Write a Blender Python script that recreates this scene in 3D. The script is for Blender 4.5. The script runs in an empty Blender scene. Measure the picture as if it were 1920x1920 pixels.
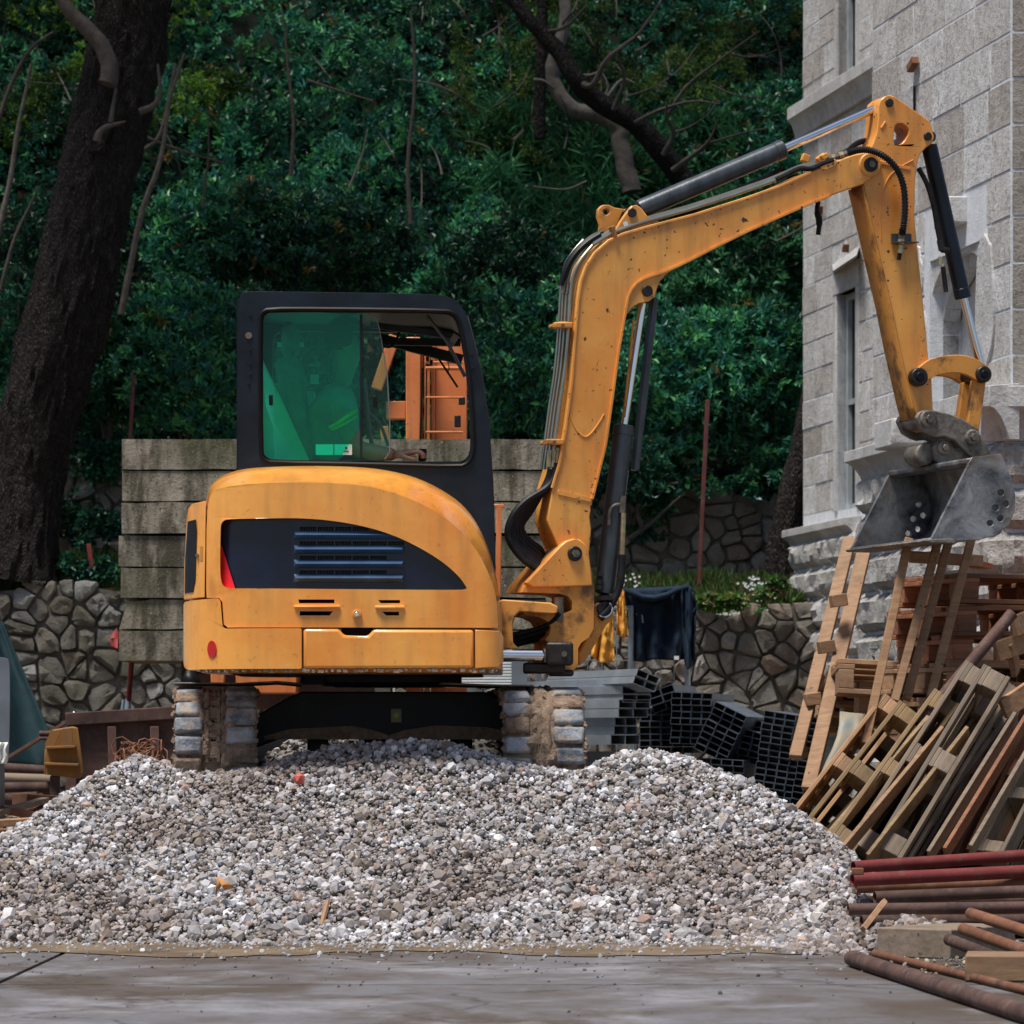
import bpy, bmesh, math, random
import numpy as np
from mathutils import Vector, Matrix, noise, Euler
from mathutils.geometry import tessellate_polygon
R = math.radians
random.seed(7); RNG = np.random.default_rng(11)
scene = bpy.context.scene
col = scene.collection

# ---------------------------------------------------------------- camera, world, sun, exposure
F = 7362.0; HZ = 1400.0; EYE = 0.85          # focal length and eye level in the 1920 px picture, eye height in metres
cam_d = bpy.data.cameras.new('camera'); cam = bpy.data.objects.new('camera', cam_d); col.objects.link(cam)
cam_d.sensor_width = 36; cam_d.lens = F/1920*36
cam_d.shift_y = (HZ-960)/1920
cam.location = (0, 0, EYE); cam.rotation_euler = (R(90), 0, 0)
cam_d.clip_start = 0.5; cam_d.clip_end = 1000
cam_d.dof.use_dof = True; cam_d.dof.focus_distance = 18.3; cam_d.dof.aperture_fstop = 7.5
scene.camera = cam
w = bpy.data.worlds.new('World'); scene.world = w; w.use_nodes = True
nt = w.node_tree; nt.nodes.clear()
SUN_EL, SUN_AZ = 70, 222                      # elevation, compass bearing measured clockwise from +Y (behind the camera, to the left)
sky = nt.nodes.new('ShaderNodeTexSky'); sky.sky_type = 'NISHITA'; sky.sun_disc = False
sky.sun_elevation = R(SUN_EL); sky.sun_rotation = R(SUN_AZ); sky.air_density = 1.0; sky.dust_density = 1.2; sky.ozone_density = 1.6
bg = nt.nodes.new('ShaderNodeBackground'); bg.inputs['Strength'].default_value = 0.072
wo = nt.nodes.new('ShaderNodeOutputWorld')
nt.links.new(sky.outputs[0], bg.inputs[0]); nt.links.new(bg.outputs[0], wo.inputs[0])
sd = bpy.data.lights.new('sun', 'SUN'); sd.energy = 3.7; sd.angle = R(17); sd.color = (1.0, 0.95, 0.88)
so = bpy.data.objects.new('sun', sd); col.objects.link(so)
sdir = Vector((math.sin(R(SUN_AZ))*math.cos(R(SUN_EL)), math.cos(R(SUN_AZ))*math.cos(R(SUN_EL)), math.sin(R(SUN_EL))))
so.rotation_euler = sdir.to_track_quat('Z', 'Y').to_euler(); so.location = (0, 0, 30)
vs = scene.view_settings
scene.display_settings.display_device = 'sRGB'
vs.view_transform = 'Standard'; vs.look = 'None'; vs.exposure = 0.5; vs.gamma = 1; vs.use_curve_mapping = False
scene.cycles.max_bounces = 7; scene.cycles.diffuse_bounces = 3; scene.cycles.glossy_bounces = 3
scene.cycles.transmission_bounces = 4; scene.cycles.transparent_max_bounces = 8; scene.cycles.caustics_reflective = False; scene.cycles.caustics_refractive = False

# ---------------------------------------------------------------- helpers
def at(px, py, Y):
    "the point at depth Y metres that the photograph shows at pixel px, py"
    return Vector(((px-960)/F*Y, Y, EYE+(HZ-py)/F*Y))

class Plane:
    "an upright plane: base point, bearing; n points to the camera side. t runs along it, z up."
    def __init__(s, ox, oy, deg):
        a = R(deg); s.o = Vector((ox, oy, 0)); s.u = Vector((math.cos(a), math.sin(a), 0)); s.n = Vector((math.sin(a), -math.cos(a), 0))
    def tz(s, px, py, off=0.0):
        b = s.o+s.n*off; k = (px-960)/F
        t = (k*b.y-b.x)/(s.u.x-k*s.u.y); Y = b.y+t*s.u.y
        return (t, EYE+(HZ-py)/F*Y)
    def w(s, t, z, off=0.0):
        p = s.o+s.u*t+s.n*off; return Vector((p.x, p.y, z))
    def p(s, px, py, off=0.0):
        t, z = s.tz(px, py, off); return s.w(t, z, off)

FRONT = Plane(0, 0, 0)                         # off = -Y
BOOM = Plane((1052-960)/F*18.9, 18.9, 18)      # the boom, swung 18 degrees away from the camera

def chaikin(pts, it=1, closed=True):
    for _ in range(it):
        o = []; n = len(pts)
        rng = range(n) if closed else range(n-1)
        if not closed: o.append(pts[0])
        for i in rng:
            a, b = pts[i], pts[(i+1) % n]
            o.append(tuple(x*.75+y*.25 for x, y in zip(a, b))); o.append(tuple(x*.25+y*.75 for x, y in zip(a, b)))
        if not closed: o.append(pts[-1])
        pts = o
    return pts
def rrect(x0, y0, x1, y1, r, n=5):
    out = []
    for cx, cy, a0 in ((x1-r, y1-r, 0), (x0+r, y1-r, 90), (x0+r, y0+r, 180), (x1-r, y0+r, 270)):
        for i in range(n+1):
            a = R(a0+90*i/n); out.append((cx+r*math.cos(a), cy+r*math.sin(a)))
    return out
def fillet(pts, r=6, n=4):
    "round the corners; a point may carry its own radius as a third value"
    o = []; m = len(pts)
    for i in range(m):
        p = Vector(pts[i][:2]); rr_ = pts[i][2] if len(pts[i]) > 2 else r; a = Vector(pts[i-1][:2]); b = Vector(pts[(i+1) % m][:2])
        da = (a-p); db = (b-p); k = min(rr_, da.length*.45, db.length*.45); q0 = p+da.normalized()*k; q1 = p+db.normalized()*k
        if k < .6: o.append(tuple(p)); continue
        for j in range(n+1): t = j/n; v = q0*(1-t)**2+p*2*t*(1-t)+q1*t*t; o.append((v.x, v.y))
    return o
def circ(cx, cy, r, n=16, a0=0):
    return [(cx+r*math.cos(a0+2*math.pi*i/n), cy+r*math.sin(a0+2*math.pi*i/n)) for i in range(n)]
def spline(pts, n=6):
    "Catmull-Rom through 3D points"
    P = [Vector(p) for p in pts]; P = [P[0]*2-P[1]]+P+[P[-1]*2-P[-2]]; o = []
    for i in range(1, len(P)-2):
        a, b, c, d = P[i-1:i+3]
        for k in range(n):
            t = k/n
            o.append(.5*((2*b)+(c-a)*t+(2*a-5*b+4*c-d)*t*t+(3*b-a-3*c+d)*t**3))
    o.append(P[-2]); return o

class MB:
    def __init__(s): s.v = []; s.f = []
    def add(s, vs, fs):
        b = len(s.v); s.v += [Vector(v) for v in vs]; s.f += [tuple(i+b for i in f) for f in fs]; return s
    def box(s, c, size, rot=None):
        c = Vector(c); h = [x/2 for x in size]; vs = []
        for x in (-1, 1):
            for y in (-1, 1):
                for z in (-1, 1):
                    p = Vector((x*h[0], y*h[1], z*h[2]))
                    if rot is not None: p = rot @ p
                    vs.append(c+p)
        return s.add(vs, [(0, 1, 3, 2), (4, 6, 7, 5), (0, 4, 5, 1), (2, 3, 7, 6), (0, 2, 6, 4), (1, 5, 7, 3)])
    def beam(s, p, q, wd, ht, up=(0, 0, 1)):
        "box from p to q, wd across, ht along up"
        p = Vector(p); q = Vector(q); d = (q-p); L = d.length; d.normalize(); up = Vector(up)
        if abs(d.dot(up)) > .999: up = Vector((0, 1, 0))
        sd_ = d.cross(up).normalized(); u2 = sd_.cross(d).normalized()
        rot = Matrix((d, sd_, u2)).transposed()
        return s.box((p+q)/2, (L, wd, ht), rot)
    def tube(s, pts, r, n=10, cap=True):
        P = [Vector(p) for p in pts]; m = len(P)
        rr = r if isinstance(r, (list, tuple)) else [r]*m
        T = [((P[min(i+1, m-1)]-P[max(i-1, 0)]).normalized()) for i in range(m)]
        ref = Vector((0, 0, 1)) if abs(T[0].z) < .9 else Vector((1, 0, 0))
        nrm = T[0].cross(ref).normalized(); vs = []; fs = []
        for i in range(m):
            if i:
                nrm = nrm-T[i]*nrm.dot(T[i])
                if nrm.length < 1e-6: nrm = T[i].orthogonal()
                nrm.normalize()
            bn = T[i].cross(nrm)
            for k in range(n):
                a = 2*math.pi*k/n; vs.append(P[i]+(nrm*math.cos(a)+bn*math.sin(a))*rr[i])
        for i in range(m-1):
            for k in range(n):
                k2 = (k+1) % n; fs.append((i*n+k, i*n+k2, (i+1)*n+k2, (i+1)*n+k))
        if cap: fs.append(tuple(range(n-1, -1, -1))); fs.append(tuple((m-1)*n+k for k in range(n)))
        return s.add(vs, fs)
    def poly(s, front, back, holes=()):
        "solid between two matching outlines (3D lists); holes = list of (front, back)"
        loops_f = [list(front)]+[list(h[0]) for h in holes]; loops_b = [list(back)]+[list(h[1]) for h in holes]
        flat_f = [p for l in loops_f for p in l]; flat_b = [p for l in loops_b for p in l]; n = len(flat_f)
        a, b, c = flat_f[0], flat_f[len(front)//3], flat_f[2*len(front)//3]
        tris = tessellate_polygon([[Vector(p) for p in l] for l in loops_f])
        fs = []
        nb = (Vector(flat_b[0])-Vector(flat_f[0]))
        for t in tris:
            A, B, C = (Vector(flat_f[i]) for i in t)
            t = tuple(t)
            if (B-A).cross(C-A).dot(nb) > 0: t = t[::-1]
            fs.append(t); fs.append(tuple(i+n for i in t[::-1]))
        o = 0
        for l in loops_f:
            m = len(l)
            for i in range(m):
                j = (i+1) % m; fs.append((o+i, o+j, n+o+j, n+o+i))
            o += m
        return s.add(flat_f+flat_b, fs)
    def plate(s, pl, outline, off, th, holes=(), poff=None):
        "outline in pixels, read on the plane at offset poff (default off), front face at off, thickness th away from the camera"
        if poff is None: poff = off
        def loop(o): return [pl.w(*pl.tz(x, y, poff), off) for x, y in o], [pl.w(*pl.tz(x, y, poff), off-th) for x, y in o]
        f, b = loop(outline); return s.poly(f, b, [loop(h) for h in holes])
    def pin(s, pl, px, py, r, off0, off1, poff=None, n=18):
        t, z = pl.tz(px, py, off0 if poff is None else poff)
        return s.tube([pl.w(t, z, off0), pl.w(t, z, off1)], r, n)
    def sheet(s, grid):
        h = len(grid); wd = len(grid[0])
        return s.add([p for row in grid for p in row], [(r*wd+c, r*wd+c+1, (r+1)*wd+c+1, (r+1)*wd+c) for r in range(h-1) for c in range(wd-1)])
    def build(s, name, mat, parent=None, bevel=0, seg=2, smooth=True, angle=38, fixn=True, solid=0, subsurf=0, raw=False):
        org = parent['_org'] if parent is not None and '_org' in parent else None
        o0 = Vector(org) if org is not None else Vector((0, 0, 0))
        if raw: o0 = Vector((0, 0, 0))
        me = bpy.data.meshes.new(name); me.from_pydata([tuple(v-o0) for v in s.v], [], s.f)
        if fixn:
            bm = bmesh.new(); bm.from_mesh(me); bmesh.ops.recalc_face_normals(bm, faces=bm.faces); bm.to_mesh(me); bm.free()
        if mat: me.materials.append(mat)
        if smooth:
            me.shade_smooth(); me.set_sharp_from_angle(angle=R(angle))
        ob = bpy.data.objects.new(name, me); col.objects.link(ob)
        if parent is not None: ob.parent = parent; 
        ob['_org'] = tuple(o0)
        if solid:
            m = ob.modifiers.new('solid', 'SOLIDIFY'); m.thickness = solid; m.offset = 0
        if bevel:
            m = ob.modifiers.new('bevel', 'BEVEL'); m.width = bevel; m.segments = seg; m.limit_method = 'ANGLE'; m.angle_limit = R(35); m.harden_normals = False
        if subsurf:
            m = ob.modifiers.new('sub', 'SUBSURF'); m.levels = subsurf; m.render_levels = subsurf
        return ob

def empty(name, loc, label=None, cat=None, group=None, rot=None):
    o = bpy.data.objects.new(name, None); col.objects.link(o); o.location = loc; o.empty_display_size = .2
    if rot is not None: o.rotation_euler = rot
    o['_org'] = tuple(loc); tag(o, label, cat, group); return o
def tag(o, label=None, cat=None, group=None, kind=None):
    if label: o['label'] = label
    if cat: o['category'] = cat
    if group: o['group'] = group
    if kind: o['kind'] = kind
    return o
def inst(src, parent, loc=None, rot=None, scl=None, name=None):
    c = src.copy(); col.objects.link(c); c.parent = parent
    if loc is not None: c.location = loc
    if rot is not None: c.rotation_euler = rot
    if scl is not None: c.scale = scl
    return c
def copy_tree(o, parent=None):
    c = o.copy(); col.objects.link(c); c.parent = parent
    for ch in list(o.children): copy_tree(ch, c)
    return c
def fbm(p, o=3): return noise.fractal(Vector(p), 1.0, 2.0, o)

def fast_mesh(name, V, Fc, mat, cols=None, parent=None, smooth=False, nv=3):
    "mesh from numpy arrays: V (N,3), Fc (M,nv)"
    me = bpy.data.meshes.new(name); n = len(V); m = len(Fc)
    me.vertices.add(n); me.vertices.foreach_set('co', np.ascontiguousarray(V, dtype=np.float32).ravel())
    me.loops.add(m*nv); me.loops.foreach_set('vertex_index', np.ascontiguousarray(Fc, dtype=np.int32).ravel())
    me.polygons.add(m); me.polygons.foreach_set('loop_start', np.arange(0, m*nv, nv, dtype=np.int32))
    try: me.polygons.foreach_set('loop_total', np.full(m, nv, dtype=np.int32))
    except Exception: pass
    me.update(calc_edges=True)
    if cols is not None:
        a = me.color_attributes.new('tint', 'FLOAT_COLOR', 'POINT')
        c4 = np.ones((n, 4), dtype=np.float32); c4[:, :3] = cols; a.data.foreach_set('color', c4.ravel())
    me.polygons.foreach_set('use_smooth', np.full(m, smooth, dtype=bool))
    me.materials.append(mat); ob = bpy.data.objects.new(name, me); col.objects.link(ob)
    if parent: ob.parent = parent
    return ob

def leaves(name, C, D, L, W, cols, mat, parent=None, up=.6, fold=.25):
    "leaf blades: base points C, directions D (N,3), lengths L, widths W, colours (N,3)"
    n = len(C); D = D/np.maximum(np.linalg.norm(D, axis=1, keepdims=True), 1e-6)
    rnd = RNG.normal(size=(n, 3)); rnd[:, 2] += up*2.2; rnd[:, 1] -= up*1.1
    S = np.cross(D, rnd); S /= np.maximum(np.linalg.norm(S, axis=1, keepdims=True), 1e-6); N = np.cross(S, D)
    L = L[:, None]; W = W[:, None]
    a = C; tip = C+D*L-N*L*.12; m1 = C+D*L*.45+S*W*.5+N*W*fold; m2 = C+D*L*.45-S*W*.5+N*W*fold
    if parent is not None: 
        o = np.array(parent['_org']); a = a-o; tip = tip-o; m1 = m1-o; m2 = m2-o
    V = np.stack([a, m1, tip, m2], axis=1).reshape(-1, 3)
    i = np.arange(n)*4; Fc = np.stack([np.stack([i, i+1, i+2], 1), np.stack([i, i+2, i+3], 1)], 1).reshape(-1, 3)
    return fast_mesh(name, V, Fc, mat, np.repeat(cols, 4, axis=0), parent)

# ---------------------------------------------------------------- materials
class NT:
    def __init__(s, name):
        s.m = bpy.data.materials.new(name); s.m.use_nodes = True; s.t = s.m.node_tree; s.b = s.t.nodes['Principled BSDF']; s.out = s.t.nodes['Material Output']
        s.tc = s.n('ShaderNodeTexCoord'); s.co = s.tc.outputs['Object']
    def n(s, ty, **k):
        x = s.t.nodes.new(ty)
        for a, v in k.items(): setattr(x, a, v)
        return x
    def l(s, a, b): s.t.links.new(a, b)
    def mapping(s, scale, co=None):
        m = s.n('ShaderNodeMapping'); m.inputs['Scale'].default_value = scale; s.l(co or s.co, m.inputs[0]); return m.outputs[0]
    def noise(s, scale, detail=5, rough=.6, co=None, dist=0):
        x = s.n('ShaderNodeTexNoise'); x.inputs['Scale'].default_value = scale; x.inputs['Detail'].default_value = detail
        x.inputs['Roughness'].default_value = rough; x.inputs['Distortion'].default_value = dist; s.l(co or s.co, x.inputs['Vector']); return x.outputs[0]
    def ramp(s, f, stops):
        x = s.n('ShaderNodeValToRGB'); cr = x.color_ramp
        while len(cr.elements) < len(stops): cr.elements.new(.5)
        for e, (p, c) in zip(cr.elements, stops):
            e.position = p; e.color = (c, c, c, 1) if isinstance(c, (int, float)) else (*c, 1)
        s.l(f, x.inputs[0]); return x.outputs[0]
    def mix(s, f, a, b, mode='MIX'):
        x = s.n('ShaderNodeMix', data_type='RGBA', blend_type=mode)
        for sock, v in ((x.inputs[0], f), (x.inputs[6], a), (x.inputs[7], b)):
            if hasattr(v, 'links'): s.l(v, sock)
            elif isinstance(v, (int, float)): sock.default_value = v if sock == x.inputs[0] else (v, v, v, 1)
            else: sock.default_value = (*v, 1)
        return x.outputs[2]
    def math(s, op, a, b=0):
        x = s.n('ShaderNodeMath', operation=op)
        for sock, v in ((x.inputs[0], a), (x.inputs[1], b)):
            if hasattr(v, 'links'): s.l(v, sock)
            else: sock.default_value = v
        return x.outputs[0]
    def rand(s):
        return s.n('ShaderNodeObjectInfo').outputs['Random']
    def bump(s, h, st, dist=.01):
        x = s.n('ShaderNodeBump'); x.inputs['Strength'].default_value = st; x.inputs['Distance'].default_value = dist; s.l(h, x.inputs['Height']); s.l(x.outputs[0], s.b.inputs['Normal'])
    def set(s, color=None, rough=None, metal=None, **k):
        for nm, v in (('Base Color', color), ('Roughness', rough), ('Metallic', metal)):
            if v is None: continue
            if hasattr(v, 'links'): s.l(v, s.b.inputs[nm])
            elif isinstance(v, (int, float)): s.b.inputs[nm].default_value = v
            else: s.b.inputs[nm].default_value = (*v, 1)
        for nm, v in k.items(): s.b.inputs[nm.replace('_', ' ')].default_value = v
        return s.m
def mul(c, k): return tuple(x*k for x in c)

def paint(name, c, dirt=(.12, .07, .035), amt=.5, rough=.38, spots=.5, scale=1.0, coat=.3):
    "painted metal with grime, streaks and chips"
    t = NT(name); big = t.noise(2.2*scale, 6, .65); st = t.noise(3*scale, 5, .6, t.mapping((4, 4, .5)))
    sp = t.noise(38*scale, 3, .5); fine = t.noise(120, 2)
    c1 = t.mix(t.ramp(big, [(.3, 0), (.7, 1)]), (c[0]*.94, c[1]*.68, c[2]*.42), (c[0]*1.12, c[1]*1.2, c[2]*1.3))
    scr = t.noise(9, 4, .7, t.mapping((1, 1, 9))); c1 = t.mix(t.math('MULTIPLY', t.ramp(scr, [(.64, 0), (.70, .5)]), .5), c1, (.80, .62, .42))
    g = t.math('MULTIPLY', t.ramp(st, [(.48, 0), (.75, 1)]), amt)
    c2 = t.mix(g, c1, dirt)
    c3 = t.mix(t.math('MULTIPLY', t.ramp(sp, [(.655, 0), (.70, 1)]), spots), c2, (.05, .025, .015))
    t.bump(fine, .06, .002)
    return t.set(c3, t.mix(t.ramp(big, [(.3, 0), (.7, 1)]), rough*.75, rough*1.4), 0, Coat_Weight=coat, Coat_Roughness=.13)
def plain(name, c, rough=.5, metal=0, var=.25, scale=8, bump=0, bscale=60, c2=None, rnd=0, stretch=None):
    t = NT(name); co = t.mapping(stretch) if stretch else None; f = t.noise(scale, 5, .6, co)
    base = t.mix(t.ramp(f, [(.3, 0), (.7, 1)]), mul(c, 1-var), c2 if c2 else mul(c, 1+var))
    if rnd: base = t.mix(1.0, base, t.ramp(t.rand(), [(0, 1-rnd), (1, 1+rnd*.4)]), 'MULTIPLY')
    if bump: t.bump(t.noise(bscale, 6, .7, co), bump, .01)
    return t.set(base, rough, metal)

ORANGE = (.84, .37, .062)
M = {}
M['paint'] = paint('yellow_machine_paint', ORANGE, amt=.30, spots=.25, rough=.30, coat=.8)
M['paint_boom'] = paint('yellow_boom_paint', (.76, .34, .062), amt=.45, spots=1.0, rough=.42)
def worn(name, c, dirt, amt):
    t = NT(name); a = t.noise(7, 8, .7); b = t.noise(2.5, 5, .6); f = t.math('MULTIPLY', t.ramp(a, [(.50, 0), (.64, 1)]), amt)
    c2 = t.mix(f, t.mix(t.ramp(b, [(.3, 0), (.7, 1)]), mul(c, .85), mul(c, 1.1)), dirt); t.bump(a, .12, .004); return t.set(c2, .55, 0)
M['paint_worn'] = worn('worn_yellow_paint', (.70, .30, .055), (.06, .035, .025), .8)
M['black'] = plain('dark_cab_paint', (.0085, .0125, .020), .30, 0, .5, 5, .05)
M['black2'] = plain('matt_black_steel', (.007, .0095, .014), .5, 0, .5, 9, .1)
for _k in ('black', 'black2'): M[_k].node_tree.nodes['Principled BSDF'].inputs['Specular IOR Level'].default_value = .28
M['seal'] = plain('black_rubber_seal', (.008, .008, .009), .4)
M['hose'] = plain('black_rubber_hose', (.016, .016, .018), .42, 0, .5, 20, .1)
M['barrel'] = plain('dark_cylinder_paint', (.055, .064, .073), .33, .2, .45, 14, .08, stretch=(1, 1, .3))
M['chrome'] = plain('chrome_rod', (.78, .78, .80), .10, 1, .05, 10)
M['pipe'] = plain('zinc_hydraulic_pipe', (.33, .33, .27), .34, .9, .2, 8)
M['pin'] = plain('oily_steel_pin', (.035, .03, .028), .4, .6, .4, 20, .2)
M['bolt'] = plain('worn_steel_bolt', (.17, .15, .12), .5, .7, .4, 30, .2)
M['navy'] = plain('dark_blue_grille', (.003, .007, .026), .25, 0, .35, 10, .05)
M['void'] = plain('engine_bay_black', (.004, .004, .005), .8)
M['grey_louvre'] = plain('blue_grey_louvre', (.035, .075, .15), .35, 0, .25, 10)
M['red'] = plain('red_reflector', (.55, .012, .012), .3)
M['redtrim'] = plain('red_stripe', (.75, .015, .03), .4)
M['white'] = plain('white_label_and_reflection', (.75, .77, .74), .5, 0, .06)
M['fitting'] = plain('yellow_zinc_fitting', (.42, .34, .20), .35, .8, .3, 30)
M['skin'] = plain('skin', (.52, .26, .19), .5, 0, .12, 12)
M['shirt'] = plain('grey_shirt_cloth', (.26, .30, .31), .85, 0, .3, 12, .3)
M['hivis'] = plain('lime_trim_cloth', (.35, .6, .03), .8)
M['hair'] = plain('dark_hair', (.02, .014, .01), .7, 0, .3, 60, .5)
M['jeans'] = plain('dark_blue_trousers', (.03, .05, .09), .85, 0, .3, 12, .3)
M['seat'] = plain('grey_seat_fabric', (.15, .16, .165), .8, 0, .3, 14, .2)
M['lightplastic_and_reflection'] = plain('pale_grey_trim_and_reflection', (.80, .84, .80), .5, 0, .12, 6)
# steel with mud
t = NT('scraped_bucket_steel'); f1 = t.noise(5, 8, .72, dist=.6); f2 = t.noise(22, 5, .6); f3 = t.noise(2.0, 3)
c = t.mix(t.ramp(f1, [(.35, 0), (.62, 1)]), (.03, .035, .045), (.34, .345, .35)); c = t.mix(t.math('MULTIPLY', t.ramp(f3, [(.5, 0), (.66, 1)]), .7), c, (.22, .15, .09))
t.bump(f2, .3, .01); M['bucket'] = t.set(c, .5, .35)
t = NT('muddy_coupler_steel'); f1 = t.noise(9, 8, .72); f2 = t.noise(30, 5, .6)
c = t.mix(t.ramp(f1, [(.4, 0), (.62, 1)]), (.075, .066, .058), (.25, .22, .18)); t.bump(f2, .4, .01); M['coupler'] = t.set(c, .6, .2)
# tracks
t = NT('dusty_track_rubber'); f1 = t.noise(9, 8, .72); f2 = t.noise(40, 5, .6)
c = t.mix(t.ramp(f1, [(.40, 0), (.6, 1)]), (.10, .115, .135), (.34, .36, .39)); c = t.mix(t.ramp(t.noise(11, 7, .7), [(.50, 0), (.62, .9)]), c, (.33, .26, .20)); t.bump(f2, .6, .015); M['lug'] = t.set(c, .85)
t = NT('dried_mud'); f1 = t.noise(14, 8, .75); f2 = t.noise(45, 6, .7)
c = t.mix(t.ramp(f1, [(.3, 0), (.7, 1)]), (.13, .075, .045), (.50, .37, .27)); t.bump(f2, 1, .03); M['mud'] = t.set(c, .95)
# wood
def wood(name, a, b, rnd=.35):
    t = NT(name); g = t.noise(3.0, 8, .7, t.mapping((1.2, 14, 14)), .4); st = t.noise(5, 4, .6); kn = t.noise(26, 2, .5)
    c = t.mix(t.ramp(g, [(.3, 0), (.7, 1)]), a, b); c = t.mix(t.math('MULTIPLY', t.ramp(st, [(.5, 0), (.75, 1)]), .55), c, mul(a, .35))
    c = t.mix(t.math('MULTIPLY', t.ramp(kn, [(.7, 0), (.75, 1)]), .7), c, mul(a, .18))
    c = t.mix(1.0, c, t.ramp(t.rand(), [(0, (1-rnd, 1-rnd, 1-rnd)), (.5, (1, .95, .88)), (1, (1.15, 1.12, 1.1))]), 'MULTIPLY')
    t.bump(g, .35, .004); return t.set(c, .75)
M['wood'] = wood('pale_pine_boards', (.25, .135, .07), (.46, .285, .16))
M['wood_grey'] = wood('weathered_grey_boards', (.125, .092, .066), (.255, .20, .148), .25)
M['wood_red'] = wood('reddish_stacked_boards', (.19, .07, .033), (.42, .18, .09), .5)
M['wood_olive'] = wood('olive_brown_boards', (.16, .105, .052), (.31, .215, .11), .25)
def rusty(name, a, b, c2=(.30, .26, .22), amt=.35, metal=.2):
    t = NT(name); f = t.noise(5, 8, .7, dist=.5); g = t.noise(16, 6, .7); c = t.mix(t.ramp(f, [(.35, 0), (.65, 1)]), a, b)
    c = t.mix(t.math('MULTIPLY', t.ramp(g, [(.52, 0), (.7, 1)]), amt), c, c2); c = t.mix(1.0, c, t.ramp(t.rand(), [(0, .7), (1, 1.15)]), 'MULTIPLY')
    t.bump(g, .25, .004); return t.set(c, .75, metal)
M['rust'] = rusty('rusty_steel', (.13, .052, .03), (.26, .105, .05))
M['rust_dark'] = rusty('dark_brown_rusty_steel', (.055, .035, .032), (.13, .075, .06), (.26, .22, .20), .3)
M['redpipe'] = rusty('red_painted_tube', (.17, .022, .022), (.27, .038, .034), (.2, .13, .10), .6)
M['redpost'] = rusty('red_brown_post', (.09, .022, .022), (.15, .04, .035), amt=.2)
M['skip'] = rusty('rust_brown_skip_steel', (.075, .035, .028), (.15, .08, .06), (.2, .16, .14), .35)
M['crane'] = paint('orange_crane_paint', (.62, .19, .045), dirt=(.14, .05, .02), amt=.6, spots=.4, rough=.55)
M['galv'] = plain('galvanised_steel', (.42, .47, .52), .38, .55, .22, 6, .05, rnd=.25)
M['galv_dark'] = plain('dull_steel_channel', (.085, .11, .14), .45, .4, .25, 6, .05, rnd=.3)
M['galv_side'] = plain('galvanised_tube', (.30, .36, .40), .42, .6, .25, 8, .05)
M['darkin'] = plain('channel_inside_shade', (.05, .055, .065), .6, .4, .3)
M['tarp'] = plain('dark_green_tarpaulin', (.004, .016, .020), .75, 0, .4, 4, .4, 14)
M['jacket'] = plain('navy_jersey_cloth', (.014, .026, .044), .85, 0, .3, 9, .3, 50)
M['yellowcloth'] = plain('yellow_workwear_cloth', (.72, .34, .05), .85, 0, .15, 9, .3, 50)
M['whitesheet'] = plain('white_board_sheets', (.62, .66, .66), .6, 0, .1, 9)
M['palegrey'] = plain('pale_grey_plastic', (.13, .15, .175), .6, 0, .2, 6)
M['bark'] = None
t = NT('dark_furrowed_bark'); f = t.noise(9, 9, .75, t.mapping((2.6, 2.6, .8)), 1.2); v = t.n('ShaderNodeTexVoronoi', feature='DISTANCE_TO_EDGE'); t.l(t.mapping((15, 15, 3.2), t.co), v.inputs['Vector'])
c = t.mix(t.ramp(f, [(.35, 0), (.65, 1)]), (.009, .009, .010), (.085, .072, .064)); c = t.mix(t.ramp(v.outputs['Distance'], [(0, 0), (.18, 1)]), mul((.02, .016, .015), .8), c)
t.bump(t.mix(.5, t.ramp(v.outputs['Distance'], [(0, 0), (.35, 1)]), f), 1.0, .05); M['bark'] = t.set(c, .9)
M['branch'] = plain('grey_brown_branch', (.060, .050, .042), .9, 0, .4, 20, .5, 50)
M['branch_pale'] = plain('pale_grey_branch', (.115, .10, .085), .9, 0, .35, 20, .5, 50)
# leaf materials use the leaf's own tint
def leafmat(name, rough=.35, tr=.25, spec=.5):
    t = NT(name); a = t.n('ShaderNodeAttribute', attribute_name='tint'); t.set(None, rough, 0); t.l(a.outputs['Color'], t.b.inputs['Base Color']); t.b.inputs['Specular IOR Level'].default_value = spec
    tl = t.n('ShaderNodeBsdfTranslucent'); mx = t.n('ShaderNodeMixShader'); mx.inputs[0].default_value = tr; t.l(a.outputs['Color'], tl.inputs[0])
    t.l(t.b.outputs[0], mx.inputs[1]); t.l(tl.outputs[0], mx.inputs[2]); t.l(mx.outputs[0], t.out.inputs[0]); return t.m
M['leaf'] = leafmat('glossy_leaf', .42, .25, .4)
M['leaf_soft'] = leafmat('soft_leaf', .55, .35, .35)
M['grass'] = leafmat('grass_blade', .6, .3, .3)
t = NT('crushed_limestone'); a = t.n('ShaderNodeAttribute', attribute_name='tint'); f = t.noise(60, 5, .7)
t.set(t.mix(t.ramp(f, [(.3, 0), (.7, 1)]), t.mix(1.0, a.outputs['Color'], (.72, .71, .70), 'MULTIPLY'), a.outputs['Color']), .85); t.bump(t.noise(150, 3), .3, .004); M['gravel'] = t.m
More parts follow.
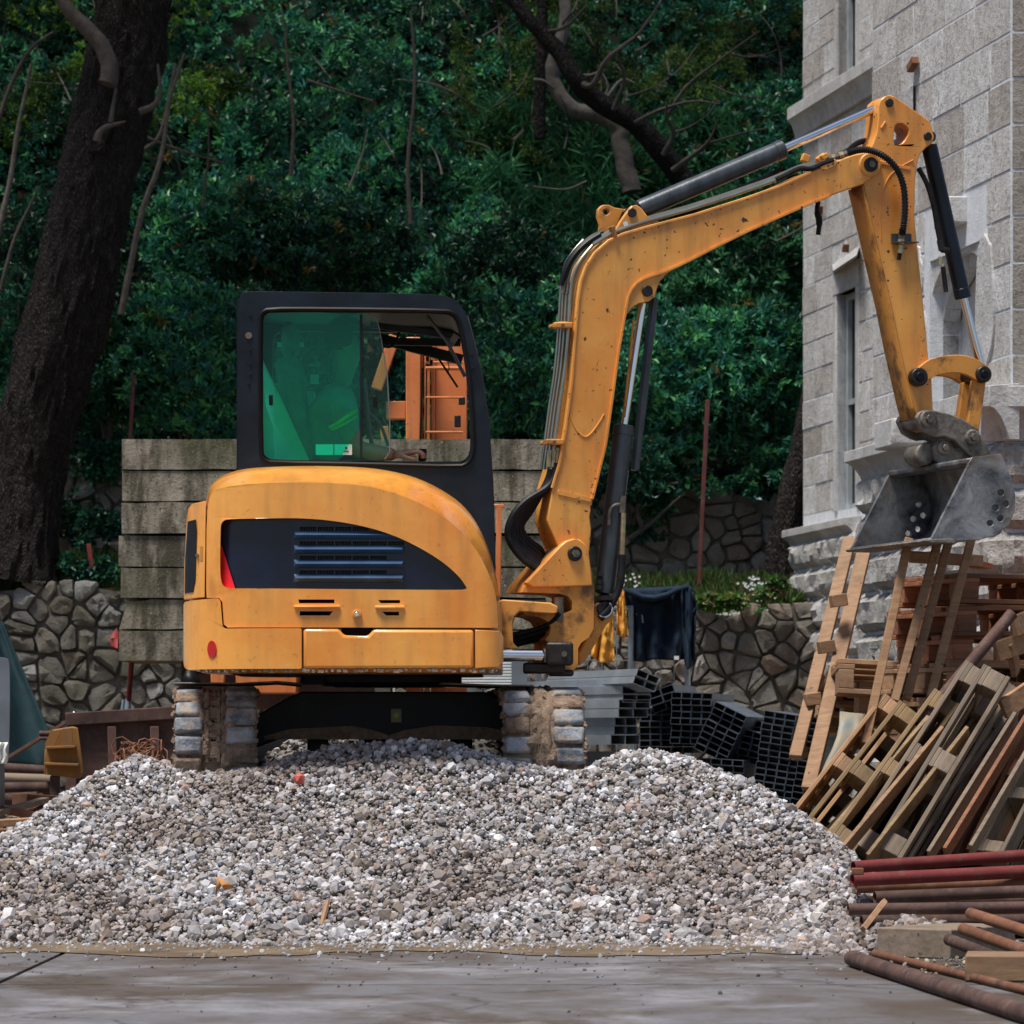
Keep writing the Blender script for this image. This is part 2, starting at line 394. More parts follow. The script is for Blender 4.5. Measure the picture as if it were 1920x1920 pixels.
# stones of walls: colour by piece
def stone(name, pal, bump=.6, moss=0, fine=70, speck=.5):
    t = NT(name); f = t.noise(7, 8, .72); g = t.noise(fine, 6, .75); n = len(pal)
    c = t.ramp(t.rand(), [(i/(n-1), p) for i, p in enumerate(pal)])
    c = t.mix(t.ramp(f, [(.3, 0), (.7, 1)]), t.mix(1.0, c, (.62, .60, .58), 'MULTIPLY'), c)
    c = t.mix(t.math('MULTIPLY', t.ramp(g, [(.535, 0), (.575, 1)]), speck), c, t.mix(1.0, c, (.42, .40, .38), 'MULTIPLY'))
    c = t.mix(t.math('MULTIPLY', t.ramp(t.noise(1.1, 6, .65, t.mapping((1.6, 1.6, .6))), [(.50, 0), (.70, 1)]), .45), c, t.mix(1.0, c, (.55, .52, .49), 'MULTIPLY'))
    if moss: c = t.mix(t.math('MULTIPLY', t.ramp(t.noise(2.2, 6, .7), [(.42, 0), (.62, 1)]), moss), c, (.045, .05, .018))
    t.bump(t.mix(.65, f, g), bump, .035); return t.set(c, .9)
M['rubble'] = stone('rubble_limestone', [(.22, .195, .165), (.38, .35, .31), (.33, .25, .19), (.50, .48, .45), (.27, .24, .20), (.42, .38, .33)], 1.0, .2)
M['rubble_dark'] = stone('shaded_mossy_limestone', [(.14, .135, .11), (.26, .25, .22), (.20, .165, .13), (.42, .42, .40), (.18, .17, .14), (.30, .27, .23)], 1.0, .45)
M['mortar'] = plain('earthy_mortar', (.13, .115, .095), .95, 0, .4, 12, .8)
M['ashlar'] = stone('bush_hammered_limestone', [(.58, .56, .54), (.72, .72, .725), (.50, .46, .43), (.77, .78, .79), (.62, .585, .55), (.68, .67, .67)], 1.0, 0, 26, .5)
M['rockface'] = stone('rock_faced_limestone', [(.46, .45, .43), (.56, .555, .545), (.50, .475, .44), (.62, .62, .62)], 1.0, 0, 22, .55)
M['joint'] = plain('pale_lime_mortar', (.62, .64, .67), .9, 0, .12, 14, .5)
M['smooth_stone'] = stone('smooth_cut_limestone', [(.58, .575, .57), (.66, .66, .66)], .5, 0, 40, .25)
M['white_stone'] = stone('white_plaster_stone', [(.58, .58, .58), (.66, .66, .66)], .8, 0, 26, .3)
M['glassdark'] = plain('dark_window_glass', (.03, .04, .045), .08, 0, .2, 3)
M['winframe'] = plain('grey_window_frame', (.30, .33, .34), .5)
# concrete ballast
t = NT('stained_concrete'); st = t.noise(2.4, 7, .7, t.mapping((3.5, 3.5, .9))); f = t.noise(6, 7, .7); pit = t.noise(48, 4, .7)
c = t.mix(t.ramp(f, [(.3, 0), (.7, 1)]), (.15, .13, .095), (.36, .315, .245)); c = t.mix(t.ramp(st, [(.44, 0), (.60, .88)]), c, (.040, .034, .016))
c = t.mix(t.ramp(t.noise(1.6, 5), [(.5, 0), (.62, .6)]), c, (.07, .075, .022)); c = t.mix(t.ramp(pit, [(.60, 0), (.65, .85)]), c, (.02, .018, .012)); c = t.mix(t.ramp(t.noise(70, 3, .6), [(.66, 0), (.70, .7)]), c, (.55, .50, .42)); c = t.mix(1.0, c, t.ramp(t.rand(), [(0, .8), (1, 1.2)]), 'MULTIPLY')
t.bump(pit, .6, .01); M['ballast'] = t.set(c, .85)
# pavement
t = NT('worn_concrete_pavement'); s1 = t.noise(.9, 9, .66, t.mapping((1.1, .55, 1)), .8); s2 = t.noise(1.3, 8, .72, t.mapping((.8, .8, 1)), .4); f = t.noise(30, 6, .7); sp = t.noise(20, 3, .6)
c = t.mix(t.ramp(s1, [(.4, 0), (.58, 1)]), (.070, .050, .037), (.145, .14, .15)); c = t.mix(t.ramp(s2, [(.50, 0), (.64, .75)]), c, (.27, .265, .285))
c = t.mix(t.math('MULTIPLY', t.ramp(t.noise(5, 8, .75), [(.5, 0), (.62, 1)]), .6), c, (.095, .07, .05))
c = t.mix(t.ramp(f, [(.5, 0), (.75, .55)]), c, (.10, .075, .055)); c = t.mix(t.ramp(sp, [(.66, 0), (.72, .4)]), c, (.05, .04, .035))
v = t.n('ShaderNodeTexVoronoi', feature='DISTANCE_TO_EDGE'); dm = t.n('ShaderNodeVectorMath', operation='ADD'); nn = t.n('ShaderNodeTexNoise'); nn.inputs['Scale'].default_value = 1.4; nn.inputs['Detail'].default_value = 6; t.l(t.co, nn.inputs['Vector'])
sc_ = t.n('ShaderNodeVectorMath', operation='SCALE'); sc_.inputs[3].default_value = 1.1; t.l(nn.outputs[1], sc_.inputs[0]); t.l(t.co, dm.inputs[0]); t.l(sc_.outputs[0], dm.inputs[1]); t.l(dm.outputs[0], v.inputs['Vector']); v.inputs['Scale'].default_value = .55
crk = t.ramp(v.outputs['Distance'], [(0, 1), (.012, 0)]); c = t.mix(t.math('MULTIPLY', crk, .75), c, (.03, .024, .02))
t.bump(t.mix(.5, f, t.noise(4, 8, .7)), .8, .03); M['pave'] = t.set(c, .8)
M['dirt'] = plain('brown_dirt', (.14, .10, .065), .95, 0, .4, 2.5, .8, 22, (.22, .165, .11))
M['earth'] = plain('dark_forest_earth', (.007, .011, .007), 1, 0, .4, 2)
M['soil'] = plain('terrace_soil', (.085, .065, .035), 1, 0, .4, 3, .8, 20)
for _k in ('tarp', 'bark', 'earth', 'hose', 'seal', 'void', 'jacket', 'rust_dark', 'dirt'): M[_k].node_tree.nodes['Principled BSDF'].inputs['Specular IOR Level'].default_value = .15
# tinted glass: thin sheet
def glass(name, tint, refl=.12, dens=1.0, haze=0, hazec=(.3, .9, .75), fres=.6):
    t = NT(name); tr = t.n('ShaderNodeBsdfTransparent'); tr.inputs[0].default_value = (*tint, 1); gl = t.n('ShaderNodeBsdfGlossy'); gl.inputs['Roughness'].default_value = .03; gl.inputs[0].default_value = (.8, .95, .9, 1)
    lw = t.n('ShaderNodeLayerWeight'); lw.inputs[0].default_value = .25
    mx = t.n('ShaderNodeMixShader'); t.l(t.math('ADD', t.math('MULTIPLY', lw.outputs[1], fres), refl), mx.inputs[0]); t.l(tr.outputs[0], mx.inputs[1]); t.l(gl.outputs[0], mx.inputs[2]); o = mx.outputs[0]
    if haze:
        d = t.n('ShaderNodeBsdfDiffuse'); d.inputs[0].default_value = (*hazec, 1); m2 = t.n('ShaderNodeMixShader'); f = t.noise(90, 4, .7); t.l(t.math('MULTIPLY', t.ramp(f, [(.35, .4), (.65, 1)]), haze), m2.inputs[0]); t.l(o, m2.inputs[1]); t.l(d.outputs[0], m2.inputs[2]); o = m2.outputs[0]
    t.l(o, t.out.inputs[0]); return t.m
M['teal'] = glass('dusty_green_tinted_glass', (.30, 1.0, .86), .02, haze=.022, hazec=(.03, .72, .60), fres=.45)
M['teal2'] = glass('clear_green_glass', (.70, .92, .84), .015, haze=.02, hazec=(.2, .5, .4), fres=.3)
M['clear'] = glass('clear_glass', (.85, .93, .9), .04)
# ================================================================ THE SETTING
g = MB(); g.add([(-200, -60, -.012), (200, -60, -.012), (200, 300, -.012), (-200, 300, -.012)], [(0, 1, 2, 3)]); tag(g.build('ground', M['dirt'], raw=True), kind='structure')
g = MB()
for (x0, x1) in ((-9.0, -1.86), (-1.835, 5.2), (5.225, 12)):
    for (y0, y1) in ((4, 10.6), (10.625, 14.0), (14.03, 17.4)):
        g.poly([(x0, y0, 0), (x1, y0, 0), (x1, y1, 0), (x0, y1, 0)], [(x0, y0, -.008), (x1, y0, -.008), (x1, y1, -.008), (x0, y1, -.008)])
tag(g.build('concrete_pavement', M['pave'], raw=True, smooth=False), kind='structure')

# ---------------------------------------------------------------- gravel heap
crest_px = [(-500, 1690), (-300, 1668), (-150, 1640), (-40, 1605), (0, 1582), (60, 1545), (120, 1500), (160, 1470), (200, 1443), (250, 1420), (300, 1430), (335, 1452), (400, 1457), (480, 1447), (560, 1416), (650, 1398), (760, 1395), (850, 1398), (930, 1420), (1000, 1445), (1090, 1450), (1130, 1430), (1180, 1413), (1240, 1413), (1300, 1428), (1370, 1459), (1430, 1486), (1500, 1532), (1560, 1582), (1600, 1625), (1650, 1672), (1700, 1728), (1745, 1776), (1785, 1805)]
YCR = 18.12
cxs = np.array([(x-960)/F*YCR for x, y in crest_px]); czs = np.array([EYE+(HZ-y)/F*YCR for x, y in crest_px])
def mound(x, y):
    cz = np.interp(x, cxs, czs, left=0, right=0)
    wob = .05*np.sin(x*3.1)+.03*np.sin(x*7.3+1)+.10*np.clip(-x-1.6, 0, 3)*.6
    foot = 16.92+wob*.5+np.where(x > 1.35, (x-1.35)*-.12, 0)
    ramp_ = (y-foot)*.69; ramp_ = np.where(ramp_ > 0, ramp_*(1-.12*np.sin(np.clip(ramp_, 0, 1)*3)), ramp_)
    k = .07; hh = np.clip(.5+.5*(cz-ramp_)/k, 0, 1); z = cz*(1-hh)+ramp_*hh-k*hh*(1-hh)
    plat = np.minimum(cz, .50); back = cz-(y-18.3)*.55; z = np.where(y > 18.3, np.minimum(z, np.maximum(plat, back)), z)
    z = np.where(y > 21.2, z-(y-21.2)*.5, z)
    z = z+.47*np.exp(-((x+.60)/.80)**4)*np.exp(-((y-20.25)/.36)**2)
    z = np.maximum(z, .15*np.exp(-((x-1.62)/.32)**2-((y-16.25)/.20)**2)-.02)
    z = np.maximum(z, .36*np.exp(-((x-1.36)/.24)**2-((y-17.1)/.34)**2)-.02)
    return z
xs = np.linspace(-5.0, 2.3, 150); ys = np.concatenate([np.linspace(15.7, 18.6, 84), np.linspace(18.7, 22.6, 24)])
g = MB(); grid = [[Vector((x, y, float(mound(x, y))+.012*fbm((x*6, y*6, 0), 4)-.018)) for x in xs] for y in ys]
g.sheet(grid); t = NT('gravel_fines'); c = t.mix(t.ramp(t.noise(40, 6, .7), [(.35, 0), (.65, 1)]), (.14, .115, .09), (.30, .275, .25)); t.bump(t.noise(60, 5), .6, .02); M['fines'] = t.set(c, .95)
tag(g.build('gravel_heap', M['fines'], raw=True, angle=180), kind='structure')
g = MB(); n = 60; fr_ = [(-5+8*k/n, 16.05+.55*fbm((k*.16, 3, 1), 4)+.20*fbm((k*.7, 1, 1), 3)) for k in range(n+1)]
g.sheet([[Vector((x, y, .004)) for x, y in fr_], [Vector((x, 17.3, .006)) for x, y in fr_]]); tag(g.build('dirt_spill', M['dirt'], raw=True), kind='structure')
# stones
ico = bmesh.new(); bmesh.ops.create_icosphere(ico, subdivisions=1, radius=1); IV = np.array([v.co[:] for v in ico.verts]); IF = np.array([[v.index for v in f.verts] for f in ico.faces]); ico.free()
def scatter_stones(name, P, S, cols, seed=0, mat=None):
    rng = np.random.default_rng(seed); n = len(P)
    var = []
    for k in range(24):
        v = IV.copy()
        for _ in range(3):
            d = rng.normal(size=3); d /= np.linalg.norm(d); cut = rng.uniform(.45, .8); dot = v@d; v = v-np.outer(np.clip(dot-cut, 0, None), d)
        v *= rng.uniform(.75, 1.2, size=(1, 3)); v *= (1+rng.uniform(-.13, .13, size=(len(v), 1))); var.append(v)
    var = np.array(var); idx = rng.integers(0, 24, n)
    q = rng.normal(size=(n, 4)); q /= np.linalg.norm(q, axis=1, keepdims=True); a, b, c, d = q.T
    Rm = np.stack([1-2*(c*c+d*d), 2*(b*c-a*d), 2*(b*d+a*c), 2*(b*c+a*d), 1-2*(b*b+d*d), 2*(c*d-a*b), 2*(b*d-a*c), 2*(c*d+a*b), 1-2*(b*b+c*c)], 1).reshape(n, 3, 3)
    V = np.einsum('nij,nkj->nki', Rm, var[idx])*S[:, None, None]+P[:, None, :]
    m = len(IV); Fc = (IF[None]+np.arange(n)[:, None, None]*m).reshape(-1, 3)
    return fast_mesh(name, V.reshape(-1, 3), Fc, mat or M['gravel'], np.repeat(cols, m, axis=0))
pal = np.array([(.56, .55, .575), (.40, .39, .41), (.74, .73, .76), (.28, .265, .27), (.36, .31, .27), (.24, .20, .17), (.46, .42, .40), (.17, .155, .15), (.46, .33, .27)])
def stone_cols(n, rng, X=None):
    w_ = np.array([5, 5, 3, 4, 3, 2, 4, 1.5, .5]); w_ = w_/w_.sum(); c = pal[rng.choice(len(pal), n, p=w_)]
    return np.clip(c*rng.uniform(.85, 1.12, size=(n, 1)), 0, .8)
rng = np.random.default_rng(5); N = 62000
X = rng.uniform(-3.6, 2.05, N); Y = rng.uniform(16.75, 18.75, N); Z = mound(X, Y)
S = np.clip(rng.lognormal(math.log(.0098), .44, N), .0045, .034); keep = (Z > -.02)
X, Y, Z, S = X[keep], Y[keep], Z[keep], S[keep]
X2 = rng.uniform(-1.7, .6, 5000); Y2 = rng.uniform(19.3, 20.9, 5000); X3 = rng.uniform(.95, 2.15, 5200); Y3 = rng.uniform(15.8, 17.2, 5200); X3, Y3 = (q[mound(X3, Y3) > -.012] for q in (X3, Y3))
X = np.concatenate([X, X2, X3]); Y = np.concatenate([Y, Y2, Y3]); Z = np.concatenate([Z, mound(X2, Y2), mound(X3, Y3)]); S = np.concatenate([S, rng.uniform(.008, .022, 5000), rng.uniform(.009, .026, len(X3))])
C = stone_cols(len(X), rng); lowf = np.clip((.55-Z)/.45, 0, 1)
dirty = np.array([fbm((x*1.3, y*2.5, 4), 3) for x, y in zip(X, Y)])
tan_shade = np.clip(dirty*1.3+.22+lowf*.45, 0, 1)[:, None]; C = C*(1-tan_shade)+C*np.array([.66, .59, .54])*tan_shade  # brown blotches, plus shade painted into the stones towards the heap's foot
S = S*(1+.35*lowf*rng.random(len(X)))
Z = Z+.012*np.array([fbm((x*6, y*6, 0), 4) for x, y in zip(X, Y)])+rng.uniform(-.006, .010, len(X))
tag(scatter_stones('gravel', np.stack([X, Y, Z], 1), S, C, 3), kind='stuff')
# loose stones on the pavement
n = 2600; X = rng.uniform(-2.5, 2.5, n); Y = 16.98-np.abs(rng.normal(0, 1, n))**1.6*.28+.06*np.sin(X*3)-np.where(X > 1.3, (X-1.3)*.1, 0); S = rng.uniform(.004, .014, n)
tag(scatter_stones('loose_gravel', np.stack([X, Y, S*.4], 1), S, stone_cols(n, rng)*.8, 8), kind='stuff')
n = 380; X = rng.normal(0, 1.6, n); Y = 16.8-np.abs(rng.normal(0, 1.8, n)); S = rng.uniform(.003, .009, n)
tag(scatter_stones('grit', np.stack([X, Y, S*.4], 1), S, stone_cols(n, rng)*.35, 9), kind='stuff')
rocks = [(1285, 1755, .06), (1500, 1758, .05), (1608, 1680, .055), (1636, 1772, .045), (1668, 1770, .055), (1700, 1772, .06), (1655, 1752, .045), (1640, 1690, .05), (1560, 1740, .05), (1716, 1790, .028), (1575, 1622, .04), (1595, 1655, .045), (1690, 1750, .04), (500, 1770, .03), (110, 1760, .035)]
names = ['at the foot of the heap right of centre', 'at the foot of the heap below the leaning pallets', 'resting on the end of the red tubes', 'left of the pair by the timber block', 'middle one of the row by the timber block', 'right one of the row by the timber block', 'behind the row of pale rocks by the tubes', 'beside the wooden splinter on the tubes', 'low on the right flank of the heap', 'small one nearest the timber block', 'highest on the right edge of the heap', 'wedged above the red tube ends', 'under the dark tube end', 'brown one at the foot of the heap left of centre', 'dark one at the heap foot near the left edge']
for i, ((px, py, sz), nm) in enumerate(zip(rocks, names)):
    yy = 16.78 if py > 1735 else 17.15; zz = EYE+(HZ-py)/F*yy
    if py > 1735: zz = sz*.45; yy = max(15.8, min(17.0, zz and (EYE-zz)*F/(py-HZ)))
    p = Vector(((px-960)/F*yy, yy, zz)); m = MB(); rr_ = random.Random(i)
    v = IV.copy(); 
    for _ in range(5):
        d = np.array([rr_.gauss(0, 1) for _ in range(3)]); d /= np.linalg.norm(d); v = v-np.outer(np.clip(v@d-.6, 0, None), d)
    v = v*np.array([1.15, .9, .75])*sz
    m.add([p+Vector(q)*(1+.1*rr_.random()) for q in v], IF); o = m.build('rock', M['rockface'], smooth=False, bevel=.004)
    tag(o, ('brown' if i in (13,) else 'pale')+' broken limestone rock '+nm.replace('brown one', 'lying').replace('dark one', 'lying'), 'rock', 'larger rocks at the foot of the heap')
# scraps on the heap
m = MB(); m.tube([at(603, 1735, 17.05)+Vector((0, -.03, 0)), at(615, 1690, 17.15)+Vector((0, -.03, 0))], .012, 6); tag(m.build('wood_splinter', M['wood']), 'short pale wood splinter sticking out low on the gravel left of centre', 'splinter')
m = MB(); a = at(410, 1655, 17.2); m.add([a+Vector(v) for v in ((0, -.06, .03), (.05, -.08, 0), (.08, -.06, -.02), (.03, -.07, -.03), (-.01, -.06, -.05), (.02, -.09, -.01))], [(0, 5, 1), (5, 2, 1), (0, 4, 5), (5, 3, 2)]); tag(m.build('dry_leaf', plain('dry_orange_leaf', (.45, .2, .06), .8), solid=.003), 'curled orange dry leaf on the gravel slope', 'leaf')
m = MB(); m.add([at(562, 1460, 17.9)+Vector(q)*.03-Vector((0, .05, 0)) for q in IV], IF); tag(m.build('brick_fragment', plain('red_brick', (.5, .10, .07), .8), smooth=False), 'small red brick fragment high on the gravel near the left track', 'brick fragment')
# rusty steel turnings behind the heap, left of the left track
m = MB(); rr_ = random.Random(3)
for k in range(26):
    p = at(265+rr_.uniform(-40, 45), 1418+rr_.uniform(-20, 12), 18.9+rr_.uniform(-.1, .2)); pts = []
    r_ = rr_.uniform(.02, .05); ax = Euler((rr_.uniform(0, 3), rr_.uniform(0, 3), rr_.uniform(0, 3))).to_matrix()
    for a in range(9): pts.append(p+ax @ Vector((r_*math.cos(a*.8), r_*math.sin(a*.8), a*.006-.02)))
    m.tube(pts, .004, 5)
tag(m.build('scrap_wire', M['rust']), 'tangle of rusty curled scrap strip behind the heap beside the left track', 'scrap wire')

# ---------------------------------------------------------------- rubble retaining walls
def voronoi(x0, x1, z0, z1, cell, seed, asp=1.35, jit=.5):
    rnd = random.Random(seed); pts = []; nz = max(1, round((z1-z0)/cell)); dz = (z1-z0)/nz
    for j in range(nz):
        wd = cell*asp*rnd.uniform(.85, 1.25); x = x0-wd*rnd.random()
        while x < x1+wd:
            pts.append((x+rnd.uniform(-jit, jit)*wd, z0+(j+.5+rnd.uniform(-jit, jit))*dz)); x += wd*rnd.uniform(.6, 1.35)
    cells = []
    for i, (px, pz) in enumerate(pts):
        poly = [(x0, z0), (x1, z0), (x1, z1), (x0, z1)]
        for j, (qx, qz) in enumerate(pts):
            if i == j or abs(qx-px) > cell*4 or abs(qz-pz) > cell*3.5: continue
            nx, nz_ = qx-px, (qz-pz)*1.0; mx, mz = (px+qx)/2, (pz+qz)/2; o = []
            for k in range(len(poly)):
                A = poly[k]; Bq = poly[(k+1) % len(poly)]; da = (A[0]-mx)*nx+(A[1]-mz)*nz_; db = (Bq[0]-mx)*nx+(Bq[1]-mz)*nz_
                if da <= 0: o.append(A)
                if da*db < 0: t_ = da/(da-db); o.append((A[0]+(Bq[0]-A[0])*t_, A[1]+(Bq[1]-A[1])*t_))
            poly = o
            if len(poly) < 3: break
        if len(poly) >= 3:
            ar = abs(sum(poly[k][0]*poly[(k+1) % len(poly)][1]-poly[(k+1) % len(poly)][0]*poly[k][1] for k in range(len(poly))))/2
            if ar > cell*cell*.12: cells.append(poly)
    return cells
def rubble_wall(name, label, pl, x0, x1, z0, ztop, cell, mat, seed, depth=.35, gap=.004, bulge=.075, skip=None):
    "ztop: function of t"
    zmax = max(ztop(x0+(x1-x0)*k/20) for k in range(21)); base = pl.w((x0+x1)/2, z0)
    W_ = empty(name, base, label, 'stone wall'); core = MB(); n = 24; f = []; b = []
    xs_ = [x0+(x1-x0)*k/n for k in range(n+1)]
    f = [pl.w(x0, z0, .018), pl.w(x1, z0, .018)]+[pl.w(x, ztop(x)-.04, .018) for x in xs_[::-1]]; b = [p-pl.n*depth for p in f]
    core.poly(f, b).build('mortar_core', M['mortar'], W_)
    rnd = random.Random(seed+1)
    for poly in voronoi(x0, x1, z0, zmax, cell, seed):
        cx = sum(p[0] for p in poly)/len(poly); cz = sum(p[1] for p in poly)/len(poly)
        if cz > ztop(cx)-.03: continue
        if skip and skip(cx, cz): continue
        q = []
        for k_ in range(len(poly)):
            A_ = poly[k_]; B_ = poly[(k_+1) % len(poly)]; q.append((A_[0]*.86+cx*.14, A_[1]*.86+cz*.14) if rnd.random() < .75 else A_)
            if math.hypot(A_[0]-B_[0], A_[1]-B_[1]) > .05: u_ = rnd.uniform(.35, .65); j_ = rnd.uniform(-.006, .008); q.append((A_[0]*(1-u_)+B_[0]*u_+(cx-A_[0])*j_*4, A_[1]*(1-u_)+B_[1]*u_+(cz-A_[1])*j_*4))
        q = [(cx+(x-cx)*(1-gap/max(.03, math.hypot(x-cx, z-cz)))*(1+.04*fbm((x*9, z*9, seed))), cz+(z-cz)*(1-gap/max(.03, math.hypot(x-cx, z-cz)))) for x, z in q]
        q = [(x+.008*fbm((x*31, z*31, 5)), z+.008*fbm((x*29, z*37, 9))) for x, z in q]; m = MB(); nq = len(q); dp = bulge*rnd.uniform(.55, 1.25); vs = []
        for s_, o_ in ((1.0, -.03), (.985, dp*.55), (.90, dp*.92), (.55, dp)):
            for x, z in q:
                X_ = cx+(x-cx)*s_; Z_ = cz+(z-cz)*s_; vs.append(pl.w(X_, Z_, o_+.034*fbm((X_*11, Z_*11, seed+3), 3)*(1 if o_ > 0 else 0)))
        vs.append(pl.w(cx, cz, dp*1.02)); fs = []
        for r_ in range(3):
            for k in range(nq): fs.append((r_*nq+k, r_*nq+(k+1) % nq, (r_+1)*nq+(k+1) % nq, (r_+1)*nq+k))
        for k in range(nq): fs.append((3*nq+k, 3*nq+(k+1) % nq, 4*nq))
        m.add(vs, fs).build('stone', mat, W_, angle=28, fixn=True)
    return W_
WL = Plane(0, 30.2, 1.0)
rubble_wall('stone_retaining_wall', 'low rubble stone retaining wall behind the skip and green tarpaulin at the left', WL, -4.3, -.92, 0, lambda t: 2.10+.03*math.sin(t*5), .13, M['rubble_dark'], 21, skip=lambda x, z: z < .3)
rubble_wall('stone_retaining_wall', 'low rubble stone retaining wall behind the steel channels and fence', WL, -.90, 2.95, 0, lambda t: 1.93+.03*math.sin(t*6+1), .132, M['rubble'], 33, skip=lambda x, z: z < .4)
WU = Plane(0, 31.9, 1.5)
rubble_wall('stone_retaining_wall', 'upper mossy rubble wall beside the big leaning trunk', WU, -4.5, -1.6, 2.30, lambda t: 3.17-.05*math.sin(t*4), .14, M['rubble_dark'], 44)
rubble_wall('stone_retaining_wall', 'upper rubble wall on the terrace at the right near the building', WU, .3, 3.4, 2.05, lambda t: 2.93+.05*math.sin(t*5), .14, M['rubble'], 55)
# terrace and hillside
def hill_z(x, y):
    if y < 30.25: return -.02
    if y < 31.95:
        k = (y-30.25)/1.7; zl = 2.02 if x < -1 else 1.9
        return zl+k*(.45 if x < -.5 else .36)+.04*fbm((x*2, y*2, 1))
    return (3.0 if x < 0 else 2.8)+(y-31.95)*.98+.25*fbm((x*.35, y*.4, 7), 3)
g = MB(); g.sheet([[Vector((x, y, hill_z(x, y))) for x in np.linspace(-14, 5, 60)] for y in (30.26, 30.6, 31, 31.4, 31.9)]); tag(g.build('terrace_ground', M['soil'], raw=True), kind='structure')
ysq = np.concatenate([[31.97], np.linspace(32.3, 44, 40)])
g = MB(); g.sheet([[Vector((x, y, hill_z(x, y))) for x in np.linspace(-20, 20, 90)] for y in ysq]); tag(g.build('hillside', M['earth'], raw=True), kind='structure')

# ---------------------------------------------------------------- foliage
TEAL = np.array([(.026, .135, .072), (.038, .18, .088), (.020, .105, .064), (.070, .25, .085), (.026, .13, .10)])
OLIVE = np.array([(.045, .095, .022), (.06, .12, .025), (.035, .075, .025), (.09, .15, .02)])
DEEP = np.array([(.014, .072, .044), (.020, .095, .054), (.012, .06, .042), (.032, .125, .056)])
BAMB = np.array([(.04, .16, .075), (.06, .21, .085), (.03, .12, .06), (.075, .23, .10)])
def pick(palette, n, rng): return palette[rng.integers(0, len(palette), n)]*rng.uniform(.75, 1.3, size=(n, 1))
def shoots(Cn, per, L, Wd, palette, rng, updir=(0, -.45, .75), spread=.85):
    "rosettes of leaves round shoot tips Cn"
    n = len(Cn); tone = np.array([1+1.1*fbm((q[0]*.9, q[1]*.9, q[2]*.9+5), 3) for q in Cn]); C = np.repeat(Cn, per, axis=0)+rng.normal(0, L*.22, size=(n*per, 3)); D = rng.normal(0, spread, size=(n*per, 3))+np.array(updir)
    Lr = L*rng.uniform(.6, 1.25, n*per); cc = pick(palette, n, rng)*np.clip(tone, .45, 1.8)[:, None]; dead = rng.random(n) < .012; cc[dead] = (.16, .11, .03); cols = np.repeat(cc, per, axis=0)*rng.uniform(.8, 1.25, size=(n*per, 1)); return C, D, Lr, Lr*Wd*rng.uniform(.8, 1.2, n*per), cols
HN = np.array([0, -.70, .71])
def hill_mass(name, n, px, py, per, L, Wd, palette, seed, amp=.8, mat='leaf', updir=(0, -.45, .75), spread=.85, thr=-1, depth=.0, label=None, clump=1.1):
    rng = np.random.default_rng(seed); X = []; tries = 0
    P = []
    u = rng.uniform(px[0], px[1], n*2); v = rng.uniform(py[0], py[1], n*2)
    for a, b in zip(u, v):
        # where the view through (a, b) meets the hill, roughly
        k = (HZ-b)/F; y = (3.0-31.95*.98-EYE)/(k-.98) if b < 930 else 32.0
        y = max(y, 31.98); x = (a-960)/F*y; z = hill_z(x, y)
        nz = fbm((x*clump, y*clump, seed), 4)
        if nz < thr: continue
        off = depth+amp*(max(0, nz+.35)) - .12*rng.random()
        P.append((x+HN[0]*off, y+HN[1]*off, z+HN[2]*off))
        if len(P) >= n: break
    return leaves(name, *shoots(np.array(P), per, L, Wd, palette, rng, updir, spread), M[mat])
# one mass that nobody could count, in four looks
tag(hill_mass('undergrowth', 12500, (-120, 1560), (-60, 940), 9, .072, .42, TEAL, 1, amp=.75), kind='stuff')
tag(hill_mass('dark_undergrowth', 9000, (-120, 1560), (-60, 960), 9, .080, .5, DEEP, 2, amp=.25), kind='stuff')
tag(hill_mass('fine_leaved_undergrowth', 6000, (850, 1560), (-60, 330), 8, .05, .28, OLIVE, 3, amp=.95, mat='leaf_soft', updir=(0, -.2, .2)), kind='stuff')
tag(hill_mass('long_leaved_undergrowth', 2600, (880, 1420), (250, 560), 7, .20, .09, BAMB, 4, amp=.95, thr=-.1, mat='leaf', updir=(0, -.4, .35), spread=.7), kind='stuff')
tag(hill_mass('yellow_green_undergrowth', 1500, (-100, 420), (-60, 330), 8, .06, .42, np.array([(.09, .17, .015), (.06, .13, .015), (.05, .12, .03)]), 5, amp=1.0, thr=.02, mat='leaf_soft'), kind='stuff')
# single shrubs along the terrace edge
def shrub(px, py, Y, wd, ht, label, palette, L=.075, n=500, seed=0, Wd=.42, dark=True):
    base = at(px, py, Y); base.z -= 0
    o = empty('shrub', base, label, 'shrub', 'shrubs growing along the foot of the slope'); rng = np.random.default_rng(seed+100)
    d = rng.normal(size=(n, 3)); d /= np.linalg.norm(d, axis=1, keepdims=True); d[:, 1] = -np.abs(d[:, 1])*.9; r_ = rng.uniform(.45, 1.0, n)**.5
    lob = np.array([1+.42*fbm((q[0]*1.9+seed, q[1]*1.9, q[2]*1.9), 3) for q in d]); r_ = r_*lob
    P = np.array(base)+np.array([0, 0, ht*.5])+d*r_[:, None]*np.array([wd/2, wd/2*.8, ht/2])
    leaves('foliage', *shoots(P, 9, L, Wd, palette, rng), M['leaf'], o)
    s = MB(); rr_ = random.Random(seed)
    for k in range(6):
        a = rr_.uniform(-.5, .5); s.tube([base+Vector((a*.1, 0, -.1)), base+Vector((a*.3*wd, rr_.uniform(-.1, .1), ht*.4)), base+Vector((a*wd*.7, rr_.uniform(-.2, .1), ht*.8))], [.014, .010, .005], 6)
    s.build('stem', M['branch'], o)
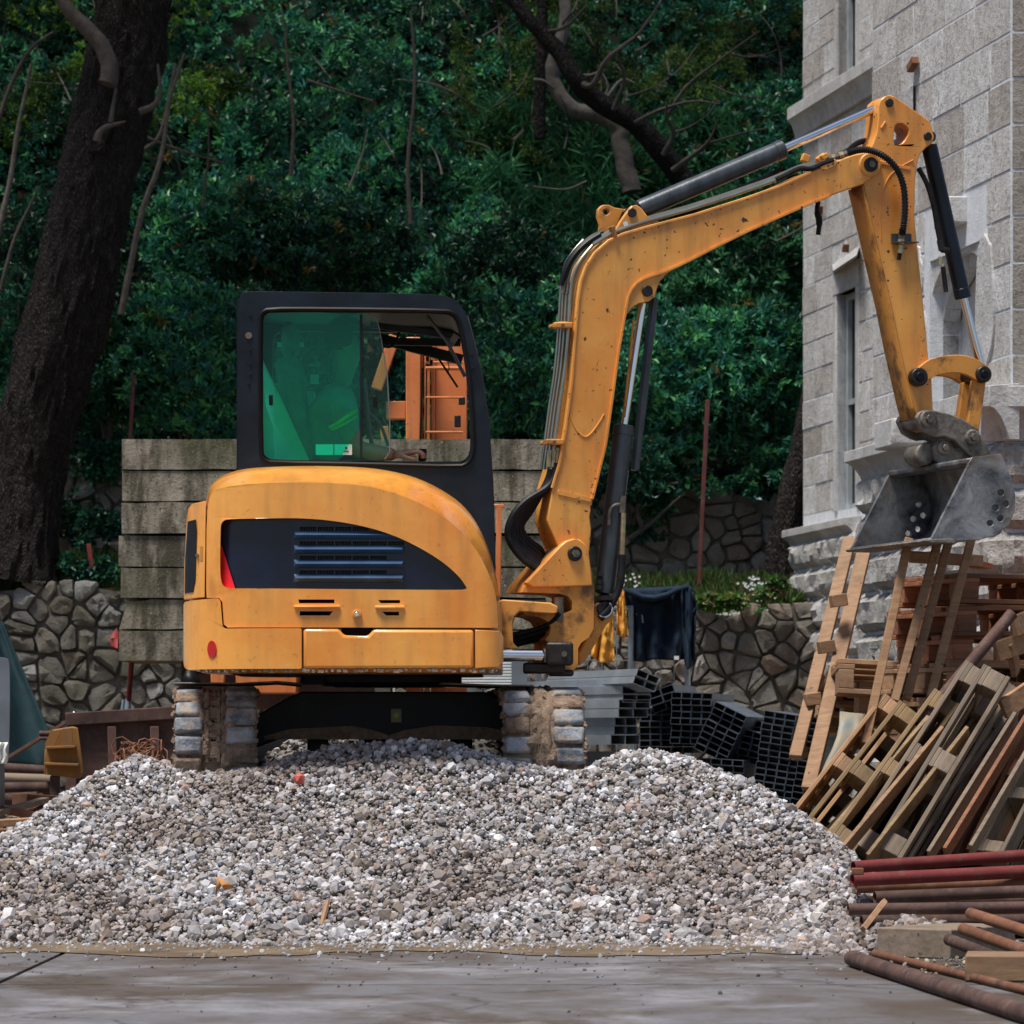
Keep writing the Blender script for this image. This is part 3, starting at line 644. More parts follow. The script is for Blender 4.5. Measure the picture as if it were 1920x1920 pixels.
SH = [(1250, 860, 32.0, 1.7, 1.2, 'broad glossy shrub behind the dipper cylinder above the upper wall', TEAL, 1300), (1430, 860, 32.0, 1.1, 1.3, 'glossy shrub pressed against the stone building corner', TEAL, 800), (1010, 830, 31.6, 1.2, 1.3, 'bushy shrub between cab and boom', TEAL, 800),
      (1380, 640, 32.6, 1.3, 1.1, 'light green leafy shrub under the raised boom', BAMB, 700), (620, 560, 32.6, 1.6, .9, 'glossy shrub just above the cab roof', TEAL, 800), (350, 800, 31.7, 1.3, 1.15, 'glossy shrub left of the cab above the concrete blocks', TEAL, 900),
      (200, 800, 31.8, 1.0, 1.0, 'dark shrub between big trunk and concrete blocks', DEEP, 600), (960, 640, 32.2, 1.1, 1.0, 'dark shrub right of the cab roof', DEEP, 500), (1330, 850, 31.9, 1.2, .6, 'low dark shrub around the rusty post', DEEP, 300),
      (1180, 960, 31.5, .8, .6, 'low trailing shrub left of the upper wall', DEEP, 300), (420, 560, 32.5, 1.2, 1.0, 'leafy shrub left above the cab', TEAL, 600), (40, 760, 32.0, 1.2, 1.6, 'dark shrub behind the big trunk at the left edge', DEEP, 600),
      (390, 250, 35.5, .9, .6, 'yellow green feathery shrub right of the big trunk', np.array([(.09, .2, .03), (.06, .15, .035)]), 300)]
for i, (px, py, Y, wd, ht, lb, pl_, n) in enumerate(SH): shrub(px, py, Y, wd, ht, lb, pl_, n=n, seed=i, L=.075 if n > 400 else .06)
# creeper on the upper left wall and behind
rng = np.random.default_rng(77)
def creeper(name, label, boxes, n, palette, L, seed):
    rng = np.random.default_rng(seed); P = []
    while len(P) < n:
        b = boxes[rng.integers(0, len(boxes))]; x = rng.uniform(b[0], b[2]); y = rng.uniform(b[1], b[3])
        if fbm((x*.018, y*.018, seed), 3) < -.02: continue
        P.append(at(x, y, b[4]-rng.uniform(0, .12)))
    o = leaves(name, *shoots(np.array([p[:] for p in P]), 7, L, .6, palette, rng, (0, -.8, .1)), M['leaf']); return tag(o, label, 'creeper')
creeper('creeper', 'ivy hanging over the upper left rubble wall beside the trunk', [(80, 850, 180, 1040, 31.8), (150, 960, 225, 1060, 31.5), (150, 830, 225, 900, 31.8)], 420, DEEP*1.5, .06, 1)
creeper('creeper', 'leafy creeper hanging over the upper right rubble wall', [(1180, 930, 1260, 1010, 31.7), (1170, 880, 1480, 930, 31.7)], 300, TEAL, .055, 2)
# grass on the terrace
def grass(name, n, pxr, Yr, palette, seed, L=.09, zf=None):
    rng = np.random.default_rng(seed); x = []; C = []
    Yv = rng.uniform(Yr[0], Yr[1], n); pxv = rng.uniform(pxr[0], pxr[1], n)
    for a, y in zip(pxv, Yv):
        xx = (a-960)/F*y
        if fbm((xx*3, y*3, seed), 3) < -.15: continue
        C.append((xx, y, hill_z(xx, y) if not zf else zf(xx, y)))
    C = np.array(C); n = len(C); D = rng.normal(0, .45, size=(n, 3))+np.array([0, -.25, .8]); Lr = L*rng.uniform(.5, 1.5, n)
    return leaves(name, C, D, Lr, Lr*.09, pick(palette, n, rng), M['grass'], up=.1)
GR = np.array([(.05, .13, .025), (.07, .16, .03), (.12, .13, .05), (.035, .10, .03), (.16, .14, .06)])
tag(grass('grass', 16000, (1080, 1500), (30.05, 31.5), GR, 1, .11), kind='stuff')
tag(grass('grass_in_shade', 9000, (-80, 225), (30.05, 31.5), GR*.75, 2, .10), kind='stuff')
creeper('weeds', 'low green weeds on the terrace right of the big trunk', [(20, 1035, 215, 1085, 30.4)], 260, TEAL*1.3, .055, 5)
creeper('weeds', 'trailing green weeds over the wall top beside the building', [(1420, 1085, 1480, 1150, 30.1), (1310, 1120, 1420, 1140, 30.15)], 200, GR, .06, 6)
# white flowers
def flowers(label, spots, seed):
    rr_ = random.Random(seed); o = empty('flower_clump', at(spots[0][0], spots[0][1], 30.2), label, 'flowers', 'white flowers along the terrace'); s = MB(); st = MB()
    for (px, py, k, sp) in spots:
        for _ in range(k):
            c = at(px+rr_.gauss(0, sp), py+rr_.gauss(0, sp*.8), 30.15+rr_.uniform(-.05, .15)); st.tube([c, c-Vector((0, -.02, .08))], .002, 4)
            a0 = rr_.random()*6
            for j in range(5):
                a = a0+j*1.256; e = Vector((math.cos(a), -.35, math.sin(a)))*.011; e2 = Vector((math.cos(a+.7), -.35, math.sin(a+.7)))*.007; s.add([c, c+e2, c+e*1.15, c+Vector((math.cos(a-.7), -.35, math.sin(a-.7)))*.007], [(0, 1, 2, 3)])
    s.build('blossom', M['white'], o, smooth=False, fixn=False)['kind'] = 'stuff'; st.build('flower_stalk', M['branch'], o)['kind'] = 'stuff'; s = None
flowers('white flowering clump above the wall near the stone building', [(1408, 1095, 30, 10), (1430, 1105, 18, 14)], 1)
flowers('sparse white flowers above the dark jacket', [(1180, 1085, 7, 8), (1190, 1098, 5, 6)], 2)

# ---------------------------------------------------------------- trees
def limb(mb, pts, r0, r1, n=10, k=6, wob=.0):
    P = spline(pts, k); m_ = len(P); rr_ = [r0+(r1-r0)*i/(m_-1) for i in range(m_)]
    P = [p+Vector((fbm((i*.22, 1, r0*50), 2), fbm((i*.22, 5, r0*50), 2), 0))*wob*.35 for i, p in enumerate(P)]
    mb.tube(P, rr_, n)
def trunk_mesh(pts, rad, rings=70, n=40, rough=.22):
    P = spline(pts, rings//(len(pts)-1)); m_ = len(P); vs = []; fs = []
    rs = np.interp(np.linspace(0, 1, m_), np.linspace(0, 1, len(rad)), rad)
    for i, p in enumerate(P):
        t_ = (P[min(i+1, m_-1)]-P[max(0, i-1)]).normalized(); a1 = t_.cross(Vector((0, 1, 0))).normalized(); a2 = t_.cross(a1)
        for k in range(n):
            a = 2*math.pi*k/n; f1 = abs(fbm((math.cos(a)*5.5, math.sin(a)*5.5, p.z*2.2), 4)); r_ = rs[i]*(1+.08*math.sin(a*3+p.z)+rough*(f1-.25)+.05*fbm((math.cos(a), math.sin(a), p.z*1.3)))
            vs.append(p+(a1*math.cos(a)+a2*math.sin(a))*r_)
    for i in range(m_-1):
        for k in range(n): fs.append((i*n+k, i*n+(k+1) % n, (i+1)*n+(k+1) % n, (i+1)*n+k))
    return vs, fs
T1 = empty('tree', at(30, 1060, 29.9), 'massive dark leaning tree trunk with furrowed bark at the left', 'tree')
cl = [(20, 1090), (35, 1000), (50, 900), (72, 780), (105, 640), (140, 500), (175, 350), (212, 200), (238, 80), (256, -30), (275, -180)]
wdp = [190, 150, 132, 140, 150, 148, 140, 136, 132, 134, 130]
s = MB(); vs, fs = trunk_mesh([at(x, y, 30.4) for x, y in cl], [w_/2/F*30.4 for w_ in wdp], 200, 72); s.add(vs, fs).build('trunk', M['bark'], T1, angle=70)
s = MB(); limb(s, [at(x, y, 30.0) for x, y in ((202, 158), (206, 130), (196, 95), (170, 60), (135, 25), (112, -10), (95, -60))], .075, .045, 12, 8, .02); s.build('branch', M['branch'], T1)
s = MB(); limb(s, [at(x, y, 29.98) for x, y in ((182, 265), (186, 250), (200, 238), (220, 232), (235, 228))], .035, .008, 8); limb(s, [at(x, y, 29.98) for x, y in ((208, 230), (212, 200), (218, 165))], .02, .012, 8); limb(s, [at(x, y, 30.0) for x, y in ((262, 210), (290, 196), (300, 170), (296, 120))], .03, .01, 8); s.build('broken_branch', M['branch'], T1)
for x, y in ((200, 165), (180, 272)): 
    c = at(x, y, 30.12); vs, fs = trunk_mesh([c+Vector((0, .10, 0)), c+Vector((0, .0, 0)), c+Vector((0, -.05, 0))], [.10, .075, .055], 8, 16); MB().add(vs, fs).build('branch_collar', M['bark'], T1)
cr = leaves('crown', *shoots(np.array([at(RNG.uniform(-60, 420), RNG.uniform(-330, -60), 30.4+RNG.uniform(-1.5, 1))[:] for _ in range(900)]), 9, .08, .4, OLIVE, RNG), M['leaf_soft'], T1)
T2 = empty('tree', at(1275, 330, 34.3), 'dark limb tree arching over from the slope above the boom', 'tree', 'small trees on the slope')
s = MB(); limb(s, [at(x, y, Y) for x, y, Y in ((1300, 360, 33.6), (1280, 338, 33.6), (1245, 290, 33.5), (1190, 230, 33.4), (1120, 190, 33.3), (1080, 150, 33.2), (1050, 100, 33.2), (1010, 55, 33.2), (985, 30, 33.2), (950, -20, 33.2))], .11, .055, 12, 8, .03); s.build('trunk', M['bark'], T2)
s = MB()
for pts, r_ in ((((1245, 290), (1262, 250), (1250, 215), (1252, 180)), .025), (((1262, 320), (1300, 290), (1330, 265), (1345, 225)), .03), (((1190, 230), (1240, 205), (1300, 190), (1350, 195)), .02), (((1080, 150), (1110, 160), (1140, 110), (1200, 60), (1240, 0)), .035), (((1020, 60), (1060, 50), (1100, 10)), .02), (((1330, 268), (1390, 250), (1440, 240)), .012), (((1150, 205), (1170, 150), (1160, 100), (1190, 70)), .02), (((1252, 215), (1290, 160), (1340, 120), (1420, 60)), .02)):
    limb(s, [at(x, y, 33.2-.1*i) for i, (x, y) in enumerate(pts)], r_, .006, 7, 5, .02)
s.build('branch', M['branch'], T2)
T3 = empty('tree', at(1160, 340, 33.8), 'pale grey bent trunk behind the dark limb', 'tree', 'small trees on the slope')
s = MB(); limb(s, [at(x, y, 33.75) for x, y in ((1185, 360), (1175, 320), (1163, 270), (1155, 235), (1120, 215), (1075, 205), (1045, 170), (1036, 130), (1045, 90), (1060, 40), (1055, -20))], .085, .05, 12, 8, .03); s.build('trunk', M['branch_pale'], T3)
s = MB()
for pts in (((1155, 235), (1135, 190), (1140, 160), (1120, 120)), ((1050, 100), (1090, 140), (1130, 130), (1145, 95)), ((1000, 150), (1020, 152), (1040, 165)), ((1138, 185), (1165, 150), (1190, 155))):
    limb(s, [at(x, y, 33.7) for x, y in pts], .022, .006, 7, 5, .02)
s.build('branch', M['branch_pale'], T3)
T4 = empty('tree', at(1013, 260, 35.5), 'straight black trunk left of the arching limb', 'tree', 'small trees on the slope')
s = MB(); limb(s, [at(x, y, 34.2) for x, y in ((1012, 260), (1013, 150), (1016, 60), (1018, -60))], .055, .05, 10); s.build('trunk', M['bark'], T4)
leaves('crown', *shoots(np.array([at(RNG.uniform(960, 1090), RNG.uniform(-160, 20), 34.2)[:] for _ in range(200)]), 8, .06, .3, OLIVE*.7, RNG), M['leaf_soft'], T4)
T5 = empty('tree', at(1475, 1090, 31.2), 'dark trunk beside the foot of the stone building', 'tree', 'small trees on the slope')
s = MB(); vs, fs = trunk_mesh([at(x, y, 31.4) for x, y in ((1462, 1130), (1466, 1060), (1478, 980), (1496, 900), (1520, 800), (1545, 650))], [.16, .13, .12, .12, .12, .12], 60, 30); s.add(vs, fs).build('trunk', M['bark'], T5)
leaves('crown', *shoots(np.array([at(RNG.uniform(1440, 1640), RNG.uniform(560, 700), 32+RNG.uniform(-.3, .3))[:] for _ in range(200)]), 8, .06, .4, DEEP, RNG), M['leaf'], T5)
def shade_canopy(o, xr, yr, zr, n, pal_, seed):  # extra crown leaves out of view, added to shade the upper hillside
    rng = np.random.default_rng(seed); P = []
    while len(P) < n:
        p = (rng.uniform(*xr), rng.uniform(*yr), rng.uniform(*zr))
        if fbm((p[0]*.55, p[1]*.55, p[2]*.7+seed), 3) > -.05: P.append(p)
    return leaves('crown', *shoots(np.array(P), 8, .17, .5, pal_, rng), M['leaf_soft'], o)  # added unseen leaves, there only to shade the slope
shade_canopy(T1, (-7.5, -1.2), (28.5, 35), (8.9, 11.5), 800, OLIVE, 3)
shade_canopy(T2, (-1.0, 3.2), (31.5, 36), (9.2, 11.5), 550, OLIVE, 4)
# fine branches through the dark olive canopy and saplings at the left
poles = [([(160, 670), (185, 560), (200, 470), (225, 390), (240, 320), (262, 285), (300, 250), (330, 120)], 'thin leaning sapling just right of the big trunk', .028),
         ([(228, 590), (248, 480), (275, 370), (300, 300), (318, 190), (345, 100)], 'taller pale sapling leaning right of the big trunk', .028),
         ([(0, 545), (30, 440), (60, 380), (70, 350)], 'thin pole leaning at the left edge behind the trunk', .018), ([(-10, 470), (20, 330), (40, 210), (58, 120)], 'pale pole standing at the left edge', .026),
         ([(-20, 280), (20, 160), (60, 90), (100, 60)], 'bent grey stem at the upper left edge', .022), ([(380, 390), (386, 330), (392, 270), (390, 220)], 'short thin stem above and left of the cab', .012),
         ([(262, 252), (300, 268), (350, 285), (420, 306)], 'dead branch sloping down right of the big trunk', .016), ([(575, 150), (620, 165), (700, 190)], 'dead twig hanging high above the cab', .012),
         ([(655, 350), (675, 300), (690, 240)], 'pale twig standing above the cab', .012), ([(545, 330), (550, 240), (540, 120), (530, 20)], 'thin dark stem high above the cab', .018), ([(770, 420), (765, 300), (778, 160), (770, 20)], 'dark slim stem above the cab roof end', .02),
         ([(1100, 340), (1060, 355), (1000, 350)], 'short fallen twig left of the arm cylinder', .012), ([(1350, 520), (1420, 470), (1500, 430), (1530, 400)], 'bare twig leaning towards the building', .014), ([(1040, 465), (1060, 470), (1095, 480)], 'cut brown log poking out beside the boom elbow', .05)]
for pts, lb, r_ in poles:
    s = MB(); limb(s, [at(x, y, 31.3 if pts[0][0] < 1000 else 32.2) for x, y in pts], r_, r_*.45, 8, 6, .02); tag(s.build('sapling' if 'twig' not in lb and 'branch' not in lb and 'log' not in lb else 'dead_branch', M['branch_pale'] if 'pale' in lb or 'just right' in lb else M['branch']), lb, 'branch' if 'twig' in lb or 'branch' in lb or 'log' in lb else 'sapling')
s = MB(); rr_ = random.Random(12)
for k in range(26):
    x = rr_.uniform(880, 1500); y = rr_.uniform(-20, 300); a = rr_.uniform(-.6, 2.4); L_ = rr_.uniform(60, 170)
    pts = [at(x+L_*j/3*math.cos(a+.15*j), y-L_*j/3*math.sin(a+.15*j), 33.2+rr_.uniform(-.2, .6)) for j in range(4)]; limb(s, pts, rr_.uniform(.006, .014), .003, 5, 4, .02)
for k in range(12):
    x = rr_.uniform(-40, 900); y = rr_.uniform(40, 520); a = rr_.uniform(.9, 2.1); L_ = rr_.uniform(60, 200)
    pts = [at(x+L_*j/3*math.cos(a+.08*j), y-L_*j/3*math.sin(a+.08*j), 32.6+rr_.uniform(0, 1)) for j in range(4)]; limb(s, pts, rr_.uniform(.006, .013), .003, 5, 4, .02)
tag(s.build('twigs', M['branch']), kind='stuff')
s = MB(); 
for pts in (((1180, 1010), (1215, 985), (1250, 955), (1275, 930)), ((1205, 990), (1195, 950), (1220, 915), (1270, 905)), ((1190, 960), (1170, 930), (1150, 905))): limb(s, [at(x, y, 31.4) for x, y in pts], .022, .008, 7, 5, .03)
tag(s.build('dead_branch', M['branch']), 'dead brown branches lying against the upper right wall', 'branch')
# posts and stakes
def post(px0, py0, px1, py1, Y, wd, label, mat='redpost', name='rusty_post'):
    s = MB(); s.beam(at(px0, py0, Y), at(px1, py1, Y), wd, wd*.6, up=(0, 1, 0)); return tag(s.build(name, M[mat], bevel=.004), label, 'post')
post(1327, 750, 1309, 1122, 31.0, .034, 'tall rusty red-brown post on the terrace right of the boom')
post(251, 702, 243, 840, 30.6, .03, 'rusty post behind the concrete blocks beside the big trunk')
post(166, 1020, 174, 1072, 30.3, .035, 'short bright red stake on the left terrace', 'redpipe', 'stake')
s = MB(); s.beam(at(1440, 1113, 30.4), at(1478, 1110, 30.4), .03, .02); tag(s.build('red_strip', M['redpipe']), 'thin red strip lying in the grass beside the building', 'strip')
s = MB(); s.beam(at(560, 30, 33), at(640, 20, 33), .004, .004); s = MB(); s.tube([at(45, 152, 31), at(100, 158, 31), at(160, 164, 30.5)], .006, 5); tag(s.build('black_cable', M['seal']), 'black cable stretched to the big trunk at the upper left', 'cable')
s = MB(); s.box(at(105, 1063, 30.5), (.16, .12, .05), Euler((0, .2, .3)).to_matrix()); tag(s.build('broken_tile', plain('terracotta', (.35, .12, .06), .8), bevel=.008), 'broken terracotta piece on the left terrace by the trunk', 'tile')
# ================================================================ THE EXCAVATOR
def sliced(mb, xs, fn, zs=()):
    "cut the shape by upright planes at xs (and level planes zs), then move every vertex by fn"
    bm = bmesh.new(); vv = [bm.verts.new(v) for v in mb.v]
    for f in mb.f:
        try: bm.faces.new([vv[i] for i in f])
        except ValueError: pass
    for x in xs:
        bmesh.ops.bisect_plane(bm, geom=bm.verts[:]+bm.edges[:]+bm.faces[:], plane_co=(x, 0, 0), plane_no=(1, 0, 0))
    for z in zs:
        bmesh.ops.bisect_plane(bm, geom=bm.verts[:]+bm.edges[:]+bm.faces[:], plane_co=(0, 0, z), plane_no=(0, 0, 1))
    bmesh.ops.remove_doubles(bm, verts=bm.verts, dist=1e-5)
    o = MB(); bm.verts.ensure_lookup_table(); bm.verts.index_update()
    o.v = [v.co+Vector(fn(v.co)) for v in bm.verts]; o.f = [tuple(v.index for v in f.verts) for f in bm.faces]; bm.free(); return o

EX = empty('excavator', (0.0, 19.2, 0.5), 'yellow tracked excavator with black cab standing on the gravel heap, arm raised to the right', 'excavator')
XR, RR = -1.535, .42                               # rear end of the house and its corner radius
XF = (943-960)/409
def bend(v):
    dy = 0
    x = v.x
    if x < XR+RR:
        k = min(1, (XR+RR-x)/RR*.985); dy += RR*(1-math.sqrt(max(0, 1-k*k)))
    if x > XF-.10:
        k = min(1, (x-XF+.10)/.10*.9); dy += .10*(1-math.sqrt(max(0, 1-k*k)))
    return (0, dy, 0)
XS = [XR+.004, XR+.015, XR+.035, XR+.07, XR+.11, XR+.16, XR+.22, XR+.29, XR+.36, XR+.42, XF-.1, XF-.07, XF-.04, XF-.02]
Y0 = 17.95
def side_panel(name, px, mat, off=0.0, th=.05, holes=(), bev=.012, poly=None, parent=EX, seg=3):
    mb = MB().plate(FRONT, px, -(Y0+off), th, holes)
    return sliced(mb, XS, bend).build(name, mat, parent, bevel=bev, seg=seg)
# lower skirt: counterweight, long middle door, small front door
counter = side_panel('counterweight', fillet([(333, 1124, 8), (411, 1120, 9), (416, 1178, 9), (565.5, 1178, 4), (565.5, 1254, 4), (333, 1254, 16)]), M['paint'], 0, .30, bev=.02)
md = side_panel('side_door', [(568.5, 1179), (636, 1179), (645, 1191), (690, 1192), (700, 1180), (888, 1181), (888, 1253), (568.5, 1254)], M['paint'], 0, .06, bev=.014)
MB().plate(FRONT, rrect(640, 1176, 700, 1190, 5), -(Y0+.035), .02).build('handle_recess', M['void'], md)
side_panel('front_door', [(891, 1181), (936, 1183), (944, 1192), (944, 1240), (934, 1250), (891, 1253)], M['paint'], 0, .07, bev=.018)
mb = MB().plate(FRONT, circ(394, 1216, 1, 20), -(Y0-.002), .004); 
mb = MB(); cx, cz = FRONT.tz(394, 1216, -Y0); dyr = bend(Vector((cx, 0, 0)))[1]
rf = [Vector((cx+.021*math.cos(a*math.pi/12), Y0+dyr-.004-.004*math.cos(a*math.pi/12), cz+.04*math.sin(a*math.pi/12))) for a in range(24)]
mb = sliced(MB().plate(FRONT, [(394+9*math.cos(a*math.pi/12), 1216+16*math.sin(a*math.pi/12)) for a in range(24)], -(Y0-.006), .02), [], bend); mb.build('red_reflector', M['red'], counter)
# hood
hood_edge = [(383, 1100)]+[(p.x, p.y) for p in spline([(a, b, 0) for a, b in ((384, 980), (387, 942), (397, 920), (430, 911), (500, 906), (600, 905), (690, 912), (760, 932), (820, 961), (860, 993), (892, 1030), (916, 1075), (930, 1120), (934, 1177))], 4)]+[
             (426, 1176), (418, 1170), (415, 1128), (409, 1120), (384, 1119)]
win = [(411.5, 992), (412.5, 981), (418, 974), (430, 972), (500, 972), (560, 971), (625, 976), (690, 988), (745, 1006), (795, 1031), (835, 1057), (862, 1082), (874, 1100), (876, 1104), (862, 1106.5), (640, 1104.5), (450, 1103), (428, 1102.5), (418, 1099), (412, 1088), (410.5, 1060)]
win = chaikin(win, 2)
slots = [[(559, 1124), (627, 1124), (627, 1131), (561, 1131)], [(562, 1146), (624, 1146), (618, 1154), (562, 1154)], [(709, 1125), (750, 1125), (750, 1131), (714, 1131)], [(717, 1147), (748, 1147), (748, 1154), (724, 1154)]]
hood = side_panel('engine_hood', hood_edge, M['paint'], .012, .04, holes=[win]+slots, bev=.008)
# hood top: rolls back from the crease to the crown
ring0 = [(384, 980), (387, 942), (397, 920), (430, 911), (500, 906), (600, 905), (690, 912), (760, 932), (820, 961), (860, 993), (892, 1030), (916, 1075), (930, 1120), (934, 1177)]
ring1 = [(382, 980), (385, 932), (398, 905), (440, 890), (510, 884), (610, 884), (700, 889), (772, 906), (835, 938), (874, 972), (904, 1016), (924, 1070), (935, 1120), (937, 1177)]
ring2 = [(380, 980), (384, 928), (402, 899), (446, 881), (520, 875), (615, 874), (705, 879), (780, 896), (843, 928), (882, 964), (909, 1012), (927, 1068), (937, 1120), (939, 1177)]
def yb(p, Y): 
    v = at(p[0], p[1], Y); v.y += bend(v)[1]; return v
ring0, ring1, ring2 = (spline([(a, b, 0) for a, b in r], 4) for r in (ring0, ring1, ring2))
G = []
for ring, Y, yy in ((ring0, Y0+.05, 0), (ring0, Y0+.0125, 0), (ring0, Y0+.014, 0), (ring1, Y0+.13, 0), (ring2, Y0+.26, 0)):
    G.append([at(p[0], p[1], Y0+.012)*1 if 0 else Vector((at(p[0], p[1], Y).x, Y+bend(at(p[0], p[1], Y0))[1], at(p[0], p[1], Y).z)) for p in ring])
G.append([g+Vector((0, .45, -.004)) for g in G[-1]]); G.append([g+Vector((0, .25, -.03)) for g in G[-1]])
MB().sheet(G).build('hood_top', M['paint'], hood, angle=50)
# what shows in the hood's opening
bay = MB().plate(FRONT, [(405, 962), (620, 962), (700, 980), (800, 1024), (850, 1055), (884, 1108), (405, 1110)], -(Y0+.075), .02); sliced(bay, XS, bend).build('grille_backing', M['void'], hood)
sliced(MB().plate(FRONT, [(405, 966), (552, 966), (552, 1107), (405, 1107)], -(Y0+.06), .01), XS, bend).build('dark_side_window', M['navy'], hood, bevel=.004)
sliced(MB().plate(FRONT, [(404, 1008), (414, 1022), (441, 1106), (424, 1107), (406, 1107)], -(Y0+.052), .006), XS, bend).build('red_stripe', M['redtrim'], hood)
gr_out = [(545, 970), (628, 972), (700, 986), (760, 1010), (810, 1036), (850, 1066), (880, 1108), (545, 1106)]
holes = []
for i in range(4):
    y = 990+i*27.2; xr = [692, 760, 757, 757][i]
    for k in range(6):
        x0 = 562+k*33; x1 = x0+31
        if x1 > xr: continue
        holes.append([(x0, y-2), (x1, y-2), (x1, y+11), (x0, y+11)])
gr = MB().plate(FRONT, gr_out, -(Y0+.048), .02, holes).build('grille', M['navy'], hood)
for i in range(4):
    y = 1003+i*27; x1 = [745, 757, 757, 757][i]
    s = MB(); a = at(551, y, Y0+.044); b = at(x1+1, y, Y0+.044); h1 = .0115
    A = [a, b]; 
    s.add([a+Vector((0, 0, h1*1.6)), b+Vector((0, 0, h1*1.6)), a+Vector((.01, -.028, -.001)), b+Vector((-.01, -.028, -.001)), a+Vector((0, 0, -h1*1.7)), b+Vector((0, 0, -h1*1.7))],
          [(0, 1, 3, 2), (2, 3, 5, 4), (0, 2, 4), (1, 5, 3), (0, 4, 5, 1)])
    s.build('louvre', M['grey_louvre'], gr)
fins = MB()
for i in range(60):
    x = 563+i*3.3; p = at(x, 986, Y0+.072); q = at(x, 1100, Y0+.072); fins.beam(p, q, .003, .004)
fins.build('radiator_fins', M['navy'], gr)
for (xa, xb, ya) in ((553, 636, 1138), (705, 757, 1139)):
    s = MB(); a = at(xa, ya, Y0+.012); b = at(xb, ya, Y0+.012)
    s.tube([a, a+Vector((.02, -.012, 0)), b+Vector((-.02, -.012, 0)), b], .010, 8); s.build('vent_rib', M['paint'], hood)
for (xa, xb, ya, yb_) in ((553, 636, 1118, 1162), (705, 757, 1119, 1162)):
    MB().plate(FRONT, [(xa-8, ya-6), (xb+8, ya-6), (xb-2, yb_+6), (xa+2, yb_+6)], -(Y0+.050), .01).build('vent_backing', M['void'], hood)
lk = MB().pin(FRONT, 669, 1151.5, .021, -(Y0-.004), -(Y0+.03)).build('lock_ring', M['paint_worn'], hood, bevel=.003)
MB().pin(FRONT, 669, 1151.5, .0115, -(Y0-.008), -(Y0+.02)).build('lock', M['chrome'], lk, bevel=.003)
# rear quarter with its upright grille
rq_o = [(341, 968), (345, 948), (352, 940), (382, 936), (380, 1118), (334, 1120), (335, 1060)]
rq = side_panel('rear_quarter', rq_o, M['paint'], .004, .06, bev=.012)
gq = sliced(MB().plate(FRONT, [(343.5, 972), (361, 970), (363, 990), (360, 1085), (355, 1107), (336.5, 1108), (337.5, 1040)], -(Y0-.002), .03), XS, bend).build('rear_grille', M['black2'], rq, bevel=.004)
v = at(365, 1038, Y0); v.y = Y0+bend(v)[1]; MB().tube([v+Vector((-.002, -.012, 0)), v+Vector((.002, .02, 0))], .008, 10).build('hood_latch', M['bolt'], rq)
MB().box(at(376, 1038, Y0)+Vector((0, .05, 0)), (.012, .03, .07)).build('hinge_recess', M['paint_worn'], rq)
# body of the house behind the panels, rounded at the rear
def house_block(z0, z1, y0, y1, xr, xf, rad, n=8):
    o = []
    for (cx, cy, a0) in ((xr+rad, y0+rad, 180), (xf-.08, y0+.08, 270), (xf-.08, y1-.08, 0), (xr+rad, y1-rad, 90)):
        r_ = rad if cx < 0-.5 and cx == xr+rad else .08
        for i in range(n+1):
            a = R(a0+90*i/n); o.append((cx+r_*math.cos(a), cy+r_*math.sin(a)))
    return MB().poly([Vector((x, y, z0)) for x, y in o], [Vector((x, y, z1)) for x, y in o])
house_block(EYE+(HZ-1253)/409, EYE+(HZ-1126)/409, Y0+.09, 19.85, XR+.03, XF-.005, .5).build('counterweight_body', M['paint'], EX, bevel=.03)
house_block(EYE+(HZ-1126)/409, EYE+(HZ-950)/409, Y0+.30, 19.82, XR+.03, -1.30, .12).build('rear_body', M['paint'], EX, bevel=.03)
house_block(EYE+(HZ-1126)/409, EYE+(HZ-985)/409, Y0+.11, Y0+.55, -1.34, -.30, .1).build('engine_bay', M['void'], EX)
house_block(EYE+(HZ-1259)/409, EYE+(HZ-1250)/409, Y0+.25, 19.6, XR+.2, XF-.1, .3).build('belly_plate', M['paint_worn'], EX)
s = MB()
for i in range(46):
    x = XR+.1+i*.031+random.uniform(-.01, .01)
    s.box((x, Y0+.03+bend(Vector((x, 0, 0)))[1], EYE+(HZ-1256)/409-random.uniform(0, .008)), (random.uniform(.012, .03), .05, random.uniform(.008, .02)))
s.build('dried_mud_rim', M['mud'], EX)['kind'] = 'stuff'

# ---- cab
YC = 18.62
cab_out = [(447, 1125), (447, 600), (449, 556), (456, 548), (470, 546), (700, 549), (815, 552), (842, 556), (861, 568), (876, 592), (889, 640), (903, 700), (915, 770), (922, 850), (926, 940), (928, 1125)]
cab_hole = [(487, 850), (487, 600), (490, 587), (503, 579), (600, 579), (836, 582), (852, 587), (862, 600), (872, 650), (881, 705), (886, 770), (889, 830), (886, 856), (878, 868), (862, 875), (700, 870), (510, 867), (495, 862)]
cab_out = chaikin(cab_out, 1); cab_hole = chaikin(cab_hole, 1)
cab = MB().plate(FRONT, cab_out, -YC, .055, [cab_hole]).build('cab', M['black'], EX, bevel=.012, seg=3)
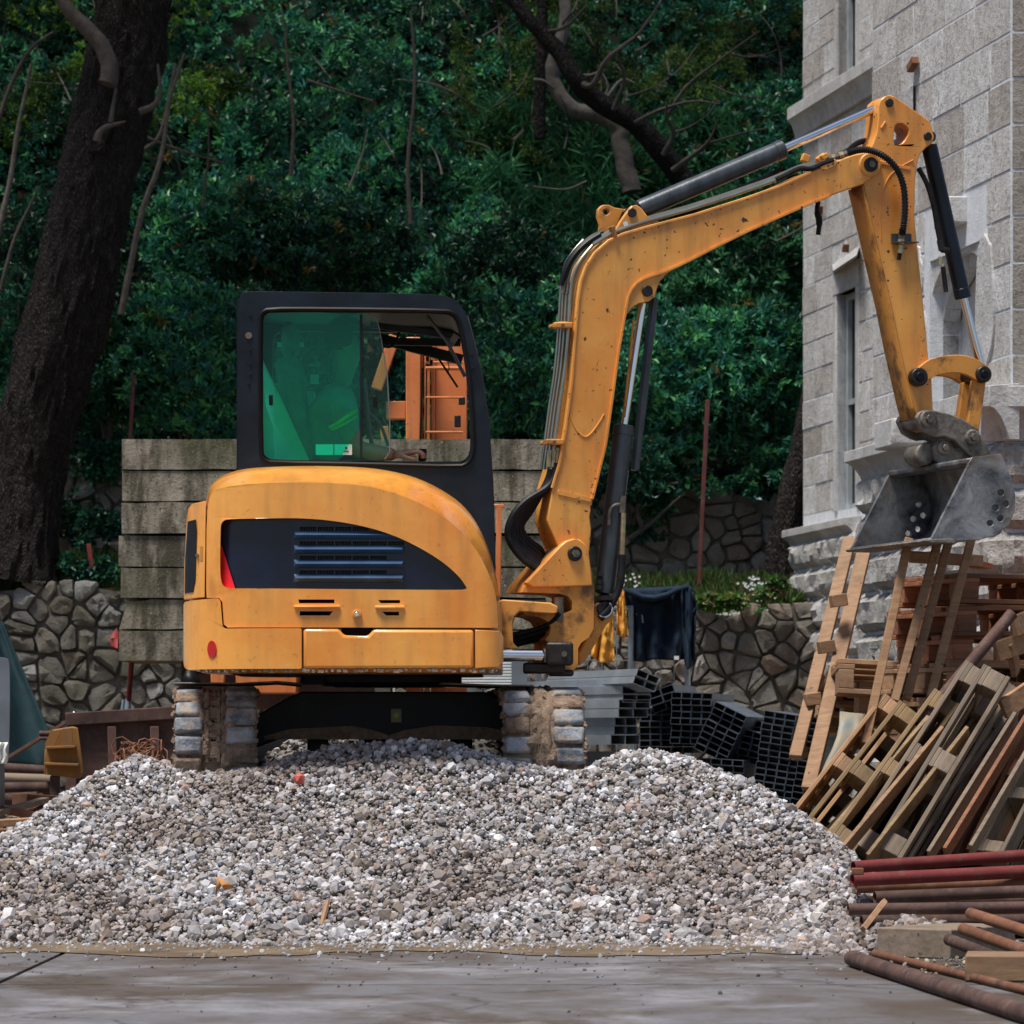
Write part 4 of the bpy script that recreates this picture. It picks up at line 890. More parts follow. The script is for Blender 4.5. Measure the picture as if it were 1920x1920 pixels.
# far side frame, roof, rear, front pillars
def cabpt(px, py, Y): v = at(px, py, YC); return Vector((v.x, Y, v.z))
YF = 19.62
far_o = [cabpt(x, y, YF) for x, y in cab_out]; far_h = [cabpt(x, y, YF) for x, y in cab_hole]
MB().poly(far_o, [p+Vector((0, .04, 0)) for p in far_o], [(far_h, [p+Vector((0, .04, 0)) for p in far_h])]).build('far_side_frame', M['black'], cab)
s = MB(); rp = [(452, 556), (470, 547), (815, 553), (842, 558), (861, 570), (874, 592)]
tp = [[cabpt(x, y, Y) for x, y in rp] for Y in (YC+.03, YF)]; bt = [[p+Vector((0, 0, -.05)) for p in r] for r in tp]
s.poly(tp[0]+bt[0][::-1], tp[1]+bt[1][::-1]); s.build('roof', M['black'], cab)
s = MB()
for Y in (YC+.08, YF-.06): s.beam(cabpt(452, 560, Y), cabpt(452, 1120, Y), .05, .05)
s.beam(cabpt(452, 880, YC+.05), cabpt(452, 880, YF), .04, .04); s.beam(cabpt(452, 590, YC+.05), cabpt(452, 590, YF), .04, .04); s.build('rear_pillars', M['black'], cab)
s = MB(); fr = [(874, 592), (889, 650), (902, 710), (912, 780), (918, 860), (922, 1120)]
for Y in (YC+.05, YF-.03): s.tube([cabpt(x-6, y, Y) for x, y in fr], .026, 8)
s.beam(cabpt(908, 905, YC+.05), cabpt(908, 905, YF), .03, .04); s.build('front_pillars', M['black'], cab)
MB().poly([cabpt(452, 1120, YC+.06), cabpt(920, 1120, YC+.06), cabpt(920, 1120, YF), cabpt(452, 1120, YF)], [p+Vector((0, 0, -.04)) for p in (cabpt(452, 1120, YC+.06), cabpt(920, 1120, YC+.06), cabpt(920, 1120, YF), cabpt(452, 1120, YF))]).build('cab_floor', M['black2'], cab)
MB().poly([cabpt(452, 900, YC+.10), cabpt(905, 900, YC+.10), cabpt(918, 1115, YC+.10), cabpt(452, 1115, YC+.10)], [cabpt(452, 900, YC+.12), cabpt(905, 900, YC+.12), cabpt(918, 1115, YC+.12), cabpt(452, 1115, YC+.12)]).build('lower_lining', M['black2'], cab)
rg = [tuple(at(x, y, YC)) for x, y in cab_hole]; s = MB(); s.tube([Vector(p)+Vector((0, -.006, 0)) for p in rg]+[Vector(rg[0])+Vector((0, -.006, 0))], .009, 6, cap=False); s.build('window_seal', M['seal'], cab)
inner = [(493, 848), (493, 602), (497, 590), (506, 585), (640, 585), (830, 588), (846, 592), (856, 604), (866, 650), (874, 705), (880, 770), (882, 828), (880, 850), (872, 862), (858, 866), (700, 864), (512, 862), (499, 857)]
inner = chaikin(inner, 1); MB().plate(FRONT, cab_hole, -(YC+.03), .02, [inner]).build('window_frame', M['black2'], cab, bevel=.003)
for y in (572, 611, 637, 663, 682, 700): MB().pin(FRONT, 461+random.uniform(3, 8), y+18, [.009, .016, .007, .007, .007, .007][(572, 611, 637, 663, 682, 700).index(y)], -(YC-.008), -(YC+.01)).build('cab_bolt', M['bolt'] if y == 611 else M['black2'], cab)
for x, y in ((884, 655), (886, 680)): MB().pin(FRONT, x, y+8, .008, -(YC-.006), -(YC+.01)).build('cab_bolt', M['black2'], cab)
# sliding panes
pane1 = chaikin([(492, 855), (491, 600), (500, 587), (515, 586), (675, 586), (678, 592), (678, 862), (510, 862)], 1)
MB().plate(FRONT, pane1, -(YC+.036), .004).build('tinted_pane', M['teal'], cab, smooth=False)
pane2 = chaikin([(515, 861), (515, 586), (690, 586), (706, 596), (712, 620), (726, 700), (731, 790), (731, 848), (722, 861), (705, 864)], 1)
MB().plate(FRONT, pane2, -(YC+.05), .004).build('sliding_pane', M['teal2'], cab, smooth=False)
s = MB(); s.tube([at(x, y, YC+.048) for x, y in ((690, 587), (706, 596), (712, 620), (726, 700), (731, 790), (731, 848), (722, 861))], .003, 6, cap=True); s.build('pane_edge', M['palegrey'], cab)
s = MB(); s.box(at(677, 724, YC+.03), (.012, .008, .68)); s.build('pane_rail', M['black2'], cab)
for x, y in ((508, 750), (703, 752)): MB().box(at(x, y, YC+.02), (.018, .02, .05)).build('pane_catch', M['seal'], cab, bevel=.004)
lb = MB().plate(FRONT, rrect(592, 833, 625, 853, 1), -(YC+.0435), .002); lb.build('white_sticker', M['whitesheet'], cab)
lb = MB().plate(FRONT, rrect(627, 833, 660, 853, 1), -(YC+.0435), .002); st2 = lb.build('white_sticker', M['whitesheet'], cab)
s = MB(); s.pin(FRONT, 649, 840, .006, -(YC+.0415), -(YC+.043)); s.box(at(649, 846, YC+.042), (.024, .002, .004)); s.build('sticker_mark', M['navy'], st2)
# interior
s = MB(); s.poly([at(x, y, YC+.24) for x, y in ((470, 690), (486, 660), (505, 700), (540, 775), (580, 862), (580, 900), (470, 900))], [at(x, y, YC+.28) for x, y in ((470, 690), (486, 660), (505, 700), (540, 775), (580, 862), (580, 900), (470, 900))]); s.build('reflection_lining', M['lightplastic_and_reflection'], cab, bevel=.01)  # pale triangle set near the pane, standing for a backlit reflection
s = MB(); s.poly([at(x, y, YC+.16) for x, y in ((492, 690), (498, 760), (512, 800), (516, 866), (488, 870), (488, 690))], [at(x, y, YC+.20) for x, y in ((492, 690), (498, 760), (512, 800), (516, 866), (488, 870), (488, 690))]); s.build('pale_pillar_trim', M['lightplastic_and_reflection'], cab, bevel=.01)
s = MB(); s.box(at(556, 780, 19.12), (.12, .44, .55), Euler((0, R(-8), 0)).to_matrix()); s.box(at(545, 640, 19.12), (.08, .24, .17)); s.box(at(628, 905, 19.12), (.48, .46, .12)); s.build('driver_seat', M['seat'], cab, bevel=.04, seg=3)
s = MB(); s.box(at(770, 930, 18.95), (.3, .16, .16)); s.tube([at(790, 900, 18.95), at(792, 858, 18.95)], .012, 8); s.tube([at(792, 864, 18.95), at(793, 842, 18.95)], .02, 10); s.build('joystick', M['black2'], cab)
s = MB()
s.beam(cabpt(700, 598, YF-.1), cabpt(862, 640, YF-.1), .05, .05); s.beam(cabpt(690, 596, YC+.3), cabpt(850, 618, YC+.3), .03, .03); s.beam(cabpt(720, 612, YF-.3), cabpt(860, 614, YF-.3), .04, .035)
MB().tube([at(800, 592, YC+.2), at(838, 640, YC+.2), at(872, 706, YC+.2)], .009, 8).build('gas_strut', M['barrel'], cab); MB().tube([at(797, 634, YF-.1), at(858, 726, YF-.1)], .006, 6).build('wiper', M['black2'], cab)
MB().beam(at(842, 650, YC+.25), at(856, 628, YC+.25), .02, .03).build('strut_bracket', M['bolt'], cab); s.build('roof_rails', M['black2'], cab)
s = MB(); s.tube(spline([at(x, y, YC+.45) for x, y in ((715, 636), (718, 648), (732, 650), (742, 640), (750, 618))], 4), .007, 6); s.build('grab_handle', M['seal'], cab)
s = MB(); s.tube(spline([at(x, y, YC+.5) for x, y in ((683, 710), (688, 760), (692, 800), (700, 850))], 4), .010, 8); s.tube(spline([at(x, y, YC+.5) for x, y in ((683, 772), (700, 780), (715, 800), (728, 836))], 4), .008, 8); s.build('pale_levers', M['palegrey'], cab)
s = MB(); s.box(at(866, 752, YC+.03), (.03, .03, .035)); s.box(at(858, 790, YC+.03), (.03, .03, .055)); s.build('window_latch', M['black2'], cab, bevel=.004)
MB().box(at(572, 765, 19.45), (.10, .08, .16)).build('reflection_box', M['lightplastic_and_reflection'], cab, bevel=.01)  # pale box added to stand for a bright patch in the glass
for px_, w_ in ((533, .02), (569, .012), (590, .04)): MB().box(at(px_, 711, 19.5), (w_, .02, .045)).build('reflection_square', M['white'], cab)  # white squares standing for window reflections in the pane
MB().box(at(545, 646, 19.5), (.13, .02, .022)).build('reflection_strip', M['lightplastic_and_reflection'], cab)  # pale bar added as a bright patch high in the glass
MB().box(at(560, 795, 19.45), (.05, .03, .08), Euler((0, .3, 0)).to_matrix()).build('reflection_slip', M['white'], cab)  # white piece added as one more bright patch in the glass

# ---- undercarriage, turned a few degrees
UA = R(3.6)                                        # the tracks point slightly left as they go away
ur = Matrix.Rotation(UA, 3, 'Z')
UO = Vector((-.60, 19.35, 0))                       # centre of the undercarriage
def U(x, y, z): return UO+ur @ Vector((x, y, 0))+Vector((0, 0, z))
def ubox(mb, c, size): return mb.box(U(*c), size, ur)
und = MB(); ubox(und, (0, 0, 1.175), (.66, .95, .05)); ubox(und, (0, 0, 1.2), (.56, .8, .11)); und.build('slew_ring', M['black2'], EX, bevel=.012)
s = MB(); prof = [(-.78, .93), (-.50, 1.09), (-.44, 1.115), (.44, 1.115), (.50, 1.09), (.80, .93), (.80, .80), (.55, .885), (.48, .90), (-.48, .90), (-.55, .885), (-.78, .80)]
s.poly([U(x, -.42, z) for x, z in prof], [U(x, .42, z) for x, z in prof]); xf = s.build('undercarriage_frame', M['black2'], EX, bevel=.008)
s = MB(); pr = [(-.62, .90), (-.5, .935), (-.2, .95), (-.1, .93), (-.02, .905), (.06, .93), (.2, .952), (.45, .945), (.62, .91), (.62, .885), (-.62, .885)]
s.poly([U(x, -.4245, z) for x, z in pr], [U(x, -.41, z) for x, z in pr]); s.build('mud_on_frame', M['mud'], xf)
s = MB(); ubox(s, (.015, -.428, 1.0), (.05, .006, .065)); s.build('frame_label', M['coupler'], xf)
MB().box(U(.015, -.433, 1.0), (.02, .003, .022), ur @ Euler((0, R(45), 0)).to_matrix()).build('label_mark', M['hivis'], xf)
s = MB()
for x in (-.36, .34): ubox(s, (x, -.2, .80), (.10, .2, .26)); 
s.build('frame_leg', M['black2'], xf, bevel=.01)
s = MB(); pts = [(-.33, .62), (-.14, .88), (-.06, .90), (.14, .90), (.22, .87), (.36, .62)]
s.poly([U(x, .55, z) for x, z in pts], [U(x, .75, z) for x, z in pts]); s.build('blade_bracket', M['black2'], xf)
s = MB(); bl = [(1.28, .62), (1.22, .70), (1.20, .80), (1.22, .90), (1.27, .96)]
s.sheet([[U(x, y, z) for y, z in bl] for x in (-.98, .98)]); s.build('dozer_blade', M['void'], EX, solid=.03)
LT, RT = .325, .54                                  # half track gauge offsets and track length/2
def track(cx, label, seed):
    rnd = random.Random(seed)
    base = U(cx, -.0, .52)
    tr_ = MB(); L_, rad, zc = .72, .275, .52+.305
    n = 10; path = []
    for i in range(n+1):
        a = R(-90-180*i/n); path.append((-L_+rad*math.cos(a)*1, zc+rad*math.sin(a)))
    path = [(-L_+rad*math.cos(R(270-180*i/n)), zc+rad*math.sin(R(270-180*i/n))) for i in range(n+1)]+[(L_+rad*math.cos(R(90-180*i/n)), zc+rad*math.sin(R(90-180*i/n))) for i in range(n+1)]
    # belt
    out = [Vector((y, z)) for y, z in path]; inn = []
    for y, z in path:
        c = Vector((-L_ if y < 0 else L_, zc)); d = (Vector((y, z))-c).normalized(); inn.append(Vector((y, z))-d*.035)
    f = [U(cx-.19, p.x, p.y) for p in out]; b = [U(cx+.19, p.x, p.y) for p in out]; fi = [U(cx-.19, p.x, p.y) for p in inn]; bi = [U(cx+.19, p.x, p.y) for p in inn]
    belt = MB().poly(f, b, [(fi, bi)]).build('track', M['mud'], EX)
    belt['label'] = label
    s = MB(); hi = [(y*.96, zc+(z-zc)*.72) for y, z in path]
    s.poly([U(cx-.09, y, z) for y, z in hi], [U(cx+.09, y, z) for y, z in hi]); s.build('track_rollers', M['black2'], belt)
    # lugs at even spacing round the belt
    P = [Vector((y, z)) for y, z in path]; P.append(P[0]); seg = [(P[i+1]-P[i]).length for i in range(len(P)-1)]; tot = sum(seg); N = 50
    meshes = {}
    for k in range(N):
        d = tot*k/N; i = 0
        while d > seg[i]: d -= seg[i]; i += 1
        p = P[i]+(P[i+1]-P[i])*(d/seg[i])
        c = Vector((max(-L_, min(L_, p.x)), zc)); nrm = (p-c); nrm.normalize(); tn = Vector((-nrm.y, nrm.x))
        for side in (-1, 1):
            if side > 0:
                d2 = (tot*(k+.5)/N) % tot; i2 = 0
                while d2 > seg[i2]: d2 -= seg[i2]; i2 += 1
                p = P[i2]+(P[i2+1]-P[i2])*(d2/seg[i2]); c = Vector((max(-L_, min(L_, p.x)), zc)); nrm = (p-c); nrm.normalize(); tn = Vector((-nrm.y, nrm.x))
            wdt = .135 if side < 0 else .15; xc = cx+side*(.19-wdt/2)+(.004 if side > 0 else -.004)
            if rnd.random() < .86:
                h = .028+rnd.uniform(-.004, .010)
                lm = MB(); hw = wdt/2; hl = .044
                q = []
                for (dx, dt, dn) in ((-hw, -hl, 0), (hw, -hl, 0), (hw, hl, 0), (-hw, hl, 0), (-hw+.008, -hl+.008, h), (hw-.010, -hl+.008, h), (hw-.010, hl-.008, h), (-hw+.008, hl-.008, h)):
                    pp = p+tn*dt+nrm*dn; q.append(U(xc+dx+rnd.uniform(-.008, .008), pp.x, pp.y+rnd.uniform(-.003, .003)))
                lm.add(q, [(0, 1, 2, 3), (4, 7, 6, 5), (0, 4, 5, 1), (1, 5, 6, 2), (2, 6, 7, 3), (3, 7, 4, 0)])
                lm.build('track_lug', M['lug'] if rnd.random() < .72 else M['mud'], belt, bevel=.010, seg=2)
            else:
                lm = MB(); hw = wdt/2-.006; hl = .041; q = []
                for (dx, dt, dn) in ((-hw, -hl, 0), (hw, -hl, 0), (hw, hl, 0), (-hw, hl, 0), (-hw, -hl+.01, .017), (hw, -hl+.008, .014), (hw, hl-.008, .018), (-hw, hl-.008, .014)):
                    pp = p+tn*dt+nrm*dn; q.append(U(xc+dx, pp.x, pp.y))
                lm.add(q, [(0, 1, 2, 3), (4, 7, 6, 5), (0, 4, 5, 1), (1, 5, 6, 2), (2, 6, 7, 3), (3, 7, 4, 0)]); lm.build('caked_lug', M['mud'], belt, bevel=.012, seg=3)
        if seed == 1:                                # drive links in the middle of the cleaner track
            lm = MB(); pp = p
            for dx in (-.026, .026): 
                q = []
                for (a_, dt, dn) in ((-.008, -.032, 0), (.008, -.032, 0), (.008, .032, 0), (-.008, .032, 0), (-.007, -.030, .02), (.007, -.030, .02), (.007, .030, .02), (-.007, .030, .02)):
                    r_ = pp+tn*dt+nrm*dn; q.append(U(cx-.012+dx+a_, r_.x, r_.y))
                lm.add(q, [(0, 1, 2, 3), (4, 7, 6, 5), (0, 4, 5, 1), (1, 5, 6, 2), (2, 6, 7, 3), (3, 7, 4, 0)])
            q = []
            for (a_, dt, dn) in ((-.03, -.012, 0), (.03, -.012, 0), (.03, .012, 0), (-.03, .012, 0), (-.03, -.01, .015), (.03, -.01, .015), (.03, .01, .015), (-.03, .01, .015)):
                r_ = pp+tn*dt+nrm*dn; q.append(U(cx-.012+a_, r_.x, r_.y))
            lm.add(q, [(0, 1, 2, 3), (4, 7, 6, 5), (0, 4, 5, 1), (1, 5, 6, 2), (2, 6, 7, 3), (3, 7, 4, 0)])
            lm.build('drive_link', M['mud'], belt); 
            lm = MB(); q = [U(cx-.012+a_, (pp+tn*dt+nrm*.003).x, (pp+tn*dt+nrm*.003).y) for a_, dt in ((-.018, .014), (.018, .014), (.018, .026), (-.018, .026))]
            lm.poly(q, [x+Vector((0, .002, 0)) for x in q]); lm.build('link_hole', M['void'], belt)
    # caked mud
    cm = MB(); rng = np.random.default_rng(seed)
    nn, mm = 60, 22
    xs = (-.19, .19) if seed != 1 else (-.055, .03)
    if seed != 1: xs = (-.075, .055)
    grid = []
    for k in range(nn):
        d = tot*(.0+k/nn*.44)+tot*.0; i = 0
        d = (d-tot*.06) % tot
        while d > seg[i]: d -= seg[i]; i += 1
        p = P[i]+(P[i+1]-P[i])*(d/seg[i]); c = Vector((max(-L_, min(L_, p.x)), zc)); nrm = (p-c).normalized()
        row = []
        for j in range(mm):
            x = xs[0]+(xs[1]-xs[0])*j/(mm-1); e = min(1, 4*min(j, mm-1-j)/mm)
            hgt = (.012+.035*max(0, fbm((x*22+seed*9, k*.42, 3), 4)+.35))*e if seed != 1 else .004+.012*max(0, fbm((x*30, k*.5, 9), 4))
            row.append(U(cx+x+.01*fbm((k*.4, j*.3, seed), 2), *(p+nrm*hgt)))
        grid.append(row)
    cm.sheet(grid).build('caked_mud', M['mud'], belt)
    cm = MB(); grid = []; nn, mm = 90, 44
    for k in range(nn):
        d = (tot*(k/nn*.44-.06)) % tot; i = 0
        while d > seg[i]: d -= seg[i]; i += 1
        p = P[i]+(P[i+1]-P[i])*(d/seg[i]); c = Vector((max(-L_, min(L_, p.x)), zc)); nrm = (p-c).normalized(); row = []
        for j in range(mm):
            x = -.193+.386*j/(mm-1); ed = min(1, 3*min(j, mm-1-j)/mm)
            hg = .014+.040*(fbm((x*16+seed*3, k*.26, 7), 5)+.05)
            if seed == 1 and abs(x+.012) < .038: hg = min(hg, .006)
            if x < -.165: hg += .010
            row.append(U(cx+x, *(p+nrm*(max(-.01, hg)*ed-.004*(1-ed)))))
        grid.append(row)
    cm.sheet(grid).build('smeared_mud', M['mud'], belt)
    rnd2 = random.Random(seed+50); cl = MB()
    for k in range(420):
        d = (tot*rnd2.uniform(-.03, .42)) % tot; i = 0
        while d > seg[i]: d -= seg[i]; i += 1
        p = P[i]+(P[i+1]-P[i])*(d/seg[i]); c = Vector((max(-L_, min(L_, p.x)), zc)); nrm = (p-c).normalized(); sz = rnd2.uniform(.005, .022)
        x = rnd2.choice((rnd2.uniform(-.2, .2), -.19, .19, -.045))
        cl.box(U(cx+x, *(p+nrm*.012)), (sz, sz, sz*1.2), Euler((rnd2.uniform(0, 3), rnd2.uniform(0, 3), 0)).to_matrix())
    cl.build('mud_crumbs', M['mud'], belt)['kind'] = 'stuff'
cxL = ((405-960)/F*18.45-(UO.x+math.sin(UA)*.9)); cxR = ((1019-960)/F*18.45-(UO.x+math.sin(UA)*.9))
track(cxL, 'track with open drive links at the left', 1); track(cxR, 'track with caked mud along its middle', 2)
# fender plates
def fender(pxs, Yc, name='fender_plate'):
    s = MB(); rows = []
    for Yq in (Yc, Yc+.12, Yc+.75):
        rows.append([Vector((at(x, y, Yc).x-(Yq-Yc)*.06, Yq, at(x, y, Yc).z)) for x, y in pxs])
    s.sheet(rows); s.build(name, M['coupler'], EX, solid=.008)
fender([(324, 1281), (345, 1281), (400, 1281), (450, 1281.5), (490, 1279.5), (520, 1278), (567, 1282)], 18.55)
fender([(828, 1281), (880, 1283), (940, 1285), (1000, 1285)], 18.55)
s = MB(); s.poly([at(x, y, 18.9) for x, y in ((567, 1253), (825, 1253), (828, 1284), (562, 1284))], [at(x, y, 19.9) for x, y in ((567, 1255), (825, 1255), (828, 1282), (562, 1282))]); s.build('slew_housing', M['black2'], EX, bevel=.01)
# ---- swing bracket, boom, arm, bucket: all lie along the boom's plane
B = BOOM
def bplate(name, px, off, th, mat, parent, holes=(), bev=.006, poff=None, seg=2):
    return MB().plate(B, px, off, th, holes, poff).build(name, mat, parent, bevel=bev, seg=seg)
br_px = [(980, 1110), (987, 1093), (1020, 1057), (1052, 1022), (1062, 1014), (1074, 1010), (1087, 1011), (1098, 1020), (1103, 1034), (1108, 1065), (1114, 1100), (1113, 1178), (1104, 1195), (1090, 1205), (1084, 1215), (1084, 1250), (1074, 1256), (1036, 1256), (1032, 1236), (1034, 1206), (1022, 1200), (1030, 1190), (1033, 1176), (1026, 1164), (1010, 1156), (984, 1152), (981, 1146), (1000, 1146), (1036, 1146), (1060, 1150), (1073, 1144), (1073, 1128), (1066, 1118), (1050, 1113)]
bracket = bplate('swing_bracket', br_px, .13, .26, M['paint_worn'], EX, bev=.012)
bplate('bracket_cheek', [(986, 1093), (1052, 1022), (1062, 1014), (1074, 1010), (1087, 1011), (1098, 1020), (1103, 1034), (1108, 1065), (1112, 1098), (1064, 1100), (1000, 1101)], .15, .05, M['paint_boom'], bracket, bev=.01)
MB().pin(B, 1079, 1038, .036, .165, -.17).build('boom_foot_pin', M['pin'], bracket, bevel=.004)
MB().pin(B, 1079, 1038, .020, .175, .16, .165, 6).build('pin_nut', M['bolt'], bracket)
# house lugs that carry the bracket
s = MB(); s.poly([at(x, y, 18.62) for x, y in ((934, 1126), (944, 1124), (1032, 1130), (1046, 1137), (1046, 1148), (1030, 1151), (975, 1147), (966, 1156), (961, 1172), (962, 1205), (972, 1216), (934, 1216))],
              [at(x, y, 18.9) for x, y in ((934, 1126), (944, 1124), (1032, 1130), (1046, 1137), (1046, 1148), (1030, 1151), (975, 1147), (966, 1156), (961, 1172), (962, 1205), (972, 1216), (934, 1216))]); s.build('swing_mount', M['paint_worn'], EX, bevel=.01)
s = MB(); s.tube([at(1046, 1120, 18.78), at(1046, 1165, 18.78)], .03, 14); s.build('swing_pin', M['bolt'], bracket)
s = MB(); s.tube([at(900, 1228, 18.6), at(1028, 1229, 18.6)], .029, 18); s.build('swing_cylinder_rod', M['chrome'], EX)
s = MB(); s.box(at(1049, 1226, 18.62), (.13, .12, .11)); s.box(at(1022, 1229, 18.62), (.03, .10, .075)); sb = s.build('swing_rod_eye', M['pin'], EX, bevel=.02, seg=3)
MB().tube([at(1058, 1226, 18.55), at(1058, 1226, 18.6)], .014, 8).build('eye_bolt', M['bolt'], sb)
s = MB(); s.box(at(1020, 1253, 18.72), (.20, .2, .05)); s.box(at(1052, 1262, 18.72), (.12, .14, .03)); s.build('lower_mount', M['pin'], EX, bevel=.01)
s = MB()
for dy, r_ in ((0, .010), (8, .011), (16, .010), (22, .009)):
    s.tube(spline([at(x, y+dy, 18.75+dy*.004) for x, y in ((950, 1192), (985, 1184), (1015, 1176), (1038, 1163), (1050, 1150))], 5), r_, 8)
s.build('swing_hoses', M['hose'], EX)

boom_px = [(1097, 1062), (1079, 1064), (1062, 1058), (1052, 1040), (1040, 1010), (1026, 974), (1031, 945), (1037, 905), (1047, 868), (1058, 806), (1070, 715), (1077, 620), (1082, 560), (1087, 528), (1097, 499), (1114, 473), (1139, 451), (1168, 437), (1215, 424), (1300, 402), (1400, 370), (1462, 348), (1519, 322), (1560, 305), (1600, 290), (1620, 286), (1638, 288), (1650, 297), (1654, 309), (1650, 322), (1636, 333), (1617, 346), (1580, 359), (1544, 372), (1519, 383), (1470, 404), (1399, 436), (1340, 465), (1288, 492), (1262, 505), (1247, 516), (1238, 527), (1233, 540), (1228, 556), (1217, 565), (1200, 568), (1187, 576), (1177, 588), (1171, 604), (1166, 630), (1160, 660), (1149, 744), (1136, 835), (1123, 885), (1112, 936), (1106, 969), (1109, 992), (1106, 1030), (1103, 1050)]
BW = .10
boom = bplate('boom', boom_px, BW, 2*BW, M['paint_boom'], EX, bev=.006)
def ribbon(name, px, off0, off1, th, mat, parent, inset=0):
    "a flange: strip that follows a pixel line, from off0 to off1, th thick"
    P = [B.tz(x, y, BW) for x, y in px]; s = MB(); rows = []
    for i, (t_, z_) in enumerate(P):
        a = Vector(P[max(0, i-1)]); b = Vector(P[min(len(P)-1, i+1)]); d = (b-a).normalized(); nn = Vector((-d.y, d.x))
        q0 = Vector((t_, z_))-nn*th*.5; q1 = Vector((t_, z_))+nn*th*.5
        rows.append([B.w(q0.x, q0.y, off0), B.w(q1.x, q1.y, off0), B.w(q1.x, q1.y, off1), B.w(q0.x, q0.y, off1), B.w(q0.x, q0.y, off0)])
    s.sheet(rows); return s.build(name, mat, parent, bevel=.003)
i0 = boom_px.index((1247, 516))
ribbon('lower_flange', [(1556, 367), (1519, 382), (1470, 403), (1399, 435), (1340, 464), (1288, 491), (1262, 503), (1240, 512), (1220, 518), (1205, 524), (1193, 532), (1184, 543), (1178, 556), (1174, 574), (1169, 604), (1160, 655), (1148, 744), (1135, 835), (1110, 936)], BW+.012, -BW-.012, .012, M['paint_boom'], boom)
ribbon('upper_flange', [(1034, 915), (1048, 868), (1059, 806), (1071, 715), (1078, 620), (1083, 560), (1088, 528), (1098, 500), (1115, 474), (1140, 452), (1168, 438.5), (1215, 425), (1300, 403), (1400, 371), (1462, 349), (1519, 323)], BW+.010, -BW-.010, .012, M['paint_boom'], boom)
MB().pin(B, 1213, 546, .027, BW+.014, -BW-.014, BW).build('boom_cylinder_pin', M['pin'], boom, bevel=.003)
bossb = MB().pin(B, 1631, 309, .058, BW+.008, BW-.03, BW, 26).build('arm_pivot_boss', M['paint_boom'], boom, bevel=.006)
MB().pin(B, 1631, 309, .036, BW+.022, -BW-.02, BW).build('arm_pivot_pin', M['pin'], boom, bevel=.004)
MB().pin(B, 1631, 309, .018, BW+.030, BW+.01, BW, 6).build('pin_nut', M['bolt'], boom)
s = MB(); P = [(1067, 770), (1071, 785), (1080, 805), (1092, 817), (1101, 818), (1112, 808), (1124, 791), (1133, 776)]
s.tube(spline([B.p(x, y, BW+.001) for x, y in P], 4), .004, 6); s.build('weld_seam', M['paint_boom'], boom)
bplate('foot_gusset', [(1047, 918), (1110, 934), (1108, 941), (1046, 927)], BW+.006, .01, M['paint_boom'], boom, bev=.002)
# rounded bracket at the elbow with the cylinder base
ear_px = [(1168, 440), (1152, 436), (1163, 415), (1176, 396), (1184, 386), (1194, 384), (1203, 390), (1214, 405), (1232, 412), (1240, 419), (1200, 432)]
for o in (.085, -.055): bplate('cylinder_ear', ear_px, o, .03, M['paint_boom'], boom, bev=.005, poff=.085)
MB().pin(B, 1185, 399, .022, .095, -.095, .085).build('cylinder_pin', M['pin'], boom, bevel=.003)
eye_px = [(1124, 440), (1126, 420), (1121, 405), (1122, 392), (1130, 384), (1142, 384), (1152, 389), (1170, 392), (1160, 415), (1150, 438), (1130, 446)]
bplate('lifting_eye', eye_px, .02, .035, M['paint_worn'], boom, [circ(1137, 397, 6, 12)], bev=.005)
bplate('serial_label', [(1168, 417), (1176, 415), (1179, 425), (1171, 427)], .087, .002, M['white'], boom, bev=0)
# hydraulic pipes on the boom
for k, (dx, dy, off) in enumerate(((0, 0, .085), (-7, -4, .06), (-13, -6, .03), (-18, -9, 0))):
    pts = [(1033, 880), (1040, 828), (1049, 760), (1059, 690), (1066, 610), (1070, 545), (1077, 510), (1091, 484), (1112, 459)]
    P = [B.p(x+dx, y+(dy if i > 5 else 0), off) for i, (x, y) in enumerate(pts)]
    MB().tube(spline(P, 5), .0085, 8).build('boom_pipe', M['pipe'], boom)
top = [(1112, 459), (1136, 444), (1165, 430), (1215, 414), (1300, 390), (1400, 357), (1455, 337), (1500, 318), (1530, 311)]
for k in range(3):
    MB().tube(spline([B.p(x, y-k*3, .095-k*.03) for x, y in top], 5), .0095, 8).build('boom_pipe', M['pipe'], boom)
MB().tube(spline([B.p(x, y, .10) for x, y in ((1455, 337), (1480, 325), (1500, 316), (1520, 316), (1545, 306), (1562, 300))], 5), .013, 8).build('rubber_hose', M['hose'] , boom)
for (x, y) in ((1052, 610), (1036, 829)):
    s = MB(); s.beam(B.p(x-14, y, .10), B.p(x+20, y, .10), .04, .028); s.beam(B.p(x-14, y, .0), B.p(x+16, y, .0), .16, .02); s.build('pipe_clamp', M['paint_worn'], boom, bevel=.006)
    MB().pin(B, x+4, y, .008, .125, .1).build('clamp_bolt', M['bolt'], boom)
s = MB(); s.beam(B.p(1146, 424, .1), B.p(1152, 445, .1), .05, .02); s.build('pipe_clamp', M['paint_worn'], boom, bevel=.005)
bplate('bulkhead_clamp', [(1541, 318), (1552, 318), (1566, 312), (1570, 303), (1566, 298), (1546, 302), (1538, 312)], .108, .01, M['paint_boom'], boom, bev=.003)
for x, y in ((1553, 311), (1562, 307)): MB().pin(B, x, y, .004, .110, .10).build('clamp_bolt', M['pin'], boom)
s = MB(); s.beam(B.p(1536, 298, .06), B.p(1548, 292, .06), .08, .028); s.beam(B.p(1536, 292, .06), B.p(1542, 300, .06), .03, .05); s.beam(B.p(1508, 304, .02), B.p(1512, 290, .02), .03, .04); s.build('hose_bracket', M['paint_worn'], boom, bevel=.004)
s = MB(); s.tube([B.p(1550, 299, .08), B.p(1592, 287, .08)], .014, 8); s.build('hose_fitting', M['bolt'], boom)
